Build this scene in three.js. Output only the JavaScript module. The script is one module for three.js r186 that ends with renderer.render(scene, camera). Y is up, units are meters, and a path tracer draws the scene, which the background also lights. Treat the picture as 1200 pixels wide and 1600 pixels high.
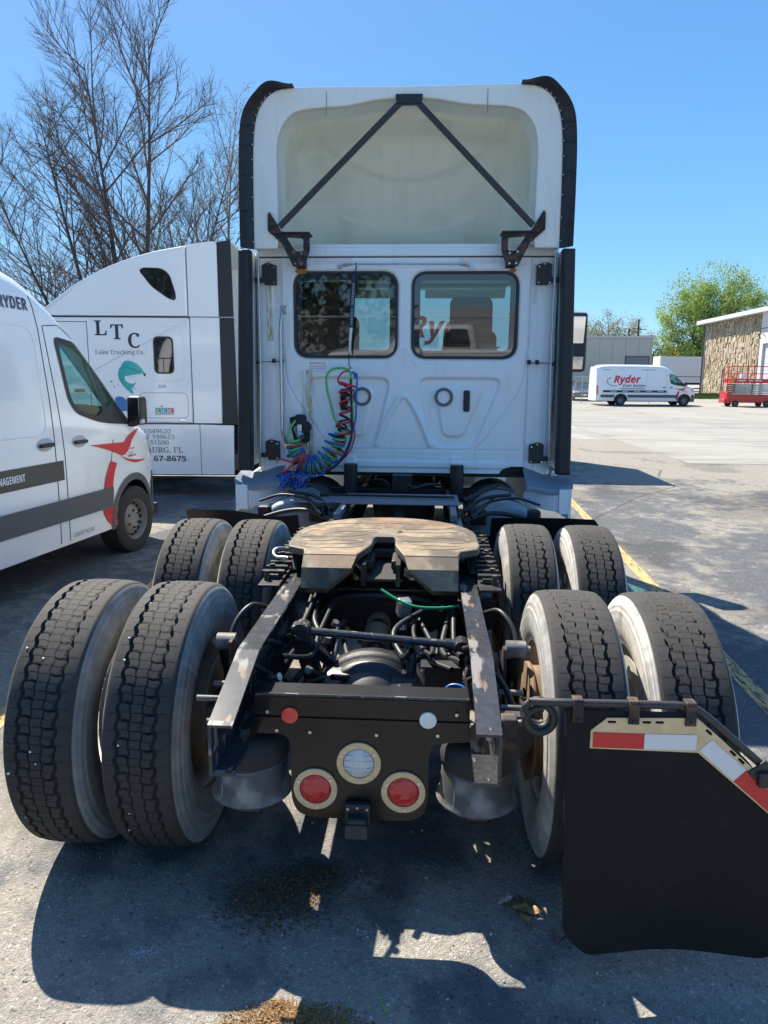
import * as THREE from 'three';
import { mergeGeometries, mergeVertices, toCreasedNormals } from 'three/addons/utils/BufferGeometryUtils.js';
import { RoundedBoxGeometry } from 'three/addons/geometries/RoundedBoxGeometry.js';
import { TessellateModifier } from 'three/addons/modifiers/TessellateModifier.js';

// ---------------------------------------------------------------- camera, sky, sun, exposure
const scene = new THREE.Scene();
const camera = new THREE.PerspectiveCamera(70.27, 0.75, 0.05, 2000);
camera.position.set(0.2002, 1.7979, 2.6691);
camera.lookAt(0.2002 - 0.058036, 1.7979 - 0.179445, 2.6691 - 0.982055);
camera.rotateZ(0.0069);
const renderer = new THREE.WebGLRenderer({ antialias: true });
renderer.setSize(768, 1024);
renderer.toneMapping = THREE.LinearToneMapping;
renderer.toneMappingExposure = 2.4;
renderer.shadowMap.enabled = true;
const SUN = new THREE.Vector3(-0.456, 1, -0.609).normalize();
const sun = new THREE.DirectionalLight(new THREE.Color(1.0, 0.92, 0.79), 5.0);
sun.position.copy(SUN).multiplyScalar(60);
sun.castShadow = true;
sun.shadow.mapSize.set(4096, 4096);
Object.assign(sun.shadow.camera, { left: -40, right: 40, top: 40, bottom: -40, near: 1, far: 160 });
scene.add(sun, sun.target);
{ // clear spring sky: deep blue overhead, pale toward the horizon, a broad aureole round the sun
  const W = 512, H = 256, d = new Float32Array(W * H * 4);
  for (let j = 0; j < H; j++) for (let i = 0; i < W; i++) {
    const el = ((j + 0.5) / H - 0.5) * Math.PI, az = ((i + 0.5) / W - 0.5) * 2 * Math.PI;
    const v = new THREE.Vector3(Math.cos(el) * Math.cos(az), Math.sin(el), Math.cos(el) * Math.sin(az));
    const y = Math.max(0, v.y), k = Math.pow(1 - Math.min(1, y / 0.62), 1.9), hz = Math.pow(1 - y, 14);
    const c = Math.max(0, v.dot(SUN)), g = 0.10 * Math.pow(c, 5) + 0.45 * Math.pow(c, 40), side = Math.pow(0.5 + 0.5 * (v.x * SUN.x + v.z * SUN.z) / Math.hypot(SUN.x, SUN.z), 3);
    const mix = (a, b, t) => a + (b - a) * t;
    const o = (j * W + i) * 4;
    const z = [0.046, 0.143, 0.352], h1 = [0.145, 0.36, 0.565], h2 = [0.38, 0.47, 0.53];
    for (let n = 0; n < 3; n++) {
      let s = mix(z[n], h1[n], k);
      s = mix(s, h2[n], hz * (0.35 + 0.65 * side));
      s += g * [1, 0.95, 0.85][n];
      d[o + n] = s;
    }
    d[o + 3] = 1;
  }
  const t = new THREE.DataTexture(d, W, H, THREE.RGBAFormat, THREE.FloatType);
  t.mapping = THREE.EquirectangularReflectionMapping;
  t.magFilter = t.minFilter = THREE.LinearFilter; t.needsUpdate = true;
  scene.background = t; scene.environment = t;
}

// ---------------------------------------------------------------- helpers
const V3 = (x, y, z) => new THREE.Vector3(x, y, z), V2 = (x, y) => new THREE.Vector2(x, y);
const clamp = (x, a = 0, b = 1) => Math.min(b, Math.max(a, x)), lerp = (a, b, t) => a + (b - a) * t;
const sstep = (a, b, x) => { const t = clamp((x - a) / (b - a)); return t * t * (3 - 2 * t); };
function rng(seed) { let a = seed >>> 0; return () => { a = (a + 0x6D2B79F5) | 0; let t = Math.imul(a ^ (a >>> 15), 1 | a); t = (t + Math.imul(t ^ (t >>> 7), 61 | t)) ^ t; return ((t ^ (t >>> 14)) >>> 0) / 4294967296; }; }
const hash = (x, y, s) => { let h = Math.imul(x, 374761393) + Math.imul(y, 668265263) + Math.imul(s, 2147483647 ^ 40503); h = Math.imul(h ^ (h >>> 13), 1274126177); return ((h ^ (h >>> 16)) >>> 0) / 4294967296; };
function vnoise(x, y, s, per = 0) {
  const xi = Math.floor(x), yi = Math.floor(y), fx = x - xi, fy = y - yi, u = fx * fx * (3 - 2 * fx), w = fy * fy * (3 - 2 * fy);
  const m = (a) => per ? ((a % per) + per) % per : a;
  const a = hash(m(xi), m(yi), s), b = hash(m(xi + 1), m(yi), s), c = hash(m(xi), m(yi + 1), s), d = hash(m(xi + 1), m(yi + 1), s);
  return lerp(lerp(a, b, u), lerp(c, d, u), w);
}
function fbm(x, y, s, oct = 4, per = 0) { let f = 0, a = 0.5, n = 0; for (let i = 0; i < oct; i++) { f += a * vnoise(x, y, s + i * 17, per); n += a; x *= 2; y *= 2; per *= 2; a *= 0.5; } return f / n; }
const toS = (c) => Math.round(255 * clamp(c <= 0.0031308 ? c * 12.92 : 1.055 * Math.pow(c, 1 / 2.4) - 0.055));
function tex(w, h, fn, { srgb = true, size = 1, sizeY } = {}) { // fn(u, v) -> linear [r, g, b] ; size in metres
  const d = new Uint8Array(w * h * 4);
  for (let j = 0; j < h; j++) for (let i = 0; i < w; i++) {
    const c = fn((i + 0.5) / w, (j + 0.5) / h), o = (j * w + i) * 4;
    if (srgb) { d[o] = toS(c[0]); d[o + 1] = toS(c[1]); d[o + 2] = toS(c[2]); d[o + 3] = c[3] === undefined ? 255 : Math.round(255 * clamp(c[3])); }
    else { const a = typeof c === 'number' ? [c, c, c] : c; d[o] = 255 * clamp(a[0]); d[o + 1] = 255 * clamp(a[1]); d[o + 2] = 255 * clamp(a[2]); d[o + 3] = 255; }
  }
  const t = new THREE.DataTexture(d, w, h);
  t.wrapS = t.wrapT = THREE.RepeatWrapping; t.magFilter = THREE.LinearFilter; t.minFilter = THREE.LinearMipmapLinearFilter; t.generateMipmaps = true;
  if (srgb) t.colorSpace = THREE.SRGBColorSpace;
  t.repeat.set(1 / size, 1 / (sizeY ?? size)); t.needsUpdate = true; return t;
}
function canvasTex(w, h, draw) {
  const c = document.createElement('canvas'); c.width = w; c.height = h; const g = c.getContext('2d'); draw(g, w, h);
  const t = new THREE.CanvasTexture(c); t.colorSpace = THREE.SRGBColorSpace; t.magFilter = THREE.LinearFilter; return t;
}
const lin = (r, g, b) => new THREE.Color().setRGB(r, g ?? r, b ?? r);
const std = (r, g, b, rough = 0.6, o = {}) => new THREE.MeshStandardMaterial({ color: lin(r, g, b), roughness: rough, ...o });
const phy = (r, g, b, rough = 0.3, o = {}) => new THREE.MeshPhysicalMaterial({ color: lin(r, g, b), roughness: rough, ...o });
function uvBox(g) { // uv in metres from the dominant side
  const p = g.attributes.position, n = g.attributes.normal, a = new Float32Array(p.count * 2);
  for (let i = 0; i < p.count; i++) {
    const nx = Math.abs(n.getX(i)), ny = Math.abs(n.getY(i)), nz = Math.abs(n.getZ(i));
    if (ny >= nx && ny >= nz) { a[2 * i] = p.getX(i); a[2 * i + 1] = p.getZ(i); }
    else if (nx >= nz) { a[2 * i] = p.getZ(i); a[2 * i + 1] = p.getY(i); }
    else { a[2 * i] = p.getX(i); a[2 * i + 1] = p.getY(i); }
  }
  g.setAttribute('uv', new THREE.BufferAttribute(a, 2)); return g;
}
function plain(g) { const h = g.index ? g.toNonIndexed() : g; for (const k of Object.keys(h.attributes)) if (!['position', 'normal', 'uv'].includes(k)) h.deleteAttribute(k); if (!h.attributes.normal) h.computeVertexNormals(); if (!h.attributes.uv) uvBox(h); return h; }
function join(list) { const l = list.flat(9).filter(Boolean); if (l.length === 1) return l[0]; return mergeGeometries(l.map(plain)); }
const TINY = new Set(['bolt_row', 'lug_nuts', 'bolt_heads', 'drilled_holes', 'screw', 'socket_screws', 'bolt', 'rim_slots', 'rivet', 'edge_fold', 'lens_ribs', 'insulators', 'platform_mark', 'hose_fitting', 'grease_groove', 'fascia_joint']);
const taken = new Map();
function numbered(name) { const n = taken.get(name) ?? 0; taken.set(name, n + 1); return n ? `${name}_${String(n).padStart(3, '0')}` : name; }
function part(name, geo, mat, parent, keepUV = false) {
  let g = Array.isArray(geo) ? join(geo) : geo;
  if (!keepUV) { if (g.index) g = plain(g); uvBox(g); }
  const m = new THREE.Mesh(g, mat); m.name = name; m.castShadow = m.receiveShadow = true; parent.add(m); if (TINY.has(name)) m.userData.kind = 'stuff'; return m;
}
const parts = (name, list, mat, parent) => list.map((g) => part(name, g, mat, parent));
function tag(o, label, category, group, kind) { if (label) o.userData.label = label; if (category) o.userData.category = category; if (group) o.userData.group = group; if (kind) o.userData.kind = kind; return o; }
function thing(name, label, category, pos = [0, 0, 0], turn = 0, group) { const o = new THREE.Group(); o.name = numbered(name); o.position.set(...pos); o.rotation.y = turn; scene.add(o); return tag(o, label, category, group); }
function sub(name, parent, pos = [0, 0, 0], rot) { const o = new THREE.Group(); o.name = name; o.position.set(...pos); if (rot) o.rotation.set(...rot); parent.add(o); return o; }
function solo(name, geo, mat, label, category, group, keepUV) { const m = part(numbered(name), geo, mat, scene, keepUV); return tag(m, label, category, group); }
function setting(name, geo, mat, keepUV) { const m = part(numbered(name), geo, mat, scene, keepUV); m.userData.kind = 'structure'; return m; }
const mv = (g, x = 0, y = 0, z = 0, rx = 0, ry = 0, rz = 0) => { if (rx) g.rotateX(rx); if (ry) g.rotateY(ry); if (rz) g.rotateZ(rz); g.translate(x, y, z); return g; };
const box = (w, h, d, x = 0, y = 0, z = 0, rx, ry, rz) => mv(new THREE.BoxGeometry(w, h, d), x, y, z, rx, ry, rz);
const rb = (w, h, d, r, x = 0, y = 0, z = 0, rx, ry, rz) => mv(plain(new RoundedBoxGeometry(w, h, d, 2, Math.min(r, w / 2.01, h / 2.01, d / 2.01))), x, y, z, rx, ry, rz);
const boxTo = (x0, x1, y0, y1, z0, z1, r = 0) => r ? rb(x1 - x0, y1 - y0, z1 - z0, r, (x0 + x1) / 2, (y0 + y1) / 2, (z0 + z1) / 2) : box(x1 - x0, y1 - y0, z1 - z0, (x0 + x1) / 2, (y0 + y1) / 2, (z0 + z1) / 2);
function bar(a, b, r, r2 = r, seg = 10) { // round bar from a to b
  const A = V3(...a), B = V3(...b), d = B.clone().sub(A), L = d.length();
  const g = new THREE.CylinderGeometry(r2, r, L, seg); g.applyQuaternion(new THREE.Quaternion().setFromUnitVectors(V3(0, 1, 0), d.normalize())); const c = A.add(B).multiplyScalar(0.5); g.translate(c.x, c.y, c.z); return g;
}
function beam(a, b, w, h) { // square bar from a to b
  const A = V3(...a), B = V3(...b), d = B.clone().sub(A), L = d.length(), g = plain(new RoundedBoxGeometry(w, L, h, 1, Math.min(w, h) * 0.12));
  g.applyQuaternion(new THREE.Quaternion().setFromUnitVectors(V3(0, 1, 0), d.normalize())); const c = A.add(B).multiplyScalar(0.5); g.translate(c.x, c.y, c.z); return g;
}
const curve = (pts, closed = false, t = 0.5) => new THREE.CatmullRomCurve3(pts.map((p) => V3(...p)), closed, 'catmullrom', t);
const tube = (pts, r, seg = 40, rad = 8, closed = false) => new THREE.TubeGeometry(pts.isCurve || pts.getPoint ? pts : curve(pts, closed), seg, r, rad, closed);
const shape = (pts, holes = []) => { const s = new THREE.Shape(pts.map((p) => V2(p[0], p[1]))); for (const h of holes) s.holes.push(new THREE.Path(h.map((p) => V2(p[0], p[1])))); return s; };
function ext(pts, depth, { bevel = 0, holes = [], x = 0, y = 0, z = 0, rx, ry, rz } = {}) { // outline in xy, from z to z + depth
  const s = pts.isShape ? pts : shape(pts, holes);
  const g = new THREE.ExtrudeGeometry(s, { depth: Math.max(1e-4, depth - 2 * bevel), bevelEnabled: bevel > 0, bevelSize: bevel, bevelThickness: bevel, bevelOffset: -bevel, bevelSegments: 2, curveSegments: 10 });
  g.translate(0, 0, bevel); return mv(g, x, y, z, rx, ry, rz);
}
function rpoly(pts, r, n = 5) { // polygon with rounded corners; r number or list
  const out = [], N = pts.length;
  for (let i = 0; i < N; i++) {
    const p = V2(...pts[i]), a = V2(...pts[(i + N - 1) % N]).sub(p), b = V2(...pts[(i + 1) % N]).sub(p), la = a.length(), lb = b.length();
    const q = Math.min(Array.isArray(r) ? r[i] : r, la * 0.49, lb * 0.49); if (q < 1e-4) { out.push([p.x, p.y]); continue; }
    const A = p.clone().add(a.setLength(q)), B = p.clone().add(b.setLength(q));
    for (let k = 0; k <= n; k++) { const t = k / n; out.push([lerp(lerp(A.x, p.x, t), lerp(p.x, B.x, t), t), lerp(lerp(A.y, p.y, t), lerp(p.y, B.y, t), t)]); }
  }
  return out;
}
const rrect = (x0, x1, y0, y1, r, n = 5) => rpoly([[x0, y0], [x1, y0], [x1, y1], [x0, y1]], r, n);
const circ = (x, y, r, n = 28) => Array.from({ length: n }, (_, i) => [x + r * Math.cos(i / n * 2 * Math.PI), y + r * Math.sin(i / n * 2 * Math.PI)]);
const ring = (R, r, d, n = 32) => ext(circ(0, 0, R, n), d, { holes: [circ(0, 0, r, n).reverse()], bevel: Math.min(0.002, d * 0.2) });
const lathe = (pts, seg = 40) => new THREE.LatheGeometry(pts.map((p) => V2(...p)), seg);
function inPoly(x, y, P) { let c = false; for (let i = 0, j = P.length - 1; i < P.length; j = i++) if ((P[i][1] > y) !== (P[j][1] > y) && x < (P[j][0] - P[i][0]) * (y - P[i][1]) / (P[j][1] - P[i][1]) + P[i][0]) c = !c; return c; }
function segDist(x, y, a, b) { const dx = b[0] - a[0], dy = b[1] - a[1], t = clamp(((x - a[0]) * dx + (y - a[1]) * dy) / (dx * dx + dy * dy || 1)); return Math.hypot(x - a[0] - t * dx, y - a[1] - t * dy); }
function polyDist(x, y, P, closed = true) { let d = 1e9; for (let i = 0; i < P.length - (closed ? 0 : 1); i++) d = Math.min(d, segDist(x, y, P[i], P[(i + 1) % P.length])); return closed && inPoly(x, y, P) ? -d : d; }
function insetPoly(P, e) { // shrink (e > 0) an outline along its corner normals
  const N = P.length; let area = 0; for (let i = 0; i < N; i++) { const a = P[i], b = P[(i + 1) % N]; area += a[0] * b[1] - b[0] * a[1]; } const sg = Math.sign(area);
  return P.map((p, i) => { const a = P[(i + N - 1) % N], b = P[(i + 1) % N]; let dx = b[0] - a[0], dy = b[1] - a[1]; const l = Math.hypot(dx, dy) || 1; return [p[0] - sg * dy / l * e, p[1] + sg * dx / l * e]; });
}
function grid(nu, nv, fn, keep) { // surface from fn(u, v) -> [x, y, z], u, v in 0..1 ; keep(u, v) false leaves the cell open
  const pos = [], uv = [], idx = [];
  for (let j = 0; j <= nv; j++) for (let i = 0; i <= nu; i++) { pos.push(...fn(i / nu, j / nv)); uv.push(i / nu, j / nv); }
  for (let j = 0; j < nv; j++) for (let i = 0; i < nu; i++) { if (keep && !keep((i + 0.5) / nu, (j + 0.5) / nv)) continue; const a = j * (nu + 1) + i, b = a + 1, c = a + nu + 1, d = c + 1; idx.push(a, b, d, a, d, c); }
  const g = new THREE.BufferGeometry(); g.setAttribute('position', new THREE.Float32BufferAttribute(pos, 3)); g.setAttribute('uv', new THREE.Float32BufferAttribute(uv, 2)); g.setIndex(idx); g.computeVertexNormals(); return g;
}

// ---------------------------------------------------------------- materials
const grain = tex(512, 512, (u, v) => 0.6 * fbm(u * 16, v * 16, 3, 5, 16) + 0.4 * hash(Math.floor(u * 512), Math.floor(v * 512), 9), { srgb: false, size: 0.6 });
const scratch = tex(512, 512, (u, v) => 0.45 + 0.25 * fbm(u * 8, v * 8, 5, 5, 8), { srgb: false, size: 1.3 });
const M = {};
// truck paint with faint road film and streaks of dirt
M.cab = phy(0.83, 0.87, 0.86, 0.38, { clearcoat: 0.35, clearcoatRoughness: 0.25, map: tex(720, 720, (u, v) => { const f = fbm(u * 6, v * 6, 21, 5, 6), s = fbm(u * 40, v * 3, 33, 3, 0) , k = 0.93 + 0.07 * f; const st = sstep(0.62, 0.8, s) * 0.10 * fbm(u * 5, v * 5, 8, 3, 5); return [k - st * 0.6, k - st * 0.8, k - st * 1.3]; }, { size: 1.7 }) });
M.fairIn = std(0.80, 0.785, 0.665, 0.62, { map: tex(720, 720, (u, v) => { const f = fbm(u * 5, v * 5, 61, 6, 5), g = sstep(0.5, 0.75, fbm(u * 9, v * 14, 71, 5, 0)), k = 0.97 - 0.08 * f - 0.06 * g - 0.03 * sstep(0.5, 0.7, fbm(u * 40, v * 8, 77, 4, 0)); return [k, k, k * 0.95]; }, { size: 2.2 }) });
M.fairRim = phy(0.84, 0.85, 0.78, 0.42, { clearcoat: 0.2, clearcoatRoughness: 0.3, map: M.cab.map });  // cream tint puts light bounced from the hollow inside into the colour
M.white = phy(0.78, 0.79, 0.79, 0.28, { clearcoat: 0.7, clearcoatRoughness: 0.08 });
M.whitePlain = std(0.74, 0.74, 0.72, 0.55);
M.black = std(0.018, 0.018, 0.02, 0.5, { bumpMap: grain, bumpScale: 0.0004 });
M.blackPlastic = std(0.03, 0.03, 0.033, 0.62, { bumpMap: grain, bumpScale: 0.0003 });
M.greyPlastic = std(0.09, 0.092, 0.098, 0.6);
M.extender = std(0.014, 0.014, 0.017, 0.55, { map: tex(512, 512, (u, v) => { const k = 0.7 + 0.6 * fbm(u * 6, v * 6, 11, 4, 6); return [k, k, k]; }, { size: 0.9 }) });
// chassis paint, dusty black with worn patches
const chassisMap = (worn, seed) => tex(768, 384, (u, v) => {
  const n = fbm(u * 60, v * 9, seed, 5, 0), p = fbm(u * 12, v * 3, seed + 5, 4, 0), w = sstep(worn, worn + 0.09, n * 0.6 + p * 0.4) * 0.85, r = sstep(0.6, 0.72, fbm(u * 14, v * 7, seed + 9, 4, 0));
  const d = 0.05 * fbm(u * 80, v * 40, seed + 2, 3, 0), b = [0.010 + d * 0.6, 0.011 + d * 0.6, 0.016 + d * 0.6], t = [lerp(0.25, 0.22, r), lerp(0.235, 0.135, r), lerp(0.21, 0.07, r)];
  return [lerp(b[0], t[0], w), lerp(b[1], t[1], w), lerp(b[2], t[2], w)];
}, { size: 1.4, sizeY: 0.7 });
M.rail = phy(1, 1, 1, 0.6, { map: chassisMap(0.58, 41), specularIntensity: 0.25, clearcoat: 0.9, clearcoatRoughness: 0.12, bumpMap: grain, bumpScale: 0.0006 });
M.chassis = phy(0.010, 0.0105, 0.0125, 0.45, { bumpMap: grain, bumpScale: 0.0008, map: tex(512, 512, (u, v) => { const k = 0.6 + 1.3 * sstep(0.35, 0.8, fbm(u * 7, v * 7, 47, 5, 7)); return [k / 2, k / 2 * 0.97, k / 2 * 0.92]; }, { size: 0.5 }) });
M.chassis.color.multiplyScalar(2);
M.panel = phy(0.0045, 0.0045, 0.005, 0.5, { specularIntensity: 0.35, clearcoat: 0.5, clearcoatRoughness: 0.12, bumpMap: grain, bumpScale: 0.0004 });
M.rusty = std(1, 1, 1, 0.7, { map: tex(512, 512, (u, v) => { const f = fbm(u * 9, v * 9, 51, 5, 9), k = sstep(0.46, 0.66, f); return [lerp(0.018, 0.09, k), lerp(0.015, 0.045, k), lerp(0.016, 0.028, k)]; }, { size: 0.35 }), bumpMap: grain, bumpScale: 0.001 });
M.drum = std(1, 1, 1, 0.8, { map: tex(512, 512, (u, v) => { const f = fbm(u * 8, v * 8, 57, 5, 8); return [lerp(0.11, 0.28, f), lerp(0.07, 0.18, f), lerp(0.045, 0.11, f)]; }, { size: 0.5 }) });
M.steel = std(0.45, 0.45, 0.46, 0.35, { metalness: 0.9, roughnessMap: scratch });
M.alu = std(0.52, 0.53, 0.55, 0.42, { metalness: 0.75, roughnessMap: scratch });
M.deck = std(0.30, 0.31, 0.33, 0.5, { metalness: 0.4, map: tex(512, 512, (u, v) => { const k = 0.65 + 0.35 * fbm(u * 12, v * 12, 77, 5, 12); return [k, k, k]; }, { size: 0.8 }) });
M.zinc = std(0.70, 0.53, 0.30, 0.5, { metalness: 0.1, map: tex(256, 256, (u, v) => { const k = 0.75 + 0.3 * fbm(u * 12, v * 12, 79, 4, 12); return [k, k, k]; }, { size: 0.3 }) });
M.fifth = std(0.76, 0.72, 0.66, 0.58, { metalness: 0.1, bumpMap: grain, bumpScale: 0.0015, map: tex(720, 720, (u, v) => {
  const a = fbm(u * 8, v * 8, 81, 6, 8), b = fbm(u * 26, v * 22, 83, 5, 0), g = sstep(0.46, 0.62, fbm(u * 7, v * 7, 87, 6, 7)), r = sstep(0.62, 0.74, fbm(u * 4, v * 4, 91, 5, 4));
  let c = [lerp(0.13, 0.36, a), lerp(0.11, 0.285, a), lerp(0.085, 0.195, a)]; c = c.map((x) => x * (0.55 + 0.9 * b));
  c = c.map((x, i) => lerp(x, [0.040, 0.034, 0.030][i], g * 0.72)); return c.map((x, i) => lerp(x, [0.24, 0.13, 0.06][i], r * 0.6));
}, { size: 0.95 }) });
M.greaseLine = std(0.30, 0.19, 0.08, 0.4);
const prism = tex(256, 256, (u, v) => { const a = Math.abs((u * 24) % 1 - 0.5), b = Math.abs((v * 24 + (Math.floor(u * 24) % 2) * 0.5) % 1 - 0.5); return clamp(1 - 1.6 * Math.hypot(a, b)); }, { srgb: false, size: 0.12 });
M.redLens = phy(0.58, 0.012, 0.010, 0.25, { clearcoat: 1, bumpMap: prism, bumpScale: 0.002 });
M.redReflector = phy(0.68, 0.02, 0.015, 0.25, { clearcoat: 0.8 });
M.clearLens = phy(0.62, 0.66, 0.66, 0.15, { clearcoat: 1, bumpMap: prism, bumpScale: 0.002 });
M.whiteReflector = phy(0.75, 0.8, 0.78, 0.2, { clearcoat: 0.8 });
M.tapeWhite = std(0.66, 0.67, 0.67, 0.4, { bumpMap: grain, bumpScale: 0.0002 });
M.tapeRed = std(0.55, 0.02, 0.02, 0.35);
M.tapeAged = std(0.72, 0.70, 0.69, 0.5);
M.flap = phy(0.008, 0.0083, 0.009, 0.75, { bumpMap: grain, bumpScale: 0.0006, map: tex(720, 720, (u, v) => { let k = 0.9 + 0.3 * fbm(u * 5, v * 5, 101, 5, 5); const s = hash(Math.floor(u * 340), Math.floor(v * 340), 12); if (s > 0.9965) k = 4; const dustm = sstep(0.55, 0.8, fbm(u * 4, v * 12, 109, 5)); k += 0.55 * dustm * fbm(u * 40, v * 40, 111, 3); const n = Math.abs(fbm(u * 9 + v * 3, v * 9 - u * 4, 105, 3) - 0.5); if (n < 0.004) k += 0.45; k *= 0.5; return [k, k, k]; }, { size: 0.9 }) });
M.flap.color.multiplyScalar(2); M.flap.specularIntensity = 0.5;
M.glass = new THREE.MeshPhysicalMaterial({ color: lin(0.68, 0.74, 0.74), roughness: 0.02, transmission: 1, thickness: 0, ior: 1.75 });
M.windscreen = new THREE.MeshPhysicalMaterial({ color: lin(0.50, 0.93, 0.92), roughness: 0.02, transmission: 1, thickness: 0, ior: 1.5 });
M.vanGlass = new THREE.MeshPhysicalMaterial({ color: lin(0.52, 0.78, 0.74), roughness: 0.02, transmission: 1, thickness: 0, ior: 1.5 });
M.darkGlass = phy(0.012, 0.013, 0.016, 0.04, { clearcoat: 1, clearcoatRoughness: 0.02 });
M.mirror = std(0.75, 0.77, 0.78, 0.03, { metalness: 1 });
M.interior = std(0.035, 0.034, 0.034, 0.85);
M.seat = std(0.03, 0.026, 0.022, 0.9, { bumpMap: grain, bumpScale: 0.001 });
M.headliner = std(0.20, 0.19, 0.165, 0.9);
M.lining = std(0.06, 0.06, 0.06, 0.9);
M.vanRim = std(0.26, 0.25, 0.235, 0.55, { map: M.deck.map });
M.cast = std(0.26, 0.265, 0.27, 0.6, { metalness: 0.2, map: M.chassis.map });
M.tank = std(0.30, 0.31, 0.32, 0.5, { metalness: 0.3 });
M.chrome = std(0.7, 0.7, 0.72, 0.12, { metalness: 1 });
M.blueHose = std(0.02, 0.12, 0.42, 0.35); M.redHose = std(0.62, 0.03, 0.045, 0.35); M.greenHose = std(0.11, 0.52, 0.14, 0.35);
M.cable = std(0.012, 0.012, 0.013, 0.5);
// tyre rubber: u runs round, v across from the inner bead (0) to the outer bead (1); tread between 0.33 and 0.67
const tyreTex = (seed, dust) => tex(768, 384, (u, v) => {
  const s = Math.abs(v - 0.5) * 2, tread = 1 - sstep(0.345, 0.365, s), n = fbm(u * 48, v * 14, seed, 5, 0), m = fbm(u * 9, v * 6, seed + 3, 4, 0), fine = fbm(u * 220, v * 60, seed + 7, 2, 0);
  const streak = fbm(u * 5, v * 90, seed + 11, 3, 0);
  const d = clamp(dust * (0.35 + 0.9 * m) * (0.55 + 0.5 * n) + 0.35 * dust * (streak - 0.5));
  const ringl = 0.8 + 0.35 * fbm(3, v * 160, seed + 21, 2, 0), side = [lerp(0.03, 0.50, d) * ringl, lerp(0.03, 0.485, d) * ringl, lerp(0.031, 0.45, d) * ringl];
  const t = 0.014 + 0.023 * (0.4 * n + 0.6 * fine) + 0.013 * m, tr = [t * 1.06, t, t * 0.93];
  return side.map((x, i) => lerp(x, tr[i], tread));
}, { size: 1 });
M.tyreDustSun = std(1, 1, 1, 0.85, { map: tyreTex(201, 1.5), bumpMap: grain, bumpScale: 0.0004 });  // sidewall dust, painted paler too for sun on the right-hand tyres
M.tyreMid = std(1, 1, 1, 0.85, { map: tyreTex(261, 0.95), bumpMap: grain, bumpScale: 0.0004 });
M.tyre = std(1, 1, 1, 0.82, { map: tyreTex(231, 0.62), bumpMap: grain, bumpScale: 0.0004 });
M.rubber = std(0.028, 0.027, 0.026, 0.85, { bumpMap: grain, bumpScale: 0.0006 });
M.wheelWhite = std(0.55, 0.54, 0.50, 0.5, { map: tex(256, 256, (u, v) => { const k = 0.62 + 0.38 * fbm(u * 10, v * 10, 151, 5, 10); return [k, k * 0.97, k * 0.9]; }, { size: 0.4 }) });

// ---------------------------------------------------------------- ground
const rise = (z) => clamp((-41 - z) * 0.0185, 0, 1.15);
const cracks = [
  [[4.65, -10.4], [4.1, -9.6], [3.4, -8.7], [2.95, -7.8], [2.5, -7.1], [2.3, -6.4]], [[4.65, -10.4], [5.4, -9.2], [6.3, -8.2], [7.4, -7.5], [9.2, -7.1], [12, -6.7]],
  [[1.8, -5.6], [3.2, -5.3], [4.6, -5.25], [6.2, -5.2], [8.4, -5.3], [12, -5.15]], [[1.5, -2.9], [2.7, -2.75], [4.2, -2.8], [6.5, -2.5]], [[-2.2, 1.35], [-1.5, 1.2], [-1.1, 1.32], [-0.5, 1.28]], [[-1.5, 0.2], [-1.9, 0.7], [-1.75, 1.3], [-2.1, 2.0]],
  [[-6, -6.6], [-4.2, -6.3], [-2.5, -6.6], [-1, -6.4]], [[4.3, -13.5], [5, -12.5], [4.6, -11.4], [4.65, -10.4]],
];
const crackBox = cracks.map((c) => [Math.min(...c.map((p) => p[0])) - 0.3, Math.max(...c.map((p) => p[0])) + 0.3, Math.min(...c.map((p) => p[1])) - 0.3, Math.max(...c.map((p) => p[1])) + 0.3]);
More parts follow.
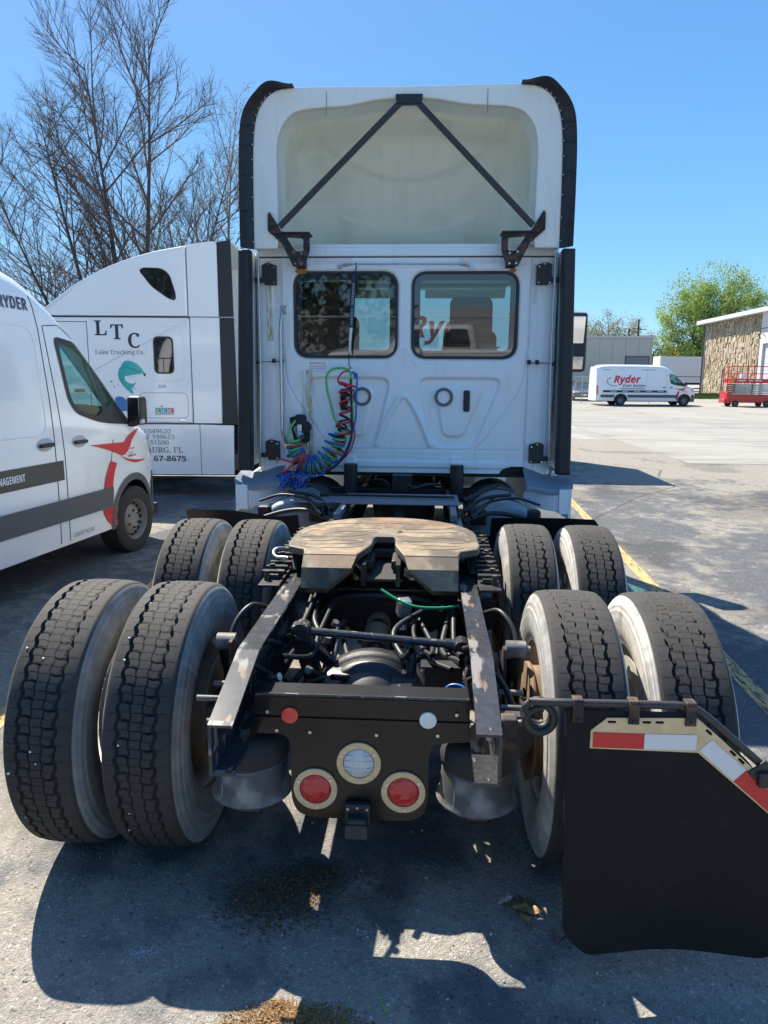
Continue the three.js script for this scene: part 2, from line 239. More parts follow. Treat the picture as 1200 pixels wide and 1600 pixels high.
function asphalt(x, z, px) { // linear colour of the lot at a point; px = texel size in metres
  const a = fbm(x * 0.55 + 7, z * 0.55, 301, 3), b = fbm(x * 1.9, z * 1.1 + 3, 311, 4), c = fbm(x * 9, z * 9, 321, 3);
  let worn = sstep(0.43, 0.60, 0.42 * a + 0.36 * b + 0.22 * c + 0.07 * sstep(2.4, 1.2, x) * sstep(-3.4, -1.8, z) + 0.20 * sstep(-6.5, -13.5, z) * sstep(2.2, 5, x));
  const cell = hash(Math.floor(x / Math.max(px, 0.004)), Math.floor(z / Math.max(px, 0.004)), 331), g = fbm(x * 60, z * 60, 341, 2);
  const c2 = hash(Math.floor(x / Math.max(px, 0.009)), Math.floor(z / Math.max(px, 0.009)), 333);
  let k = 0.74 + 0.38 * g + 0.24 * (cell - 0.5) + 0.11 * (c2 - 0.5);
  if (cell > 0.982) k *= 1.8; if (c2 > 0.992) k *= 1.5; if (c2 < 0.012) k *= 0.55;
  const oil = Math.max(1 - sstep(0.03, 0.16, Math.hypot(x - 0.10, z - 0.43) + 0.1 * (c - 0.5)), 0.8 * (1 - sstep(0.05, 0.22, Math.hypot(x + 0.05, z + 0.2) + 0.15 * (c - 0.5))), 0.6 * (1 - sstep(0.02, 0.07, Math.hypot(x + 1.75, z - 1.1) + 0.06 * (c - 0.5)))); k *= 1 - 0.45 * oil;
  const base = [0.092, 0.096, 0.104], dust = [0.245, 0.227, 0.196];
  const tar = sstep(0.62, 0.72, fbm(x * 0.8 - 3, z * 0.8 + 11, 351, 3)) * 0.3;
  let d = 1e9;
  for (let i = 0; i < cracks.length; i++) { const q = crackBox[i]; if (x > q[0] && x < q[1] && z > q[2] && z < q[3]) d = Math.min(d, polyDist(x + 0.10 * (fbm(x * 3, z * 3, 361, 4) - 0.5), z + 0.22 * (fbm(x * 3 + 9, z * 3, 371, 4) - 0.5), cracks[i], false)); }
  const wid = z < -4 ? 0.022 : 0.006, cr = 1 - sstep(wid * 0.4, wid * 1.4, d);
  return base.map((v, i) => { let o = lerp(v, dust[i], worn) * k * (1 - tar); return lerp(o, 0.045, cr * 0.8); });
}
const sheet = (x0, x1, z0, z1, y0 = 0, y1 = 0) => { // y0 at z0, y1 at z1 ; uv 0..1
  const g = new THREE.BufferGeometry(); g.setAttribute('position', new THREE.Float32BufferAttribute([x0, y0, z0, x1, y0, z0, x1, y1, z1, x0, y1, z1], 3));
  g.setAttribute('uv', new THREE.Float32BufferAttribute([0, 0, 1, 0, 1, 1, 0, 1], 2)); g.setIndex([0, 2, 1, 0, 3, 2]); g.computeVertexNormals(); return g;
};
const gb = tex(640, 640, (u, v) => 0.5 * fbm(u * 90, v * 90, 381, 3, 90) + 0.5 * hash(Math.floor(u * 320), Math.floor(v * 320), 391), { srgb: false, size: 1 });
const gmat = (x0, x1, z0, z1, res, bump) => {
  const bm = gb.clone(); bm.repeat.set((x1 - x0) / 1.3, (z1 - z0) / 1.3); bm.needsUpdate = true;
  return std(1, 1, 1, 0.92, { map: tex(res, res, (u, v) => asphalt(lerp(x0, x1, u), lerp(z0, z1, v), (x1 - x0) / res), { size: 1 }), bumpMap: bm, bumpScale: bump });
};
setting('asphalt_lot', sheet(-2.5, 2.5, -1.6, 3.4), gmat(-2.5, 2.5, -1.6, 3.4, 1536, 0.008), true);
{
  const m = gmat(-10, 14, -20.6, 3.4, 1280, 0.012), cut = (x0, x1, z0, z1) => { const g = sheet(x0, x1, z0, z1), uv = g.attributes.uv; [[x0, z0], [x1, z0], [x1, z1], [x0, z1]].forEach((p, i) => uv.setXY(i, (p[0] + 10) / 24, (p[1] + 20.6) / 24)); return g; };
  setting('asphalt_lot', [cut(-10, 14, -20.6, -1.6), cut(-10, -2.5, -1.6, 3.4), cut(2.5, 14, -1.6, 3.4)], m, true);
}
{
  const far = std(1, 1, 1, 0.95, { map: tex(640, 640, (u, v) => { const f = fbm(u * 12, v * 12, 401, 6, 12), k = 0.20 + 0.10 * sstep(0.4, 0.65, f) + 0.03 * (hash(Math.floor(u * 1024), Math.floor(v * 1024), 5) - 0.5); return [k * 1.02, k, k * 0.95]; }, { size: 25 }) });
  const R = 700;
  setting('ground', [sheet(-R, R, 3.4, R), sheet(-R, -10, -20.6, 3.4), sheet(14, R, -20.6, 3.4), sheet(-R, R, -41, -20.6), sheet(-R, R, -103.2, -41, rise(-103.2), 0), sheet(-R, R, -R, -103.2, rise(-200), rise(-103.2))], far);
}
{ // pale concrete yard beyond the parking rows, poured in slabs
  const yard = new THREE.Group(); yard.name = 'concrete_yard'; yard.userData.kind = 'structure'; scene.add(yard);
  const cm = [0, 1, 2].map((n) => std(1, 1, 1, 0.9, { map: tex(512, 512, (u, v) => { const f = fbm(u * 5, v * 9, 411 + n * 7, 6, 0), s = sstep(0.55, 0.8, fbm(u * 3, v * 14, 421 + n, 5, 0)), k = 0.205 + n * 0.012 + 0.08 * (f - 0.5) - 0.06 * s; return [k * 1.03, k, k * 0.90]; }, { size: 6 }) }));
  const r = rng(5);
  for (let i = 0; i < 8; i++) for (let j = 0; j < 7; j++) {
    const x0 = 6 + i * 6.2, z1 = -13.8 - j * 6.5, g = box(6.17, 0.3, 6.47, x0 + 3.1, -0.144, z1 - 3.25), p = g.attributes.position;
    for (let k = 0; k < p.count; k++) p.setY(k, p.getY(k) + rise(p.getZ(k)));
    part('slab', g, cm[Math.floor(r() * 3)], yard);
  }
}
{ // worn yellow bay lines
  const ym = std(1, 1, 1, 0.85, { transparent: true, alphaTest: 0.5, map: tex(256, 1024, (u, v) => { const w = fbm(u * 8, v * 90, 431, 5) * 0.6 + fbm(u * 30, v * 300, 441, 3) * 0.4 + 0.12 * fbm(u, v * 9, 451, 3); const k = 0.8 + 0.4 * fbm(u * 20, v * 200, 461, 3); return [0.46 * k, 0.295 * k, 0.12 * k, w > 0.48 ? 1 : 0]; }, { size: 1 }) });
  const line = (a, b, w) => { const g = new THREE.BufferGeometry(), dx = b[0] - a[0], dz = b[1] - a[1], l = Math.hypot(dx, dz), nx = -dz / l * w / 2, nz = dx / l * w / 2;
    g.setAttribute('position', new THREE.Float32BufferAttribute([a[0] - nx, 0.004, a[1] - nz, a[0] + nx, 0.004, a[1] + nz, b[0] + nx, 0.004, b[1] + nz, b[0] - nx, 0.004, b[1] - nz], 3)); g.setAttribute('uv', new THREE.Float32BufferAttribute([0, 0, 1, 0, 1, 1, 0, 1], 2)); g.setIndex([0, 1, 2, 0, 2, 3]); g.computeVertexNormals(); if (g.attributes.normal.getY(0) < 0) { g.setIndex([0, 2, 1, 0, 3, 2]); g.computeVertexNormals(); } return g; };
  setting('bay_line', line([2.40, -8.9], [2.12, -0.6], 0.11), ym, true);
  setting('bay_line', line([-1.98, 0.35], [-2.5, -9], 0.11), ym, true);
}
{ // litter: leaf and needle drifts, grit, dead leaves, a blade of grass
  const r = rng(77), lm = std(1, 1, 1, 0.9), leaf = ext([[0, 0], [0.004, 0.006], [0.003, 0.014], [0, 0.022], [-0.003, 0.014], [-0.004, 0.006]], 0.0012, { rx: -Math.PI / 2 });
  const spots = [[-0.30, 0.42, 0.21, 0.17, 3600, 0], [-0.18, 0.30, 0.15, 0.10, 1200, 0], [-0.2, 0.36, 0.4, 0.22, 900, 0], [-0.14, 0.93, 0.20, 0.08, 4200, 1], [-0.2, 0.87, 0.05, 0.03, 300, 1], [0.55, 0.40, 0.06, 0.05, 260, 1], [0.02, 0.30, 0.25, 0.08, 260, 0], [0.3, 0.16, 0.25, 0.05, 260, 0]];
  let n = 0; for (const s of spots) n += s[4];
  const im = new THREE.InstancedMesh(leaf, lm, n), m = new THREE.Matrix4(), q = new THREE.Quaternion(), e = new THREE.Euler(), c = new THREE.Color(); let i = 0;
  for (const [x, z, rx, rz, k, tan] of spots) for (let j = 0; j < k; j++) {
    const a = r() * 6.283, d = Math.sqrt(-2 * Math.log(1 - r() * 0.94)) * 0.5; e.set((r() - 0.5) * 0.9, r() * 6.283, (r() - 0.5) * 0.9); q.setFromEuler(e);
    const s = 0.22 + r() * 0.5; m.compose(V3(x + Math.cos(a) * d * rx, 0.0015 + r() * 0.012 * Math.max(0, 1 - d), z + Math.sin(a) * d * rz), q, V3(s * (0.35 + r() * 0.8), s, s)); im.setMatrixAt(i, m);
    const b = 0.5 + r(); im.setColorAt(i++, tan || r() > 0.6 ? c.setRGB(0.20 * b, 0.115 * b, 0.045 * b) : c.setRGB(0.07 * b, 0.045 * b, 0.028 * b));
  }
  im.name = 'leaf_litter'; im.castShadow = im.receiveShadow = true; tag(im, 'brown drifts of leaf litter and needles on the shaded asphalt', 'leaf litter', null, 'stuff'); scene.add(im);
  const peb = new THREE.IcosahedronGeometry(0.004, 0), pm = new THREE.InstancedMesh(peb, std(1, 1, 1, 0.85), 1500);
  for (let k = 0; k < 1500; k++) { const s = 0.35 + r() * r() * 1.3, z = 1.5 - r() * r() * 4; e.set(r() * 6, r() * 6, r() * 6); m.compose(V3((r() - 0.5) * 4.4, 0.001, z), q.setFromEuler(e), V3(s, s * 0.7, s)); pm.setMatrixAt(k, m); const b = 0.15 + r() * 0.4; pm.setColorAt(k, c.setRGB(b, b * 0.96, b * 0.9)); }
  pm.name = 'grit'; pm.castShadow = pm.receiveShadow = true; tag(pm, 'loose pale grit scattered over the asphalt', 'grit', null, 'stuff'); scene.add(pm);
  const dead = (x, z, s, turn, col, label) => { // curled dead leaf
    const g = grid(14, 8, (u, v) => { const w = Math.sin(Math.PI * u) * (0.5 + 0.12 * Math.sin(u * 19)), y = (v - 0.5) * 2 * w; return [(u - 0.5) * 2.2 * s, s * (0.12 + 0.45 * y * y + 0.22 * u * u + 0.1 * Math.sin(u * 9 + v * 4)), y * s]; });
    const o = solo('dead_leaf', mv(g, 0, 0.002, 0, 0, turn), new THREE.MeshStandardMaterial({ color: lin(...col), roughness: 0.9, side: THREE.DoubleSide }), label, 'leaf', 'dead leaves by the mud flap'); o.position.set(x, 0, z); return o; };
  dead(0.50, 0.385, 0.028, 0.5, [0.42, 0.36, 0.30], 'pale curled dead leaf lying on the litter');
  dead(0.57, 0.43, 0.045, -0.3, [0.34, 0.20, 0.09], 'broad orange brown dead leaf in a sunlit patch');
  dead(0.56, 0.47, 0.03, 1.9, [0.26, 0.15, 0.07], 'small brown dead leaf beside the broad leaf');
  dead(0.66, 0.53, 0.04, 1.2, [0.16, 0.13, 0.10], 'grey brown dead leaf on the edge of the shade');
  solo('grass_blade', mv(grid(3, 10, (u, v) => [(u - 0.5) * 0.006 * (1 - v), 0.004 + 0.02 * v, -v * 0.075]), 0.11, 0, 0.87, 0, 0.5), std(0.09, 0.30, 0.03, 0.6), 'single green grass blade lying on the asphalt', 'grass blade');
  const ch = std(0.45, 0.50, 0.56, 0.9, { bumpMap: grain, bumpScale: 0.001 }), bits = [];
  for (let k = 0; k < 140; k++) { const a = r() * 6.283, d = Math.pow(r(), 0.8); bits.push(mv(new THREE.IcosahedronGeometry(0.0008 + 0.0022 * r() * r(), 0), -0.675 + Math.cos(a) * d * 0.05, 0.0008, 0.69 + Math.sin(a) * d * 0.03)); }
  tag(solo('chalk_crumbs', bits, ch, 'pale blue crumbs of chalky grit ground into the asphalt', 'grit'), null, null, null, 'stuff');
}

// ---------------------------------------------------------------- the day cab tractor, seen from behind (rear axle at the origin)
const truck = thing('tractor_truck', 'white day cab tractor truck with bare fifth wheel and roof fairing, seen from behind', 'truck');
const mirrorX = (g) => { const h = plain(g.clone()); h.scale(-1, 1, 1); const p = h.attributes.position.array, n = h.attributes.normal.array, u = h.attributes.uv.array; for (let i = 0; i < p.length / 9; i++) { for (const [a, s, o] of [[p, 3, 9], [n, 3, 9], [u, 2, 6]]) for (let k = 0; k < s; k++) { const t = a[i * o + s + k]; a[i * o + s + k] = a[i * o + 2 * s + k]; a[i * o + 2 * s + k] = t; } } return h; };
// --- wheels
const TR = 0.505;
// the tread is a mesh whose columns follow the zigzag grooves and whose rows follow the bent slots between the blocks
const COLS = [0, 0.010, 0.0172, 0.0178, 0.0246, 0.0252, 0.033, 0.041, 0.049, 0.0558, 0.0565, 0.0705, 0.0712, 0.078, 0.087, 0.096, 0.102, 0.106];
const ROWS = [-0.086, -0.076, -0.030, -0.020, 0.020, 0.030, 0.076, 0.086, 0.25].flatMap((d) => [d, 0.5 + d]).map((f) => (f + 1) % 1).sort((a, b) => a - b);
function treadDepth(f, x) { // f within a pitch, x across in metres, both before the bending
  const ax = Math.abs(x), near = (c) => { const q = Math.abs(f - c); return Math.min(q, 1 - q); };
  let d = 0;
  if (Math.abs(ax - 0.0635) < 0.0071) d = 0.019;
  else if (Math.abs(ax - 0.0212) < 0.0035) d = 0.013;
  else if (ax > 0.0212 && ax < 0.0635) { const c = x > 0 ? 0 : 0.5; if (near(c) < 0.0765) d = 0.017; else if (near(0.5 - c) < 0.0205) d = 0.0035; }
  else if (ax < 0.0212) { if (near(0) < 0.0205 || near(0.5) < 0.0205) d = 0.010; }
  else if (ax < 0.0965 && near(0) < 0.0205) d = 0.003;
  return d;
}
function tyreGeo(pitches = 54) {
  const half = [[0.1, 0.288], [0.118, 0.292], [0.124, 0.305], [0.1235, 0.309], [0.131, 0.328], [0.137, 0.345], [0.1405, 0.372], [0.1415, 0.40], [0.139, 0.428], [0.1385, 0.431], [0.1365, 0.4305], [0.1335, 0.445], [0.1352, 0.448], [0.1330, 0.457], [0.1295, 0.461], [0.1265, 0.472], [0.1205, 0.484], [0.1135, 0.492]];
  const tx = [...COLS.slice(1).reverse().map((x) => -x), ...COLS];
  const prof = [...half.map(([x, r]) => [-x, r, 0]), ...tx.map((x) => [x, TR - 0.0075 * Math.pow(Math.abs(x) / 0.106, 3), 1]), ...[...half].reverse().map(([x, r]) => [x, r, 0])];
  let L = 0; const vs = prof.map((p, i) => { if (i) L += Math.hypot(p[0] - prof[i - 1][0], p[1] - prof[i - 1][1]); return L; });
  const rows = []; for (let k = 0; k < pitches; k++) for (const f of ROWS) rows.push([k + f, f]); rows.push([pitches + ROWS[0], ROWS[0]]);
  const tri = (t) => { t -= Math.floor(t); return clamp((t < 0.5 ? 4 * t - 1 : 3 - 4 * t) * 1.5, -1, 1); };
  const nc = prof.length, pos = [], uv = [], nor = [], idx = [];
  for (const [th0, f] of rows) prof.forEach((p, i) => {
    let x = p[0], th = th0; const ax = Math.abs(x), sg = Math.sign(x);
    if (p[2]) {
      const k = ax < 0.0212 ? 0.5 * ax / 0.0212 : ax < 0.0635 ? lerp(0.5, 1, (ax - 0.0212) / 0.0423) : Math.max(0, 1 - (ax - 0.0635) / 0.03);
      x += 0.0062 * tri(th0 + (sg > 0 ? 0.25 : 0.75)) * k * sg; if (ax > 0.0212 && ax < 0.0635) th += 0.11 * Math.sin((ax - 0.0212) / 0.0423 * Math.PI) * sg;
    }
    const a = th / pitches * 2 * Math.PI, r = p[1] - (p[2] ? treadDepth(f, p[0]) : 0); pos.push(x, r * Math.cos(a), r * Math.sin(a)); uv.push(th / pitches * 2, vs[i] / L);
  });
  const nr = rows.length - 1;
  for (let j = 0; j < nr; j++) for (let i = 0; i < nc - 1; i++) { const a = j * nc + i, b = a + 1, c = a + nc, d = c + 1; idx.push(a, c, b, b, c, d); }
  const g = new THREE.BufferGeometry(); g.setAttribute('position', new THREE.Float32BufferAttribute(pos, 3)); g.setAttribute('uv', new THREE.Float32BufferAttribute(uv, 2)); g.setIndex(idx); g.computeVertexNormals();
  const nn = g.attributes.normal, P = g.attributes.position; // block tops and groove floors keep the tyre's own curve
  for (let j = 0; j <= nr; j++) for (let i = half.length; i < half.length + tx.length; i++) { const v = j * nc + i, l = Math.hypot(P.getY(v), P.getZ(v)), t = 0.18 * Math.pow(P.getX(v) / 0.106, 3), c = Math.cos(t); nn.setXYZ(v, Math.sin(t), c * P.getY(v) / l, c * P.getZ(v) / l); }
  return g;
}
const tyreG = tyreGeo();
const latheX = (pts, seg = 48) => lathe(pts.map(([x, r]) => [r, x]), seg).rotateZ(-Math.PI / 2); // profile [x, r] turned round the x axis
const rimG = latheX([[-0.112, 0.296], [-0.118, 0.304], [-0.112, 0.306], [-0.10, 0.287], [-0.07, 0.262], [0.05, 0.262], [0.09, 0.285], [0.108, 0.303], [0.118, 0.304], [0.112, 0.294], [0.1, 0.278], [0.055, 0.255], [-0.07, 0.255], [-0.1, 0.279], [-0.112, 0.296]], 56);
const discG = () => { const pts = circ(0, 0, 0.256, 48), holes = [circ(0, 0, 0.11, 28).reverse()]; for (let i = 0; i < 10; i++) { const a = i / 10 * 6.283; holes.push(circ(0.2 * Math.cos(a), 0.2 * Math.sin(a), 0.026, 14).reverse()); } return mv(ext(pts, 0.014, { holes }), 0, 0, 0, 0, Math.PI / 2); };
const discGeo = discG();
function wheel(x, z, spin, outer, dusty) {  // dusty: sidewall tone, real dust plus sunlight painted in on the right
  const w = sub('wheel', truck, [x, TR - 0.004, z]); const s = Math.sign(x);
  const t = part('tyre', tyreG, dusty === 2 ? M.tyreDustSun : dusty ? M.tyreMid : M.tyre, w, true); t.rotation.x = spin;
  part('rim', rimG, M.wheelWhite, w);
  const d = part('disc', discGeo, M.wheelWhite, w); d.position.x = (outer ? -s : s) * 0.085 - (outer ? s * 0.02 : -s * 0.02); d.rotation.x = spin;
  if (!outer) { part('brake_drum', latheX([[-0.02, 0.12], [-0.02, 0.208], [-0.135, 0.208], [-0.135, 0.222], [-0.155, 0.222], [-0.155, 0.12]].map(([a, r]) => [a * s, r])), M.drum, w); }
  else { const nuts = []; for (let i = 0; i < 10; i++) { const a = i / 10 * 6.283; nuts.push(bar([-s * 0.11, 0.143 * Math.cos(a), 0.143 * Math.sin(a)], [-s * 0.05, 0.143 * Math.cos(a), 0.143 * Math.sin(a)], 0.016, 0.014, 6)); } part('lug_nuts', nuts, M.steel, w); part('hub', latheX([[-0.12, 0.105], [0.06, 0.1], [0.1, 0.085], [0.11, 0.03], [0.11, 0.001]].map(([a, r]) => [a * s, r])), M.steel, w); }
  return w;
}
const rw = [];
for (const z of [0, -1.32]) for (const [x, outer] of [[-1.09, true], [-0.75, false], [0.75, false], [1.09, true]]) rw.push(wheel(x, z, x * 3.1 + z, outer, x > 0 ? (outer ? 2 : 1) : z < -1 ? 1 : 0));
{ // stones wedged in the tread of the two left hand rear tyres
  const r = rng(12);
  for (const i of [0, 1]) { const g = []; for (let k = 0; k < 6; k++) { const a = 0.2 + r() * 1.9, x = -0.1 + r() * 0.16; g.push(mv(new THREE.DodecahedronGeometry(0.0025 + r() * 0.003, 0), x, (TR - 0.002) * Math.cos(a), (TR - 0.002) * Math.sin(a))); } tag(part('wedged_stones', g, M.whitePlain, rw[i]), null, null, null, 'stuff'); }
}
for (const s of [-1, 1]) { // steer wheels
  const w = sub('wheel', truck, [s * 1.03, TR - 0.004, -6.75]); part('tyre', latheX([[-0.1, 0.288], [-0.137, 0.345], [-0.141, 0.4], [-0.13, 0.484], [-0.11, 0.498], [0, TR], [0.11, 0.498], [0.13, 0.484], [0.141, 0.4], [0.137, 0.345], [0.1, 0.288]], 64), M.rubber, w); part('rim', rimG, M.wheelWhite, w); const d = part('disc', discGeo, M.wheelWhite, w); d.position.x = s * 0.03;
}
// --- frame
for (const s of [-1, 1]) {
  const top = (z) => z <= 0.36 ? 0.8945 : lerp(0.8945, 0.797, (z - 0.36) / 0.356), bot = (z) => z <= 0.3 ? 0.62 : lerp(0.62, 0.638, (z - 0.3) / 0.416);
  const zs = [-7.6, 0.30, 0.36, 0.716], web = ext([...zs.map((z) => [z, top(z)]), ...[...zs].reverse().map((z) => [z, bot(z)])], 0.01).rotateY(-Math.PI / 2);   // x from 0 to -0.01
  web.translate(0.43, 0, 0);
  const fl = (f, dy) => { const g = []; for (let i = 0; i < zs.length - 1; i++) { const a = zs[i], b = zs[i + 1], L = Math.hypot(b - a, f(b) - f(a)); g.push(box(0.0745, 0.010, L + 0.004, 0.3922, (f(a) + f(b)) / 2 + dy, (a + b) / 2, -Math.atan2(f(b) - f(a), b - a))); } return g; };
  let g = join([web, fl(top, -0.003), fl(bot, 0.003)]); if (s < 0) g = mirrorX(g);
  const rail = part('frame_rail', g, M.rail, truck);
  const bolts = []; for (let z = -2.6; z < 0.5; z += 0.19) for (const y of [0.68, 0.82]) bolts.push(bar([s * 0.428, y, z], [s * 0.444, y, z], 0.013, 0.012, 6)); part('bolt_row', bolts, M.chassis, rail);
}
// --- rear crossmember and the light panel below it
const cross = part('rear_crossmember', [boxTo(-0.353, 0.353, 0.770, 0.779, 0.355, 0.45, 0.004), boxTo(-0.353, 0.353, 0.640, 0.7695, 0.441, 0.4495), boxTo(-0.353, 0.353, 0.64, 0.649, 0.36, 0.4405), ...[-1, 1].map((s) => ext([[0, 0.65], [0, 0.765], [-0.2, 0.765], [-0.2, 0.72], [-0.09, 0.65]], 0.008, { ry: -Math.PI / 2, x: s * 0.347 + 0.004, z: 0.44 + 0.0 }))], M.panel, truck);
part('weld_bead', [tube([[-0.35, 0.777, 0.449], [0, 0.7775, 0.449], [0.35, 0.777, 0.449]], 0.006, 20, 6)], M.rail, cross);
{
  const P = [[-0.353, 0.70], [-0.353, 0.642], [-0.262, 0.642], [-0.235, 0.62], [-0.235, 0.405], [-0.215, 0.36], [-0.17, 0.342], [0.155, 0.342], [0.20, 0.36], [0.222, 0.405], [0.222, 0.585], [0.235, 0.615], [0.27, 0.628], [0.353, 0.635], [0.353, 0.70]];
  const tail = part('light_panel', ext(rpoly(P, [0, 0.01, 0.02, 0.02, 0.03, 0.02, 0.02, 0.02, 0.02, 0.03, 0.03, 0.02, 0.02, 0, 0]), 0.005, { z: 0.4515 }), M.panel, truck);
  const lamp = (name, x, y, r, lens, label) => {
    const l = sub(name, truck, [x, y, 0.457]); part('bezel', ring(0.0735, r, 0.009, 40), M.zinc, l);
    const pts = []; for (let i = 0; i <= 8; i++) pts.push([r * 0.995 * Math.cos(i / 8 * 1.2), 0.016 * Math.sin(i / 8 * 1.2)]); pts.push([0.0005, 0.0165]);
    part('lens', mv(lathe(pts, 32), 0, 0, 0.002, Math.PI / 2), lens, l);
    part('screw', [0.6, 2.7, 4.8].map((a) => bar([0.062 * Math.cos(a), 0.062 * Math.sin(a), 0.008], [0.062 * Math.cos(a), 0.062 * Math.sin(a), 0.0115], 0.0065, 0.006, 10)), M.steel, l);
    if (name === 'backup_lamp') part('lens_ribs', [[0.03, 0.044], [0.012, 0.05], [-0.012, 0.05], [-0.03, 0.044]].map(([yy, w]) => box(w * 1.9, 0.002, 0.004, 0, yy, 0.017 - yy * yy * 4)).concat([-0.02, 0.02].map((xx) => box(0.002, 0.08, 0.004, xx, 0, 0.016))), M.clearLens, l);
    if (label) l.userData.label = label; return l;
  };
  lamp('backup_lamp', -0.008, 0.549, 0.052, M.clearLens, 'clear round reversing lamp in a brass coloured ring');
  lamp('tail_lamp', -0.153, 0.451, 0.053, M.redLens); lamp('tail_lamp', 0.14, 0.451, 0.053, M.redLens);
  part('red_reflector', mv(lathe([[0.0285, 0], [0.0285, 0.005], [0.026, 0.008], [0.0005, 0.0085]], 28), -0.237, 0.707, 0.4505, Math.PI / 2), M.redReflector, truck).userData.label = 'red round reflector';
  part('white_reflector', mv(lathe([[0.0285, 0], [0.0285, 0.005], [0.026, 0.008], [0.0005, 0.0085]], 28), 0.218, 0.705, 0.4505, Math.PI / 2), M.whiteReflector, truck).userData.label = 'white round reflector';
  part('bolt_heads', [[-0.28, 0.655], [-0.17, 0.652], [0.05, 0.65], [0.25, 0.655], [-0.31, 0.72], [0.31, 0.73]].map(([x, y]) => bar([x, y, 0.45], [x, y, 0.4615], 0.0075, 0.006, 6)), M.steel, tail);
  const holes = []; for (const x of [-0.2, -0.185, 0.16, 0.175, 0.27, 0.285]) holes.push(bar([x, 0.708, 0.4485], [x, 0.708, 0.4507], 0.0035)); part('drilled_holes', holes, M.cable, tail);
  const plug = part('trailer_socket', [rb(0.086, 0.075, 0.03, 0.008, -0.01, 0.375, 0.472), rb(0.068, 0.06, 0.055, 0.012, -0.01, 0.352, 0.50), rb(0.075, 0.045, 0.012, 0.004, -0.01, 0.345, 0.533, -0.25), box(0.02, 0.05, 0.02, -0.035, 0.32, 0.49)], M.black, truck);
  part('socket_screws', [[-0.042, 0.4], [0.022, 0.4], [-0.01, 0.405]].map(([x, y]) => bar([x, y, 0.485], [x, y, 0.493], 0.006, 0.005, 8)), M.steel, plug);
}
// --- air springs, shock absorbers, axles
const lat = (pts, x, y, z) => mv(lathe(pts, 40), x, y, z);
for (const s of [-1, 1]) for (const z of [0.36, -0.96]) {
  const a = sub('air_spring', truck, [s * 0.39, 0, z]);
  part('base', lat([[0.001, 0.375], [0.125, 0.375], [0.140, 0.388], [0.140, 0.395], [0.128, 0.41], [0.122, 0.50], [0.10, 0.51]], 0, 0, 0), M.cast, a);
  part('bellows', lat([[0.10, 0.50], [0.125, 0.515], [0.128, 0.55], [0.115, 0.585], [0.09, 0.61], [0.001, 0.61]], 0, 0, 0), M.rubber, a);
}
for (const s of [-1, 1]) {
  const k = sub('shock_absorber', truck);
  part('body', [bar([s * 0.535, 0.45, -0.02], [s * 0.535, 0.76, 0.09], 0.032, 0.032, 18), bar([s * 0.535, 0.74, 0.085], [s * 0.535, 0.82, 0.115], 0.036, 0.036, 18)], M.chassis, k);
  part('bushing', [bar([s * 0.50, 0.828, 0.118], [s * 0.57, 0.828, 0.118], 0.034, 0.034, 20), bar([s * 0.57, 0.828, 0.118], [s * 0.588, 0.828, 0.118], 0.016, 0.016, 6)], M.cast, k);
  part('bracket', ext(rpoly([[0.16, 0.86], [0.20, 0.86], [0.20, 0.74], [0.14, 0.66], [0.02, 0.66], [0.02, 0.70]], 0.015), 0.012, { ry: -Math.PI / 2, x: s * 0.495 }), M.rusty, k);
  part('bolt', [0.70, 0.78].map((y) => bar([s * 0.445, y, 0.5], [s * (0.50 + (y > 0.75 ? 0.03 : 0)), y, 0.5], 0.010, 0.010, 8)).concat(bar([s * 0.445, 0.72, 0.25], [s * 0.55, 0.72, 0.25], 0.011, 0.011, 8)), M.cast, k);
}
const noise3 = (x, y, z) => fbm(x + z * 1.7, y - z * 0.6, 5, 3);
for (const z of [0, -1.32]) {
  const ax = sub('drive_axle', truck, [0, 0, z]);
  part('axle_tube', [bar([-0.62, 0.5, 0], [0.62, 0.5, 0], 0.085, 0.085, 24), latheX([[-0.3, 0.09], [-0.22, 0.13], [-0.17, 0.2], [0.17, 0.2], [0.22, 0.13], [0.3, 0.09]]).translate(0, 0.5, 0)], M.chassis, ax);
  part('differential', [lat([[0.001, 0.20], [0.07, 0.195], [0.13, 0.17], [0.17, 0.13], [0.192, 0.09], [0.2, 0.07], [0.2, 0.06], [0.218, 0.055], [0.226, 0.04], [0.226, 0.015], [0.24, 0.01], [0.252, -0.01], [0.252, -0.05], [0.2, -0.12], [0.15, -0.3]], 0, 0, 0).rotateX(Math.PI / 2).translate(0, 0.505, 0)], M.chassis, ax);
  part('axle_tower', [beam([-0.22, 0.6, -0.02], [-0.275, 0.82, 0.0], 0.07, 0.05), beam([-0.12, 0.66, -0.03], [-0.26, 0.80, 0.0], 0.04, 0.04), rb(0.075, 0.075, 0.075, 0.015, -0.275, 0.83, 0)], M.chassis, ax);
  part('torque_rod', [bar([-0.275, 0.838, 0.0], [0.33, 0.792, -0.01], 0.016, 0.016, 14), bar([-0.275, 0.838, -0.035], [-0.275, 0.838, 0.035], 0.036, 0.036, 18), bar([0.345, 0.79, -0.04], [0.345, 0.79, 0.03], 0.03, 0.03, 16), bar([0.28, 0.796, -0.01], [0.335, 0.79, -0.01], 0.022, 0.024, 12)], z ? M.chassis : M.rail, ax);
  for (const s of [-1, 1]) {
    part('suspension_arm', [rb(0.09, 0.05, 0.95, 0.012, s * 0.39, 0.345, -0.05), rb(0.12, 0.12, 0.12, 0.02, s * 0.39, 0.42, 0)], M.chassis, ax);
    part('brake_chamber', [bar([s * 0.50, 0.56, 0.13], [s * 0.50, 0.58, 0.30], 0.078, 0.082, 22), bar([s * 0.50, 0.575, 0.27], [s * 0.50, 0.577, 0.29], 0.09, 0.09, 22)], M.chassis, ax);
  }
}
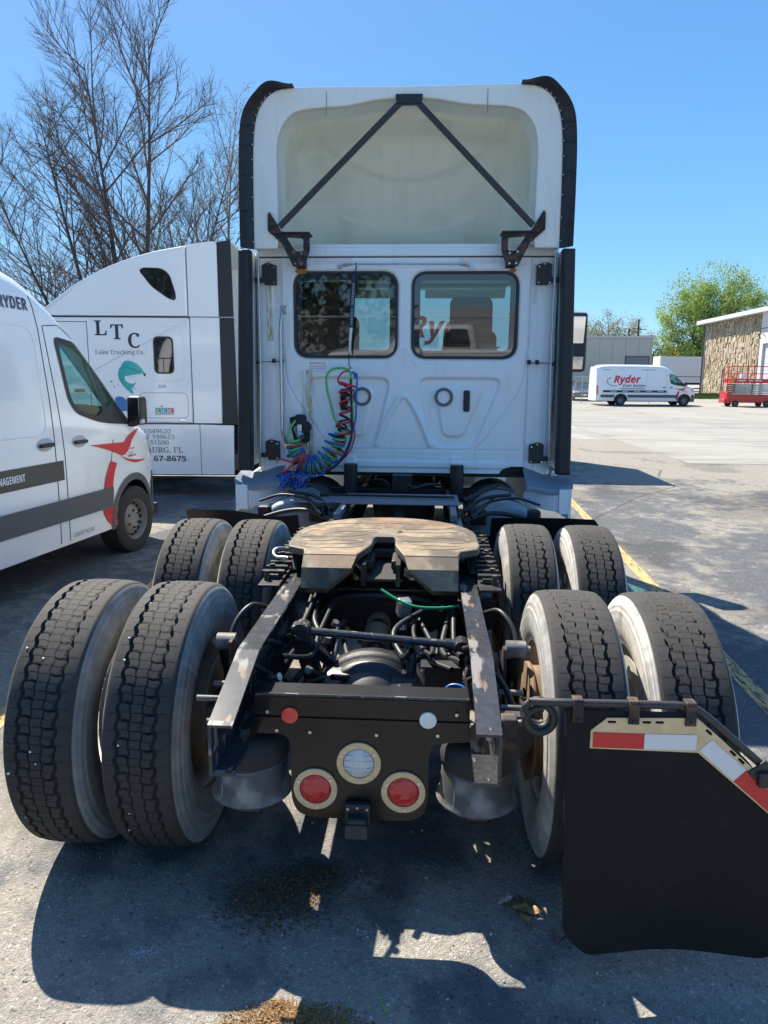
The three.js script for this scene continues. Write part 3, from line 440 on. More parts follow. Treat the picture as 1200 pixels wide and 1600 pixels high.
parts('drive_shaft', [bar([-0.012, 0.60, -0.22], [-0.012, 0.74, -0.98], 0.045, 0.045, 20), bar([-0.012, 0.70, -1.6], [-0.012, 0.72, -3.2], 0.055, 0.055, 20)], M.chassis, truck);
parts('shaft_yoke', [bar([-0.012, 0.665, -0.56], [-0.012, 0.69, -0.70], 0.058, 0.058, 20), bar([-0.012, 0.63, -0.36], [-0.012, 0.655, -0.50], 0.062, 0.062, 20)], M.drum, truck);  // yokes painted tan, standing in for sun catching them
parts('frame_crossmember', [boxTo(-0.353, 0.353, 0.66, 0.86, -0.60, -0.585), boxTo(-0.353, 0.353, 0.85, 0.86, -0.66, -0.52), tube([[-0.35, 0.66, -0.56], [-0.22, 0.79, -0.55], [0, 0.82, -0.54], [0.22, 0.79, -0.55], [0.35, 0.66, -0.56]], 0.022, 30, 10), boxTo(-0.353, 0.353, 0.65, 0.86, -1.75, -1.73), boxTo(-0.353, 0.353, 0.65, 0.86, -2.2, -2.18)], M.chassis, truck);
parts('valve_bracket', [boxTo(0.19, 0.352, 0.748, 0.756, 0.06, 0.13), boxTo(0.205, 0.345, 0.66, 0.745, 0.07, 0.12)], M.chassis, truck);
part('air_valve', [rb(0.06, 0.08, 0.05, 0.01, 0.11, 0.82, -0.38, 0.3, 0.4, 0), bar([0.11, 0.76, -0.38], [0.11, 0.72, -0.37], 0.018)], M.alu, truck);
part('green_air_line', [tube([[0.01, 0.90, -0.37], [0.09, 0.865, -0.33], [0.17, 0.845, -0.31], [0.27, 0.84, -0.32], [0.345, 0.84, -0.35]], 0.0065, 30, 8)], std(0.012, 0.26, 0.09, 0.35), truck);
{
  const r = rng(31), black = []; for (let i = 0; i < 9; i++) { const y = 0.66 + r() * 0.16, s = i % 2 ? 1 : -1; black.push(tube([[s * 0.34, y, 0.2 - r() * 0.3], [s * (0.25 + 0.08 * r()), y - 0.05 * r(), -0.1], [s * (0.28 + 0.06 * r()), y + 0.03, -0.5], [s * 0.33, y, -1.1]], 0.007 + 0.006 * r(), 26, 7)); }
  black.push(tube([[0.14, 0.80, -0.02], [0.155, 0.74, 0.03], [0.15, 0.66, 0.06], [0.17, 0.58, 0.05]], 0.02, 20, 10), tube([[-0.33, 0.72, 0.3], [-0.29, 0.70, 0.25], [-0.3, 0.66, 0.1], [-0.31, 0.6, -0.1]], 0.012, 20, 8));
  for (let i = 0; i < 16; i++) { const s = i % 2 ? 1 : -1, x0 = s * (0.33 - 0.22 * r()), y = 0.60 + r() * 0.24, z0 = 0.28 - r() * 0.3; black.push(tube([[x0, y, z0], [x0 - s * 0.10 * r(), y - 0.09 * r(), z0 - 0.14], [x0 - s * 0.05 + 0.08 * (r() - 0.5), y - 0.03, z0 - 0.32], [s * (0.10 + 0.22 * r()), y + 0.04 * (r() - 0.5), z0 - 0.62]], 0.006 + 0.007 * r(), 24, 7)); }
  parts('air_line', black, M.cable, truck);
  parts('line_clip', Array.from({ length: 14 }, (_, i) => { const s = i % 2 ? 1 : -1; return mv(new THREE.CylinderGeometry(0.014, 0.014, 0.022, 10), s * (0.15 + 0.18 * r()), 0.64 + 0.17 * r(), 0.2 - 0.7 * r(), r() * 3, 0, r() * 3); }), M.cast, truck);
  parts('brake_hose', [-1, 1].flatMap((s) => [tube([[s * 0.35, 0.80, 0.05], [s * 0.40, 0.83, 0.12], [s * 0.47, 0.76, 0.2], [s * 0.50, 0.62, 0.28]], 0.011, 24, 8), tube([[s * 0.36, 0.72, 0.16], [s * 0.44, 0.78, 0.22], [s * 0.50, 0.72, 0.3], [s * 0.52, 0.6, 0.3]], 0.011, 24, 8), tube([[s * 0.44, 0.86, -0.2], [s * 0.5, 0.9, -0.1], [s * 0.55, 0.82, 0.0], [s * 0.52, 0.66, 0.12]], 0.010, 24, 8)]), M.cable, truck);
  parts('blue_air_line', [tube([[0.26, 0.72, 0.3], [0.29, 0.755, 0.29], [0.33, 0.76, 0.3], [0.352, 0.74, 0.32]], 0.006, 20, 8), tube([[-0.33, 0.75, 0.3], [-0.30, 0.735, 0.31], [-0.28, 0.70, 0.3]], 0.006, 20, 8)], M.blueHose, truck);
  part('hose_fitting', [bar([-0.325, 0.762, 0.29], [-0.30, 0.775, 0.3], 0.014, 0.014, 10), bar([-0.315, 0.745, 0.31], [-0.29, 0.757, 0.32], 0.012, 0.012, 10)], M.steel, truck);
}
// --- fifth wheel
{
  const fw = sub('fifth_wheel', truck);
  const Y = 1.03, arc = []; for (let i = 0; i <= 24; i++) { const a = Math.PI * i / 24; arc.push([0.455 * Math.cos(a), 0.92 + 0.45 * Math.sin(a)]); } // outline in x, -z
  const out = [...arc, [-0.455, 0.70], [-0.44, 0.62], [-0.36, 0.565], [-0.345, 0.475], [-0.105, 0.475], [-0.085, 0.55], [-0.055, 0.68], [-0.052, 0.83], [-0.04, 0.86], [0.04, 0.86], [0.052, 0.83], [0.055, 0.68], [0.085, 0.55], [0.105, 0.475], [0.345, 0.475], [0.36, 0.565], [0.44, 0.62], [0.455, 0.70]];
  const plate = part('top_plate', ext(out, 0.036, { bevel: 0.008, rx: -Math.PI / 2, y: Y - 0.036 }), M.fifth, fw);
  // sloping pick up ramps at the back
  for (const s of [-1, 1]) {
    const A = [[0.345, Y - 0.004, -0.478], [0.105, Y - 0.004, -0.478], [0.235, Y - 0.135, -0.385], [0.345, Y - 0.135, -0.385]].map(([x, y, z]) => [x * s, y, z]);
    const mid = [[0.345, Y - 0.05, -0.418], [0.125, Y - 0.05, -0.418]].map(([x, y, z]) => [x * s, y, z]);
    const strip = (P) => { const g = new THREE.BufferGeometry(), p = []; for (let i = 1; i < P.length - 1; i++) p.push(...P[0], ...P[i], ...P[i + 1]); g.setAttribute('position', new THREE.Float32BufferAttribute(p, 3)); g.computeVertexNormals(); return g; };
    const dn = ([x, y, z]) => [x, y - 0.03, z - 0.035], loop = [A[0], A[1], mid[1], A[2], A[3], mid[0]];
    const faces = [strip([A[0], A[1], mid[1], mid[0]]), strip([mid[0], mid[1], A[2], A[3]]), strip([dn(A[0]), dn(A[1]), dn(mid[1]), dn(mid[0])]), strip([dn(mid[0]), dn(mid[1]), dn(A[2]), dn(A[3])])];
    for (let i = 0; i < loop.length; i++) { const a = loop[i], b = loop[(i + 1) % loop.length]; faces.push(strip([a, b, dn(b), dn(a)])); }
    part('pickup_ramp', faces, M.fifth, fw);
  }
  // throat and lock jaws
  part('lock_jaw', [rb(0.05, 0.05, 0.18, 0.012, -0.066, Y - 0.085, -0.70), rb(0.05, 0.05, 0.18, 0.012, 0.066, Y - 0.085, -0.70), rb(0.18, 0.05, 0.06, 0.012, 0, Y - 0.085, -0.87), box(0.20, 0.012, 0.4, 0, Y - 0.125, -0.7)], M.black, fw);
  parts('throat_wall', [-1, 1].map((s) => ext([[0.475, 0], [0.86, 0], [0.86, -0.07], [0.475, -0.10]], 0.02, { ry: Math.PI / 2, x: s * 0.078 - 0.01, y: Y - 0.046 })), M.chassis, fw);
  part('skirt_rib', [ext(arc.concat([[-0.455, 0.80], [-0.435, 0.80], ...[...arc].reverse().map(([x, z]) => [x * 0.955, 0.92 + (z - 0.92) * 0.955]), [0.435, 0.80], [0.455, 0.80]]), 0.05, { rx: -Math.PI / 2, y: Y - 0.096 }), box(0.8, 0.06, 0.02, 0, Y - 0.08, -0.95)], M.chassis, fw);
  // grease worked into the curved grooves of the plate
  const gl = (pts) => tube(pts.map(([x, z]) => [x, Y + 0.0006, -z]), 0.0024, 60, 5), lines = [];
  for (const s of [-1, 1]) {
    lines.push(gl([[s * 0.09, 0.64], [s * 0.16, 0.60], [s * 0.27, 0.59], [s * 0.36, 0.62], [s * 0.37, 0.66], [s * 0.30, 0.66], [s * 0.19, 0.68], [s * 0.1, 0.72], [s * 0.12, 0.76], [s * 0.22, 0.755], [s * 0.34, 0.73], [s * 0.41, 0.77], [s * 0.40, 0.82], [s * 0.30, 0.84], [s * 0.17, 0.85], [s * 0.09, 0.90]]));
    lines.push(gl([[s * 0.41, 0.88], [s * 0.37, 0.98], [s * 0.25, 0.96], [s * 0.12, 0.97], [s * 0.05, 0.95]]), gl([[s * 0.03, 1.04], [s * 0.14, 1.05], [s * 0.28, 1.06], [s * 0.34, 1.12], [s * 0.22, 1.17], [s * 0.1, 1.19], [s * 0.01, 1.19]]));
  }
  part('grease_groove', lines, M.greaseLine, plate);
  part('plate_bolt', [bar([0.07, Y, -0.97], [0.07, Y + 0.006, -0.97], 0.012, 0.009, 8)], M.black, plate);
  // trunnion brackets, slide rails and their bolts
  for (const s of [-1, 1]) {
    part('trunnion_bracket', [ext(rpoly([[0.62, 0.905], [1.10, 0.905], [1.0, 0.99], [0.72, 0.99]], 0.02), 0.03, { ry: Math.PI / 2, x: s * 0.42 - 0.015 }), bar([s * 0.38, 0.955, -0.86], [s * 0.47, 0.955, -0.86], 0.03, 0.03, 16)], M.chassis, fw);
    const mr = part('mounting_angle', [boxTo(s > 0 ? 0.435 : -0.53, s > 0 ? 0.53 : -0.435, 0.900, 0.912, -1.55, -0.36, 0.003), boxTo(s > 0 ? 0.4315 : -0.4435, s > 0 ? 0.4435 : -0.4315, 0.70, 0.898, -1.5, -0.45), boxTo(s > 0 ? 0.455 : -0.515, s > 0 ? 0.515 : -0.455, 0.913, 0.935, -1.45, -0.45, 0.004), ...Array.from({ length: 12 }, (_, i) => box(0.10, 0.012, 0.03, s * 0.485, 0.94, -1.42 + i * 0.085))], M.chassis, fw);
    part('bolt', Array.from({ length: 9 }, (_, i) => bar([s * 0.505, 0.912, -1.4 + i * 0.12], [s * 0.505, 0.956, -1.4 + i * 0.12], 0.014, 0.013, 6)), M.rusty, mr);
  }
  part('release_handle', [tube([[-0.46, 0.99, -0.72], [-0.50, 1.0, -0.69], [-0.52, 0.99, -0.66], [-0.50, 0.975, -0.62], [-0.44, 0.975, -0.6]], 0.008, 24, 8)], M.alu, fw);
}
// --- quarter fenders ahead of the front drive tyres, deck plates, tanks
for (const s of [-1, 1]) {
  const k = s < 0 ? -0.05 : 0;
  part('quarter_fender', [0, 0.008].map((o) => grid(16, 18, (u, v) => { const x = s * lerp(0.60, s < 0 ? 1.31 : 1.265, u), w = s < 0 ? 0.045 * Math.pow(u, 3) - 0.012 * Math.sin(u * 8) : 0.008 * Math.sin(u * 3), e = sstep(0.94, 1, u) * 0.05 * v * (s > 0 ? 1 : 0.3); return [x, lerp(0.50, 0.962 + w, v) - e, -1.93 + 0.13 * v * v + 0.05 * v - o]; })), new THREE.MeshStandardMaterial({ color: lin(0.014, 0.014, 0.016), roughness: 0.55, side: THREE.DoubleSide }), truck);
  part('fender_bracket', [bar([s * 0.44, 0.8, -1.9], [s * 0.9, 0.86, -1.82], 0.02)], M.chassis, truck);
  const tk = sub('fuel_tank', truck); part('shell', mv(lathe([[0.001, -0.75], [0.21, -0.74], [0.245, -0.70], [0.25, -0.66], [0.25, 0.66], [0.245, 0.70], [0.21, 0.74], [0.001, 0.75]], 48), s * 0.78, 0.68, -3.22, Math.PI / 2), M.tank, tk);
  parts('strap', [-2.68, -3.2].map((z) => mv(new THREE.CylinderGeometry(0.255, 0.255, 0.05, 48, 1, true), s * 0.78, 0.68, z, Math.PI / 2)), M.steel, tk);
  parts('tank_hose', [tube([[s * 0.5, 0.88, -2.2], [s * 0.62, 0.955, -2.35], [s * 0.82, 0.985, -2.4], [s * 1.0, 0.93, -2.45]], 0.01, 24, 8), tube([[s * 0.46, 0.90, -2.3], [s * 0.6, 0.97, -2.45], [s * 0.8, 0.99, -2.52]], 0.013, 24, 8), tube([[s * 0.5, 0.9, -2.1], [s * 0.56, 0.93, -2.2], [s * 0.7, 0.965, -2.6]], 0.012, 24, 8), bar([s * 0.52, 0.93, -2.22], [s * 0.56, 0.93, -2.22], 0.03), tube([[s * 0.45, 0.86, -2.15], [s * 0.62, 0.90, -2.25], [s * 0.8, 0.88, -2.3], [s * 1.05, 0.80, -2.3]], 0.016, 24, 8), tube([[s * 0.47, 0.93, -2.6], [s * 0.6, 0.96, -2.8], [s * 0.75, 0.99, -3.0]], 0.014, 24, 8), rb(0.12, 0.10, 0.16, 0.02, s * 0.56, 0.86, -2.35), rb(0.09, 0.14, 0.09, 0.02, s * 0.95, 0.84, -2.38)], M.cable, truck);
}
{
  const deck = sub('deck_plate', truck);
  part('plank', [boxTo(-0.77, -0.40, 0.937, 0.947, -2.62, -2.36, 0.003), ...Array.from({ length: 12 }, (_, i) => box(0.016, 0.004, 0.2, -0.75 + i * 0.03, 0.948, -2.49))], M.deck, deck);
  part('plank', [boxTo(-0.395, 0.43, 0.94, 0.95, -2.50, -2.30, 0.003), ...Array.from({ length: 26 }, (_, i) => box(0.016, 0.004, 0.15, -0.37 + i * 0.031, 0.951, -2.40))], M.deck, deck);
  part('plank', [boxTo(-0.395, 0.43, 0.94, 0.95, -2.74, -2.53, 0.003), ...Array.from({ length: 26 }, (_, i) => box(0.016, 0.004, 0.15, -0.37 + i * 0.031, 0.951, -2.635))], M.deck, deck);
  parts('support', [boxTo(-0.40, -0.36, 0.9, 0.938, -2.75, -1.95), boxTo(0.36, 0.40, 0.9, 0.938, -2.75, -1.95)], M.deck, deck);
  part('tie_rod', [bar([-0.55, 0.966, -2.56], [0.40, 0.966, -2.515], 0.009, 0.009, 8), bar([-0.58, 0.966, -2.56], [-0.52, 0.966, -2.56], 0.014, 0.014, 8)], M.cable, deck);
}
// --- cab mounts and the dark works under the cab
parts('cab_mount', [...[-0.42, 0.44].map((x) => bar([x, 0.86, -3.2], [x, 1.12, -3.2], 0.06, 0.055, 18)), boxTo(-0.08, 0.08, 0.90, 1.03, -3.32, -3.18), boxTo(-0.6, 0.6, 0.80, 0.9, -3.45, -3.36), ...[-0.42, 0.44].map((x) => boxTo(x - 0.08, x + 0.08, 0.84, 0.88, -3.3, -3.05))], M.chassis, truck);
parts('gearbox', [rb(0.55, 0.5, 1.2, 0.08, 0, 0.72, -4.2), rb(0.7, 0.7, 1.3, 0.08, 0, 0.95, -6.2)], M.chassis, truck);
parts('under_cab_hose', [tube([[-0.3, 0.96, -3.28], [-0.2, 1.0, -3.15], [-0.12, 0.99, -3.1], [-0.1, 0.9, -3.1]], 0.007, 20, 6), tube([[0.05, 0.98, -3.0], [0.12, 0.975, -2.9], [0.2, 0.99, -2.95], [0.3, 0.97, -3.1]], 0.012, 20, 6)], M.cable, truck);
// --- cab: pressed back wall with two windows
const ZB = -3.35, WINS = [rrect(-0.892, -0.06, 1.97, 2.638, 0.12, 8), rrect(0.06, 0.898, 1.968, 2.637, 0.12, 8)];
const cab = sub('cab', truck);
{
  const tr = (s, P) => P.map(([x, y]) => [x * s, y]);
  const O = [[0.10, 1.815], [0.81, 1.815], [0.585, 1.25], [0.235, 1.25]], I = [[0.25, 1.735], [0.65, 1.735], [0.49, 1.335], [0.325, 1.335]];
  const outer = [1, -1].map((s) => tr(s, rpoly(O, 0.11, 6))), inner = [1, -1].map((s) => tr(s, rpoly(I, 0.06, 6)));
  const arch = []; for (let i = -10; i <= 10; i++) { const t = i / 10; arch.push([t * 0.22, 1.668 - 0.40 * Math.pow(Math.abs(t), 1.5)]); }
  const diag = [1, -1].map((s) => tr(s, [[0.99, 2.05], [0.965, 1.78], [0.92, 1.68], [0.66, 1.30], [0.585, 1.235], [0.585, 1.12]])), low = [[-0.93, 1.235], [0.93, 1.235]];
  const notch = [[-0.14, 1.92], [-0.09, 2.0], [-0.045, 2.045], [0.005, 2.045], [0.05, 2.0], [0.10, 1.92]];
  const z = (x, y) => {
    let d = 0; const k = x > 0 ? 0 : 1;
    const a = polyDist(x, y, outer[k]), b = polyDist(x, y, inner[k]);
    d -= 0.024 * (1 - sstep(-0.018, 0.004, a)); d += 0.020 * (1 - sstep(-0.012, 0.010, b));
    d += 0.018 * (1 - sstep(0.0, 0.035, polyDist(x, y, arch, false))) * (y < 1.69 ? 1 : 0);
    const dg = polyDist(x, y, diag[k], false); d -= 0.008 * (1 - sstep(0.001, 0.010, dg));
    d += 0.004 * (1 - sstep(0.002, 0.018, polyDist(x, y, notch, false)));
    d -= 0.004 * (1 - sstep(0.001, 0.01, Math.abs(y - 1.228))) * (Math.abs(x) < 0.95 ? 1 : 0);
    d += 0.010 * sstep(1.14, 1.125, y) - 0.012 * sstep(1.085, 1.07, y) * (Math.abs(x) < 0.95 ? 1 : 0);
    for (const W of WINS) { const w = polyDist(x, y, W); d -= 0.012 * (1 - sstep(0.004, 0.028, w)); }
    d -= 0.016 * sstep(0.985, 1.0, Math.abs(x)) - 0.010 * sstep(1.06, 1.075, Math.abs(x)) + 0.010 * sstep(1.10, 1.16, Math.abs(x));
    d -= 0.004 * (1 - sstep(0.002, 0.010, Math.abs(y - 2.70))) * (Math.abs(x) < 0.95 ? 1 : 0);
    for (const cx of [-0.44, 0.43]) d += 0.012 * (1 - sstep(0.03, 0.05, Math.abs(x - cx))) * sstep(1.19, 1.16, y);
    return d + 0.0022 * (fbm(x * 2.3 + 4, y * 2.3, 505, 3) - 0.5) * 2;
  };
  const X0 = -1.16, X1 = 1.16, Y0 = 1.035, Y1 = 2.745;
  const g = grid(330, 245, (u, v) => { const x = lerp(X0, X1, u), y = lerp(Y0, Y1, v); return [x, y, ZB + z(x, y)]; }, (u, v) => { const x = lerp(X0, X1, u), y = lerp(Y0, Y1, v); if (((x - 0.93) / 0.135) ** 2 + ((y - 1.03) / 0.07) ** 2 < 1) return false; return !WINS.some((W) => inPoly(x, y, W)); });
  const back = part('back_wall', g, M.cab, cab);
  part('wall_corner', [-1, 1].map((s) => grid(8, 4, (u, v) => { const a = u * Math.PI / 2; return [s * (1.16 + 0.05 * Math.sin(a)), lerp(Y0, Y1, v), ZB - 0.02 - 0.05 * (1 - Math.cos(a))]; })), M.cab, back);
  part('wall_lining', ext([[-1.16, 1.04], [1.16, 1.04], [1.16, 2.74], [-1.16, 2.74]], 0.02, { holes: WINS.map((W) => [...insetPoly(W, -0.01)].reverse()), z: ZB - 0.09 }), M.lining, back);
}
for (const W of WINS) {
  const w = sub('rear_window', cab), cx = (W[0][0] + W[Math.floor(W.length / 2)][0]) / 2;
  part('seal', ext(insetPoly(W, -0.006), 0.06, { holes: [[...insetPoly(W, 0.016)].reverse()], z: ZB - 0.058, bevel: 0.004 }), M.blackPlastic, w);
  const tilt = (g) => { g.translate(0, -2.303, 0); g.rotateX(0.049); g.translate(0, 2.303, ZB - 0.026); return g; };
  part('pane', tilt(new THREE.ShapeGeometry(shape(insetPoly(W, 0.012)))), M.glass, w);
  part('frit_border', tilt(ext(insetPoly(W, 0.012), 0.003, { holes: [[...insetPoly(W, 0.062)].reverse()], z: -0.006 })), std(0.045, 0.05, 0.062, 0.6), w);
}
{ // cab sides, roof, floor, windscreen frame and inside
  for (const s of [-1, 1]) {
    const side = ext(rpoly([[3.42, 1.04], [5.15, 1.04], [5.3, 1.75], [4.98, 2.72], [4.7, 2.82], [3.42, 2.82]], [0, 0.05, 0.05, 0.12, 0.1, 0]), 0.03, { holes: [rpoly([[3.95, 1.75], [3.95, 2.5], [4.85, 2.5], [5.08, 1.78]], 0.06).reverse()], ry: Math.PI / 2 });
    part('side_wall', side.translate(s * 1.195 - 0.015, 0, 0), M.cab, cab);
    const d = sub('door', cab); part('pane', mv(new THREE.ShapeGeometry(shape(rpoly([[3.95, 1.75], [3.95, 2.5], [4.85, 2.5], [5.08, 1.78]], 0.06))), s * 1.19, 0, 0, 0, Math.PI / 2), M.vanGlass, d);
    part('handle', rb(0.02, 0.05, 0.16, 0.008, s * 1.222, 1.55, -4.05), M.black, d);
  }
  part('roof', [boxTo(-1.18, 1.18, 2.79, 2.82, -4.75, -3.38), boxTo(-1.1, 1.1, 2.735, 2.765, -4.9, -3.45), boxTo(-1.1, 1.1, 2.70, 2.79, -5.02, -4.76)], M.cab, cab);
  part('headliner', [boxTo(-1.15, 1.15, 2.715, 2.733, -4.85, -3.46), rb(1.9, 0.10, 0.22, 0.04, 0, 2.725, -4.80)], M.headliner, cab);
  part('floor', [boxTo(-1.15, 1.15, 1.0, 1.038, -5.3, -3.4)], M.interior, cab);
  part('windscreen', [grid(10, 6, (u, v) => [lerp(-1.08, 1.08, u), lerp(1.78, 2.70, v), lerp(-5.42, -5.03, v) + 0.22 * Math.pow(Math.abs(u - 0.5) * 2, 2)])], M.windscreen, cab);
  parts('windscreen_pillar', [beam([-1.13, 1.72, -5.22], [-1.13, 2.76, -4.86], 0.09, 0.08), beam([1.13, 1.72, -5.22], [1.13, 2.76, -4.86], 0.09, 0.08)], M.cab, cab);
  part('dashboard', [rb(2.2, 0.5, 0.6, 0.1, 0, 1.55, -4.98), rb(0.6, 0.16, 0.3, 0.06, -0.55, 1.8, -4.75)], M.interior, cab);
  const wheelS = sub('steering_wheel', cab, [-0.55, 1.83, -4.55], [-0.9, 0, 0]); part('rim', new THREE.TorusGeometry(0.22, 0.016, 10, 36), M.black, wheelS); part('spokes', [box(0.4, 0.03, 0.02), box(0.03, 0.2, 0.02, 0, -0.1)], M.black, wheelS);
  for (const x of [-0.69, 0.55]) { const st = sub('seat', cab), dy = x < 0 ? 0.10 : -0.02; part('backrest', [rb(x < 0 ? 0.56 : 0.46, 0.78, 0.16, 0.07, x, 1.85 + dy, -3.80, -0.12)], M.seat, st); part('headrest', [rb(x < 0 ? 0.46 : 0.36, 0.38, 0.13, 0.06, x, 2.32 + dy, -3.72, -0.12)], M.seat, st); part('cushion', [rb(0.54, 0.16, 0.5, 0.06, x, 1.52, -4.05)], M.seat, st); part('pedestal', [box(0.36, 0.4, 0.36, x, 1.24, -4.05)], M.interior, st); }
  parts('sun_visor', [rb(0.8, 0.14, 0.025, 0.01, -0.55, 2.655, -4.93, 0.9), rb(0.8, 0.14, 0.025, 0.01, 0.55, 2.655, -4.93, 0.9)], M.headliner, cab);
  // bonnet, wings, bumper
  part('bonnet', grid(24, 24, (u, v) => { const a = lerp(-1, 1, u), z = lerp(-5.2, -7.55, v), w = lerp(1.05, 0.82, v), t = lerp(1.80, 1.36, v * v); return [a * w, t - 0.5 * Math.pow(Math.abs(a), 4) * 0.8 - 0.18 * sstep(0.85, 1, v), z]; }), M.cab, cab);
  part('grille', [rb(1.3, 0.75, 0.08, 0.04, 0, 0.92, -7.56)], M.blackPlastic, cab);
  part('front_bumper', [rb(2.4, 0.38, 0.35, 0.1, 0, 0.5, -7.6)], M.cab, cab);
  for (const s of [-1, 1]) { part('front_wing', [grid(14, 6, (u, v) => { const a = lerp(-0.1, Math.PI + 0.1, u); return [s * lerp(0.78, 1.23, v), 0.5 + 0.62 * Math.sin(a), -6.75 + 0.66 * Math.cos(a)]; }), grid(14, 4, (u, v) => { const a = lerp(-0.1, Math.PI + 0.1, u), r = lerp(1, 1.35, v); return [s * 1.23, 0.5 + 0.62 * Math.sin(a) * r, -6.75 + 0.66 * Math.cos(a) * lerp(1, 1.15, v)]; })], M.cab, cab); part('headlamp', [rb(0.34, 0.2, 0.2, 0.06, s * 0.95, 1.02, -7.48)], M.clearLens, cab); part('step_skirt', [boxTo(s > 0 ? 1.12 : -1.2, s > 0 ? 1.2 : -1.12, 0.35, 1.02, -5.9, -3.9, 0.02)], M.cab, cab); }
}
// --- roof fairing
const fairing = sub('roof_fairing', truck);
{
  const half = [[1.175, 2.795], [1.172, 3.2], [1.165, 3.52], [1.145, 3.70], [1.10, 3.82], [1.02, 3.90], [0.90, 3.938], [0.6, 3.945], [0.3, 3.942], [0, 3.94]];
  const op = [[0.975, 2.855], [0.985, 3.40], [0.975, 3.58], [0.915, 3.71], [0.79, 3.785], [0.47, 3.808], [0.36, 3.825], [0.2, 3.85], [0, 3.856]];
  const full = (h) => [...h, ...h.slice(0, -1).reverse().map(([x, y]) => [-x, y])], smoothOut = (h) => { const c = new THREE.SplineCurve(full(h).map((p) => V2(...p))); return c.getPoints(90).map((p) => [p.x, p.y]); };
  const OUT = smoothOut(half), OPN = (() => { const c = new THREE.SplineCurve(full(op).slice(1, -1).map((p) => V2(...p))).getPoints(64).map((p) => [p.x, p.y]); return [op[0], ...c, [-op[0][0], op[0][1]]]; })(), Z0 = -3.20;
  const ringHole = [...OPN].reverse();
  part('rim', [ext([...OUT, [-1.175, 2.79], [-0.99, 2.79], [-0.975, 2.855], ...[...OPN].reverse(), [0.99, 2.79], [1.175, 2.79]], 0.05, { bevel: 0.012, z: Z0 - 0.05 })], M.fairRim, fairing);
  part('shell', grid(90, 30, (u, v) => { const p = OUT[Math.round(u * 90)], t = v, z = lerp(Z0 - 0.03, -5.25, t), k = 1 - 0.86 * Math.pow(t, 1.7); return [p[0] * (1 - 0.16 * t * t), 2.80 + (p[1] - 2.80) * k, z]; }), M.cab, fairing);
  // hollow inside: rounded lip, then the dished wall that runs forward and down
  const inr = (e) => OPN.map(([x, y]) => [x * (1 - e), 2.855 + (y - 2.855) * (1 - e * 0.9)]);
  const lip = [[0, Z0 - 0.045], [0.004, Z0 - 0.07], [0.008, Z0 - 0.14], [0.014, Z0 - 0.19], [0.022, Z0 - 0.215]];
  part('inner_lip', grid(OPN.length - 1, lip.length - 1, (u, v) => { const l = lip[Math.round(v * (lip.length - 1))], p = inr(l[0])[Math.round(u * (OPN.length - 1))]; return [p[0], p[1], l[1]]; }), M.fairRim, fairing);
  const E = inr(0.022), topAt = (x) => { for (let i = 0; i < E.length - 1; i++) { const a = E[i], b = E[i + 1]; if (a[0] >= x && b[0] <= x && a[0] - b[0] > 1e-6) return lerp(a[1], b[1], (a[0] - x) / (a[0] - b[0])); } return 3.3; };
  const wall = grid(110, 90, (u, v) => {
    const w = 0.966, x = lerp(w, -w, u), T = topAt(clamp(x, -0.955, 0.955)), y = lerp(2.80, T, v), e = 1 - Math.pow(Math.abs(x) / w, 7);
    const h = (T - y) / (T - 2.80), h2 = (3.79 - y) / 0.99; let d = 0.55 * Math.pow(clamp(h2), 0.9) * Math.min(1, Math.pow(e, 0.6)) * Math.pow(clamp(h * 6), 0.6) + 0.10 * Math.min(1, e * 2.5) * Math.min(1, h * 8);
    const q = y - (3.06 + 0.35 * x * x); d -= 0.05 * sstep(0.012, -0.02, q) * sstep(0.62, 0.45, Math.abs(x)) * sstep(2.80, 2.95, y) ;
    const q2 = y - (3.42 + 0.5 * x * x); d += 0.02 * sstep(0.03, -0.03, q2) * sstep(0.8, 0.55, Math.abs(x));
    return [x, y, Z0 - 0.215 - d];
  });
  part('inner_wall', wall, M.fairIn, fairing);
  part('rim_seam', [-1, 1].map((s) => tube([[s * 0.605, 3.943, Z0 - 0.02], [s * 0.60, 3.90, Z0 + 0.0015], [s * 0.60, 3.80, Z0 + 0.0015], [s * 0.605, 3.75, Z0 - 0.02]], 0.0018, 20, 5)), M.greyPlastic, fairing);
  // black flexible edge with its rivets
  for (const s of [-1, 1]) {
    const path = curve([[1.168, 2.79, 0], [1.166, 3.2, 0], [1.158, 3.52, 0], [1.135, 3.71, 0], [1.085, 3.83, 0], [1.0, 3.905, 0], [0.84, 3.935, 0]]);
    const wd = (t) => 0.092 * (1 - 0.35 * sstep(0.45, 0.75, t)) * (1 - 0.97 * sstep(0.80, 1, t)) + 0.004;
    const sheetT = (o) => grid(60, 8, (u, v) => { const p = path.getPoint(u), q = path.getTangent(u), n = V3(q.y, -q.x, 0), w = wd(u) * v; return [s * (p.x + n.x * w), p.y + n.y * w + o * 0, lerp(Z0 - 0.02, Z0 + 0.09, v * v) - 0.02 * v + o]; });
    const et = part('edge_trim', [sheetT(0.0), sheetT(0.008), grid(60, 1, (u, v) => { const p = path.getPoint(u), q = path.getTangent(u), w = wd(u); return [s * (p.x + q.y * w), p.y - q.x * w, Z0 + 0.07 + 0.008 * v]; })], new THREE.MeshStandardMaterial({ color: lin(0.02, 0.02, 0.024), roughness: 0.5, side: THREE.DoubleSide }), fairing);
    const rv = []; for (let i = 0; i < 15; i++) { const p = path.getPoint(0.02 + i * 0.066); rv.push(mv(new THREE.SphereGeometry(0.008, 8, 6), s * (p.x + 0.012), p.y, Z0 + 0.006)); } part('rivet', rv, M.steel, et);
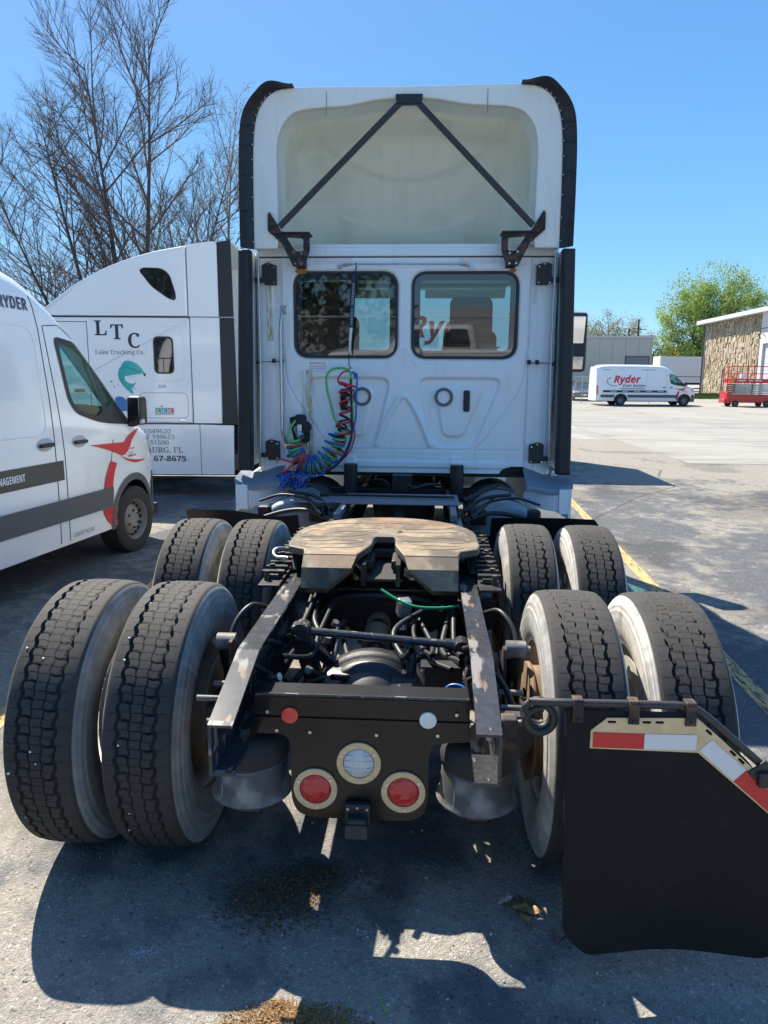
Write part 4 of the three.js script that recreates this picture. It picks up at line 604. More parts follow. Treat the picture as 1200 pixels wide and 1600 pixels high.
    const lap = []; for (let i = 1; i < 7; i++) { const p = path.getPoint(i * 0.115), q = path.getTangent(i * 0.115), w = wd(i * 0.115); lap.push(bar([s * (p.x + q.y * 0.03), p.y - q.x * 0.03, Z0 + 0.006], [s * (p.x + q.y * w * 0.98), p.y - q.x * w * 0.98 - 0.03, Z0 + 0.078], 0.003, 0.003, 5)); } part('edge_fold', lap, M.black, et);
  }
  part('roof_band', [boxTo(-1.17, 1.17, 2.757, 2.83, ZB - 0.05, ZB - 0.012, 0.012), boxTo(-1.16, 1.16, 2.83, 2.85, -3.6, ZB - 0.02)], M.cab, fairing);
  part('seam_seal', [boxTo(-1.17, 1.17, 2.7455, 2.7565, ZB - 0.05, ZB - 0.016)], M.cable, fairing);
  // braces
  part('brace_mount', [rb(0.19, 0.055, 0.05, 0.008, 0.02, 3.832, Z0 + 0.012), rb(0.2, 0.03, 0.06, 0.006, 0.02, 3.86, Z0 + 0.0)], M.black, fairing);
  for (const s of [-1, 1]) {
    part('brace', [beam([0.02 + s * 0.06, 3.825, Z0 + 0.01], [s * 0.965, 2.945, -3.165], 0.042, 0.035)], std(0.035, 0.03, 0.032, 0.5), fairing);
    const P = [[1.06, 3.04], [1.045, 3.06], [0.955, 2.915], [0.735, 2.90], [0.735, 2.775], [0.778, 2.655], [0.865, 2.655], [0.955, 2.83], [1.06, 2.92]].map(([x, y]) => [x * s, y]), H = [[0.915, 2.872], [0.785, 2.862], [0.785, 2.768], [0.845, 2.768]].map(([x, y]) => [x * s, y]);
    const b = part('brace_bracket', [ext(s > 0 ? P : [...P].reverse(), 0.012, { holes: [s > 0 ? rpoly(H, 0.015).reverse() : rpoly([...H].reverse(), 0.015).reverse()], z: -3.194, bevel: 0.002 }), boxTo(s > 0 ? 0.735 : -1.04, s > 0 ? 1.04 : -0.735, 2.898, 2.91, -3.34, -3.165, 0.003), boxTo(s > 0 ? 0.785 : -0.86, s > 0 ? 0.86 : -0.785, 2.66, 2.76, -3.345, -3.196, 0.004)], M.rusty, fairing);
    part('bolt', [[0.80, 2.675], [0.85, 2.675], [0.80, 2.75], [0.86, 2.76]].map(([x, y]) => bar([s * x, y, -3.184], [s * x, y, -3.174], 0.011, 0.009, 6)), M.steel, b);
  }
}
// --- cab fittings
for (const s of [-1, 1]) {
  const e = sub('side_extender', truck);
  part('panel', [grid(4, 12, (u, v) => [s * (1.255 - 0.02 * v + 0.02 * (1 - v)), lerp(1.08, 2.79, v), lerp(-3.95, -3.2, u)]), grid(4, 12, (u, v) => [s * (1.235 - 0.02 * v + 0.02 * (1 - v)), lerp(1.08, 2.79, v), lerp(-3.95, -3.2, u)])], M.cab, e);
  part('rubber_edge', ext([[1.195, 2.775], [1.285, 2.775], [1.335, 1.06], [1.225, 1.06]].map(([x, y]) => [s * x, y]), 0.13, { bevel: 0.02, z: -3.25 }), M.extender, e);
  for (const [y, f] of [[2.62, 1], [1.215, 1]]) { const k = part('extender_bracket', [ext(rpoly([[1.03, y - 0.085], [1.03, y + 0.065], [1.10, y + 0.085], [1.145, y + 0.07], [1.145, y - 0.03], [1.205, y - 0.03], [1.205, y - 0.065], [1.145, y - 0.065], [1.12, y - 0.085]], 0.008).map(([x, yy]) => [x * s, yy]), 0.05, { z: ZB - 0.012, bevel: 0.004 })], M.black, e); part('bolt', [[1.045, -0.07], [1.045, 0.05], [1.09, 0.07], [1.13, -0.07]].map(([x, dy]) => bar([s * x, y + dy, ZB + 0.036], [s * x, y + dy, ZB + 0.043], 0.007, 0.006, 6)), M.steel, k); }
  part('drain_pipe', [tube([[s * 1.01, 2.868, -3.33], [s * 1.10, 2.85, -3.30], [s * 1.15, 2.80, -3.29], [s * 1.165, 2.70, -3.29], [s * 1.168, 2.0, -3.295], [s * 1.18, 1.4, -3.295], [s * 1.19, 1.08, -3.295]], 0.009, 60, 10)], M.alu, truck);
  part('tie_wire', [bar([s * 1.0, 1.935, ZB + 0.03], [s * 1.21, 1.93, ZB + 0.06], 0.0035, 0.0035, 6), ...[1.0, 1.065].map((x) => rb(0.028, 0.035, 0.03, 0.005, s * x, 1.94, ZB + 0.012)), rb(0.03, 0.028, 0.03, 0.005, s * 1.19, 1.925, ZB + 0.05)], M.black, truck);
  part('reflective_tape', [box(0.034, 0.30, 0.002, s * 1.027, 2.545, ZB - 0.011)], M.tapeAged, cab);
  part('reflective_tape', [box(0.29, 0.034, 0.002, s * 0.57, 2.726, ZB + 0.004)], M.tapeAged, cab);
  part('pressure_vent', [ring(0.076, 0.052, 0.014).translate(s < 0 ? -0.341 : 0.326, 1.658, ZB - 0.004)], std(0.13, 0.135, 0.14, 0.6), cab);
  part('vent_slot', [rb(0.052, 0.172, 0.03, 0.02, s < 0 ? -0.495 : 0.512, 1.628, ZB + 0.004), ...[-0.05, -0.025, 0, 0.025, 0.05].map((d) => box(0.034, 0.004, 0.006, s < 0 ? -0.495 : 0.512, 1.628 + d, ZB + 0.02))], M.blackPlastic, cab);
}
part('grab_handle', [tube([[-0.98, 2.345, ZB], [-0.982, 2.32, ZB + 0.045], [-0.993, 2.24, ZB + 0.06], [-0.997, 2.1, ZB + 0.06], [-0.997, 1.5, ZB + 0.06], [-0.995, 1.36, ZB + 0.058], [-0.975, 1.29, ZB + 0.03], [-0.97, 1.27, ZB]], 0.0135, 60, 12), rb(0.05, 0.07, 0.012, 0.004, -0.98, 2.345, ZB + 0.002), rb(0.05, 0.07, 0.012, 0.004, -0.968, 1.262, ZB + 0.002)], M.alu, truck);
{ // printed warning label
  const t = canvasTex(256, 160, (g, w, h) => { g.fillStyle = '#f4f6f6'; g.fillRect(0, 0, w, h); g.fillStyle = '#d8551c'; g.font = 'bold 44px sans-serif'; g.textAlign = 'center'; g.fillText('WARNING', w / 2, 46); g.fillStyle = '#3b3f45'; g.fillRect(10, 66, w - 20, 8); g.fillRect(10, 94, w - 20, 8); g.fillStyle = '#8a9097'; for (let i = 0; i < 4; i++) g.fillRect(14, 114 + i * 11, w - 40 + (i % 2) * 20, 3); });
  const p = part('warning_label', new THREE.PlaneGeometry(0.165, 0.095).translate(-0.708, 1.895, ZB + 0.004), std(1, 1, 1, 0.5, { map: t }), cab, true); p.userData.label = 'small white label headed WARNING';
  // rust runs below the left bracket and down the wall
  const rr = rng(9), rust = new THREE.MeshStandardMaterial({ transparent: true, roughness: 0.8, map: tex(256, 1024, (u, v) => { const w = fbm(u * 10, v * 9, 601, 5), s = fbm(u * 16, v * 2.5, 611, 4), c = 1 - Math.abs(u - 0.5 - 0.12 * (fbm(v * 4, 3, 5, 3) - 0.5)) * 2.6; return [0.55, 0.38, 0.09, clamp(sstep(0.30, 0.80, s * 0.5 + w * 0.5) * sstep(0, 0.9, c) * 0.95)]; }) });
  const run = (x, y0, y1, w, zo = 0.0045) => grid(3, 40, (u, v) => { const y = lerp(y0, y1, v); return [x + (u - 0.5) * w, y, ZB + zo]; });
  part('rust_stain', [run(-0.79, 1.10, 1.87, 0.17, 0.006)], rust, cab, true); part('rust_stain', [run(-1.095, 2.1, 2.72, 0.10)], rust, cab, true);
  const spot = std(0.36, 0.20, 0.05, 0.85); part('rust_spot', [[-0.83, 2.645, 0.05, 0.022], [0.845, 2.645, 0.03, 0.016]].map(([x, y, a, b]) => mv(new THREE.ShapeGeometry(shape(Array.from({ length: 18 }, (_, i) => { const q = i / 18 * 6.283, r = 0.75 + rr() * 0.5; return [x + a * r * Math.cos(q), y + b * r * Math.sin(q)]; }))), 0, 0, ZB + 0.0035)), spot, cab);
}
// --- hose tender and coiled lines
{
  part('tender_bar', [bar([-0.50, 2.69, -3.30], [0.50, 2.688, -3.30], 0.006, 0.006, 8), ...[-1, 1].flatMap((s) => [bar([s * 0.42, 2.689, -3.30], [s * 0.52, 2.675, ZB + 0.005], 0.008, 0.008, 8), bar([s * 0.525, 2.676, ZB], [s * 0.525, 2.676, ZB + 0.014], 0.02, 0.018, 12)])], M.alu, truck);
  const strap = sub('hose_tender', truck);
  part('hook', [tube([[-0.39, 2.70, -3.30], [-0.385, 2.66, -3.29], [-0.40, 2.62, -3.29], [-0.402, 2.60, -3.29]], 0.005, 16, 6), tube([[-0.437, 2.0, -3.26], [-0.44, 1.95, -3.25], [-0.435, 1.90, -3.24], [-0.42, 1.885, -3.24], [-0.44, 1.88, -3.24]], 0.004, 16, 6)], M.cable, strap);
  part('sleeve', [bar([-0.402, 2.61, -3.29], [-0.425, 2.20, -3.275], 0.02, 0.02, 14)], std(0.015, 0.02, 0.06, 0.5), strap);
  part('rod', [bar([-0.425, 2.20, -3.275], [-0.437, 2.02, -3.265], 0.016, 0.008, 12), bar([-0.437, 2.02, -3.265], [-0.437, 1.99, -3.262], 0.008, 0.006, 10)], M.alu, strap);
  part('second_sleeve', [bar([-0.38, 2.62, -3.31], [-0.375, 2.46, -3.31], 0.012, 0.012, 10)], M.black, strap);
  const t = canvasTex(64, 512, (g, w, h) => { g.fillStyle = '#0c1026'; g.fillRect(0, 0, w, h); g.save(); g.translate(w / 2, h / 2); g.rotate(-Math.PI / 2); g.fillStyle = '#dfe3ea'; g.font = 'bold 40px sans-serif'; g.textAlign = 'center'; g.fillText('||||||||||  |||||||||||||', 0, 15); g.restore(); });
  part('sleeve_print', [grid(6, 2, (u, v) => { const a = lerp(-0.9, 0.9, u), p = lerp(0, 1, v), x = lerp(-0.424, -0.4055, p), y = lerp(2.22, 2.54, p), z = lerp(-3.2755, -3.2878, p); return [x + 0.0206 * Math.sin(a), y, z + 0.0206 * Math.cos(a)]; })], std(1, 1, 1, 0.5, { map: t }), strap, true);
  // coils wound round a hanging line
  const mid = curve([[-0.435, 1.80, -3.24], [-0.47, 1.70, -3.23], [-0.475, 1.52, -3.22], [-0.505, 1.34, -3.22], [-0.575, 1.19, -3.21], [-0.68, 1.10, -3.2], [-0.79, 1.11, -3.2], [-0.87, 1.20, -3.21], [-0.885, 1.30, -3.25]]);
  const coil = (turns, rad, phase, r, t0 = 0, t1 = 1, wob = 0.2, sd = 1, dx = 0) => {
    const rr = rng(sd), N = Math.round(turns * 14), pts = [], jit = Array.from({ length: Math.ceil(turns) + 2 }, () => 1 + (rr() - 0.5) * wob * 2);
    for (let i = 0; i <= N; i++) { const t = i / N, s = lerp(t0, t1, t), p = mid.getPoint(s), T = mid.getTangent(s), n = V3(-T.y, T.x, 0).normalize(), a = phase + t * turns * 2 * Math.PI, k = (t * turns) | 0, R = rad * lerp(jit[k], jit[k + 1], t * turns - k); pts.push(p.clone().addScaledVector(n, R * Math.cos(a)).add(V3(dx * (1 - t), 0, R * 0.75 * Math.sin(a)))); }
    return new THREE.TubeGeometry(new THREE.CatmullRomCurve3(pts), N * 2, r, 7);
  };
  part('red_air_hose', [coil(16, 0.060, 0.4, 0.0095, 0.05, 1, 0.3, 4, 0.01), tube([[-0.43, 1.86, -3.23], [-0.485, 1.85, -3.22], [-0.52, 1.80, -3.21], [-0.51, 1.76, -3.21], [-0.46, 1.75, -3.22]], 0.0075, 30, 7), tube([[-0.42, 1.52, -3.21], [-0.395, 1.42, -3.2], [-0.39, 1.33, -3.19], [-0.43, 1.22, -3.18], [-0.53, 1.12, -3.17], [-0.63, 1.06, -3.17]], 0.0075, 40, 7), bar([-0.88, 1.13, -3.15], [-0.99, 1.16, -3.13], 0.012, 0.006), bar([-0.83, 1.12, -3.14], [-0.79, 1.19, -3.12], 0.012, 0.006), tube([[-0.99, 1.05, -3.12], [-0.93, 1.07, -3.1], [-0.88, 1.11, -3.12], [-0.875, 1.0, -3.1]], 0.009, 24, 7)], M.redHose, truck);
  part('green_electric_cord', [coil(17, 0.052, 2.6, 0.0105, 0.32, 1, 0.12, 6), tube([[-0.44, 1.87, -3.23], [-0.50, 1.885, -3.22], [-0.575, 1.87, -3.22], [-0.615, 1.82, -3.22], [-0.612, 1.72, -3.22], [-0.585, 1.60, -3.22], [-0.555, 1.49, -3.21], [-0.52, 1.43, -3.21]], 0.010, 50, 8), tube([[-0.43, 1.86, -3.22], [-0.415, 1.8, -3.2], [-0.415, 1.65, -3.19], [-0.40, 1.5, -3.19], [-0.43, 1.42, -3.2]], 0.010, 40, 8), tube([[-0.89, 1.28, -3.24], [-0.93, 1.30, -3.2], [-0.93, 1.36, -3.2], [-0.90, 1.43, -3.23], [-0.87, 1.47, -3.28]], 0.010, 40, 8)], M.greenHose, truck);
  const loops = []; for (let i = 0; i < 9; i++) { const x = -1.0 + i * 0.024, y = 0.985 + 0.012 * Math.sin(i * 2.1), pts = []; for (let k = 0; k < 12; k++) { const a = k / 12 * 6.283; pts.push([x + 0.045 * Math.cos(a) + 0.015 * Math.sin(a), y + 0.055 * Math.sin(a), -3.12 + 0.05 * Math.cos(a + i)]); } loops.push(tube(pts, 0.0075, 40, 7, true)); }
  part('blue_air_hose', [coil(11, 0.078, 1.2, 0.0095, 0.36, 0.94, 0.3, 8, -0.03), ...loops, tube([[-0.44, 1.87, -3.23], [-0.42, 1.83, -3.22], [-0.40, 1.86, -3.22], [-0.385, 1.80, -3.21], [-0.375, 1.85, -3.21], [-0.37, 1.78, -3.2], [-0.375, 1.6, -3.19], [-0.385, 1.45, -3.185], [-0.45, 1.25, -3.17], [-0.52, 1.14, -3.16], [-0.6, 1.06, -3.15]], 0.0075, 70, 7), tube([[-0.60, 1.06, -3.15], [-0.70, 1.02, -3.14], [-0.80, 1.03, -3.13], [-0.82, 1.0, -3.13]], 0.0075, 30, 7)], M.blueHose, truck);
  part('black_electric_cord', [tube([[-0.42, 1.8, -3.19], [-0.41, 1.5, -3.18], [-0.42, 1.30, -3.17], [-0.50, 1.15, -3.155], [-0.62, 1.05, -3.15], [-0.73, 1.005, -3.15]], 0.010, 50, 7), coil(8, 0.03, 0, 0.009, 0.1, 0.45, 0.2, 9)], M.cable, truck);
  const sock = sub('line_connector', truck); part('bracket', [rb(0.14, 0.20, 0.05, 0.02, -0.855, 1.40, ZB + 0.03, 0, 0, 0.2), rb(0.09, 0.1, 0.08, 0.02, -0.84, 1.46, ZB + 0.06)], M.chassis, sock); part('gladhand', [bar([-0.87, 1.40, ZB + 0.06], [-0.83, 1.33, ZB + 0.12], 0.035, 0.03, 14), rb(0.04, 0.06, 0.05, 0.01, -0.845, 1.405, ZB + 0.09)], M.alu, sock); part('socket_cap', [bar([-0.80, 1.41, ZB + 0.04], [-0.795, 1.40, ZB + 0.09], 0.045, 0.04, 16), bar([-0.81, 1.32, ZB + 0.04], [-0.80, 1.31, ZB + 0.08], 0.035, 0.035, 14)], M.black, sock);
}
// --- lower corner fairings behind the cab
for (const s of [-1, 1]) {
  const c = sub('chassis_fairing', truck);
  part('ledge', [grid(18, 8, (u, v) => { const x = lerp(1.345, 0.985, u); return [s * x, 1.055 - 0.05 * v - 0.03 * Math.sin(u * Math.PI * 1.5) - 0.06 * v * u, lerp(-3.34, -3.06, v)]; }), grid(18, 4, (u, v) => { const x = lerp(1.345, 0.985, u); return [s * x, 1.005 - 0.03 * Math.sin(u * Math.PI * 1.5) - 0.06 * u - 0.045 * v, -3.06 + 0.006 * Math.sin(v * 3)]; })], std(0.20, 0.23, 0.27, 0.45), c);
  part('side_panel', [ext(rpoly([[3.04, 0.96], [3.04, 0.72], [3.9, 0.66], [3.9, 1.0]], 0.02), 0.02, { ry: Math.PI / 2, x: s * 1.325 - 0.01 }), boxTo(s > 0 ? 1.24 : -1.325, s > 0 ? 1.325 : -1.24, 0.76, 0.955, -3.06, -3.045, 0.004)], M.cab, c);
  part('end_panel', [grid(16, 8, (u, v) => { const x = lerp(1.235, 0.985, u); return [s * x, lerp(0.775 + 0.03 * u, 0.945 - 0.03 * u, v), -3.06 - 0.14 * u * u]; })], new THREE.MeshPhysicalMaterial({ color: lin(0.66, 0.68, 0.68), roughness: 0.4, side: THREE.DoubleSide }), c);
}
// --- mirrors
for (const s of [1, -1]) {
  const m = sub('door_mirror', truck, [s > 0 ? 1.585 : -1.42, 0, -4.6]);
  part('housing', [rb(0.24, 0.56, 0.13, 0.035, 0, 2.16, -0.03, 0, s * 0.12)], M.blackPlastic, m);
  parts('glass', [rb(0.19, 0.34, 0.012, 0.005, -s * 0.004, 2.23, 0.042, 0.15, s * 0.12), rb(0.19, 0.12, 0.012, 0.005, -s * 0.004, 1.965, 0.040, 0.15, s * 0.12)], M.mirror, m);
  parts('arm', [bar([-s * 0.36, 2.36, -0.15], [-s * 0.02, 2.33, -0.06], 0.022, 0.022, 12), bar([-s * 0.36, 1.95, -0.15], [-s * 0.02, 1.98, -0.06], 0.022, 0.022, 12)], M.blackPlastic, m);
}
part('door_handle_trim', [boxTo(1.335, 1.36, 1.40, 1.62, -3.9, -3.75, 0.01)], M.blackPlastic, truck);
// --- mud flap on its spring hanger
{
  const f = sub('mud_flap', truck), Z = 0.75;
  const flapG = new TessellateModifier(0.05, 6).modify(plain(ext(rpoly([[0.598, 0.895], [0.945, 0.895], [1.10, 0.765], [1.225, 0.62], [1.235, 0.14], [0.69, 0.14], [0.62, 0.20]], [0, 0.01, 0.02, 0.02, 0.05, 0.02, 0.04]), 0.008, { z: Z - 0.012 }))), fp = flapG.attributes.position; for (let i = 0; i < fp.count; i++) { const x = fp.getX(i), d = clamp((0.78 - fp.getY(i)) / 0.64); fp.setZ(i, fp.getZ(i) + d * (0.014 * Math.sin(x * 7.5 - 3.6) + 0.012 * d * Math.sin(x * 11 + 1))); fp.setY(i, fp.getY(i) + 0.0015 * d * Math.sin(x * 9)); }
  flapG.computeVertexNormals(); part('flap', flapG, M.flap, f);
  const rod = curve([[0.505, 0.905, Z - 0.03], [0.60, 0.913, Z - 0.012], [0.90, 0.915, Z - 0.012], [0.955, 0.905, Z - 0.012], [1.0, 0.873, Z - 0.012], [1.16, 0.735, Z - 0.012], [1.25, 0.66, Z - 0.012]], false, 0.25);
  const hang = part('hanger_rod', [tube(rod, 0.0115, 90, 12)], std(0.035, 0.028, 0.026, 0.45), f);
  const helix = []; for (let i = 0; i <= 80; i++) { const a = i / 80 * Math.PI * 2 * 2.6; helix.push([0.536 + 0.040 * Math.cos(a + 1.4), 0.845 + 0.040 * Math.sin(a + 1.4), Z - 0.035 - i / 80 * 0.06]); }
  part('coil_spring', [tube(helix, 0.0125, 160, 10), tube([[0.505, 0.905, Z - 0.03], [0.49, 0.888, Z - 0.03], [0.50, 0.87, Z - 0.034]], 0.0115, 16, 8), tube([[0.50, 0.81, Z - 0.09], [0.47, 0.80, Z - 0.10], [0.44, 0.80, Z - 0.11]], 0.0125, 16, 8)], M.black, f);
  part('rod_clamp', [rb(0.05, 0.06, 0.05, 0.008, 0.455, 0.79, Z - 0.11), boxTo(0.4315, 0.50, 0.66, 0.80, Z - 0.19, Z - 0.15, 0.004)], M.rusty, f);
  // strap clips over the rod
  for (const x of [0.63, 0.783, 0.937]) part('clip', [rb(0.030, 0.012, 0.036, 0.004, x, 0.924, Z - 0.012), rb(0.030, 0.06, 0.006, 0.002, x, 0.893, Z + 0.005), bar([x, 0.872, Z + 0.006], [x, 0.872, Z + 0.013], 0.006, 0.005, 6)], M.rusty, f);
  part('clip', [rb(0.03, 0.06, 0.008, 0.003, 1.135, 0.74, Z + 0.004, 0, 0, -0.86), bar([1.13, 0.73, Z + 0.006], [1.13, 0.73, Z + 0.014], 0.006, 0.005, 6), rb(0.05, 0.045, 0.02, 0.005, 1.155, 0.715, Z + 0.01)], M.black, f);
  const P = [[0.669, 0.785], [0.669, 0.838], [0.712, 0.877], [0.955, 0.885], [1.02, 0.83], [1.235, 0.635], [1.18, 0.60], [0.965, 0.783]], slots = [[0.725, 0.866, 0], [0.82, 0.868, 0], [0.855, 0.869, 0], [0.99, 0.845, -0.74], [1.06, 0.785, -0.74], [1.085, 0.762, -0.74]];
  const bp = part('backing_plate', ext(P.reverse(), 0.004, { z: Z - 0.003, holes: slots.map(([x, y, a]) => rrect(-0.012, 0.012, -0.004, 0.004, 0.004, 3).map(([u, v]) => [x + u * Math.cos(a) - v * Math.sin(a), y + u * Math.sin(a) + v * Math.cos(a)]).reverse()) }), M.zinc, f);
  const tape = (p, mat) => part('reflective_tape', ext(p, 0.0015, { z: Z + 0.0015 }), mat, f);
  tape([[0.676, 0.789], [0.816, 0.789], [0.816, 0.834], [0.676, 0.834]], M.tapeRed).userData.label = 'red half of the straight reflective strip';
  tape([[0.8165, 0.789], [0.958, 0.791], [0.958, 0.836], [0.8165, 0.834]], M.tapeWhite).userData.label = 'white half of the straight reflective strip';
  tape([[0.968, 0.790], [1.068, 0.702], [1.099, 0.737], [0.999, 0.824]].reverse().reverse(), M.tapeWhite).userData.label = 'white half of the slanting reflective strip';
  tape([[1.069, 0.701], [1.18, 0.604], [1.212, 0.638], [1.10, 0.736]], M.tapeRed).userData.label = 'red half of the slanting reflective strip';
}

// ---------------------------------------------------------------- panel vans
const interp = (T) => (s) => { if (s <= T[0][0]) return T[0][1]; for (let i = 0; i < T.length - 1; i++) if (s <= T[i + 1][0]) { const a = T[i], b = T[i + 1], t = (s - a[0]) / (b[0] - a[0]); const m0 = i > 0 ? (b[1] - T[i - 1][1]) / (b[0] - T[i - 1][0]) : (b[1] - a[1]) / (b[0] - a[0]), m1 = i < T.length - 2 ? (T[i + 2][1] - a[1]) / (T[i + 2][0] - a[0]) : (b[1] - a[1]) / (b[0] - a[0]), h = b[0] - a[0]; const t2 = t * t, t3 = t2 * t; return (2 * t3 - 3 * t2 + 1) * a[1] + (t3 - 2 * t2 + t) * h * m0 + (-2 * t3 + 3 * t2) * b[1] + (t3 - t2) * h * m1; } return T[T.length - 1][1]; };
const vanTop = interp([[-6.0, 2.60], [-5.6, 2.70], [-4, 2.72], [-2, 2.70], [-1.5, 2.655], [-1.2, 2.53], [-0.9, 2.32], [-0.5, 1.96], [-0.1, 1.58], [0.12, 1.41], [0.35, 1.33], [0.62, 1.24], [0.78, 1.10], [0.90, 0.85]]);
const vanW = interp([[-6, 0.90], [-5.8, 0.975], [-5.4, 1.0], [-1, 1.0], [-0.3, 0.995], [0.2, 0.975], [0.5, 0.915], [0.7, 0.80], [0.82, 0.66], [0.90, 0.45]]);
const vanTum = interp([[0.2, 0.985], [0.5, 1.0], [1.25, 1.0], [1.6, 0.98], [2.0, 0.945], [2.4, 0.905], [2.8, 0.86]]);
const vanCap = (s) => Math.min(0.24, vanTop(s) * 0.18);
function vanSide(s, h) { const T = vanTop(s), r = vanCap(s); let x = vanW(s) * vanTum(h); if (h > T - r) { const t = clamp((h - T + r) / r); x -= 0.20 * (1 - Math.sqrt(Math.max(0, 1 - t * t))); } return x; }
const VWIN = rpoly([[-1.10, 2.13], [-1.02, 1.60], [-0.93, 1.49], [-0.57, 1.385], [0.06, 1.335], [-0.20, 1.60], [-0.60, 1.985], [-0.76, 2.09]], [0.05, 0.08, 0.1, 0.2, 0.03, 0.1, 0.15, 0.1]);
const vanQ = (q, s) => { const m = 0.78, T = vanTop(s); if (q < m) { const h = lerp(0.33, T, q / m); return [vanSide(s, h), h]; } const t = (q - m) / (1 - m), xe = vanSide(s, T); return [xe * (1 - t), T + 0.05 * (1 - (1 - t) ** 2) * (xe / 0.8)]; };
const WS = { s0: -1.06, s1: 0.02 };
const vanSkin = (sign, holes) => {
  const S0 = -6, S1 = 0.90, NS = 230, NQ = 76, g = grid(NS, NQ, (u, v) => { const s = lerp(S0, S1, u), [x, y] = vanQ(v, s); return [sign * x, y, -s]; }, (u, v) => {
    const s = lerp(S0, S1, u), [x, y] = vanQ(v, s);
    if (v < 0.78) { if (Math.hypot(s, y - 0.36) < 0.41 || Math.hypot(s + 4.325, y - 0.36) < 0.41) return false; return !inPoly(s, y, holes); }
    return !(s > WS.s0 + 0.02 && s < WS.s1 - 0.02 && x < vanSide(s, vanTop(s)) - 0.07);
  });
  const gi = g; if (sign > 0) { const ix = gi.index.array; for (let i = 0; i < ix.length; i += 3) { const t = ix[i]; ix[i] = ix[i + 1]; ix[i + 1] = t; } gi.computeVertexNormals(); } return gi;
};
const tess = new TessellateModifier(0.06, 5);
function vanPatch(pts, sign = 1, off = 0.004, holes = []) { // outline in (s, h) laid on the body side
  let g = new THREE.ShapeGeometry(shape(pts, holes)); g = tess.modify(g.toNonIndexed()); const p = g.attributes.position;
  for (let i = 0; i < p.count; i++) { const s = p.getX(i), h = p.getY(i); p.setXYZ(i, sign * (vanSide(s, h) + off), h, -s); }
  g.deleteAttribute('normal'); g = mergeVertices(g); g.computeVertexNormals(); return g.toNonIndexed();
}
function vanPanel(s0, s1, h0, h1, off = 0.005, n = 24) { return grid(n, Math.ceil(n / 2), (u, v) => { const s = lerp(s0, s1, u), h = lerp(h0, h1, v); return [vanSide(s, h) + off, h, -s]; }); }
const alphaMat = (t, rough = 0.35) => new THREE.MeshStandardMaterial({ map: t, transparent: true, roughness: rough, side: THREE.DoubleSide });
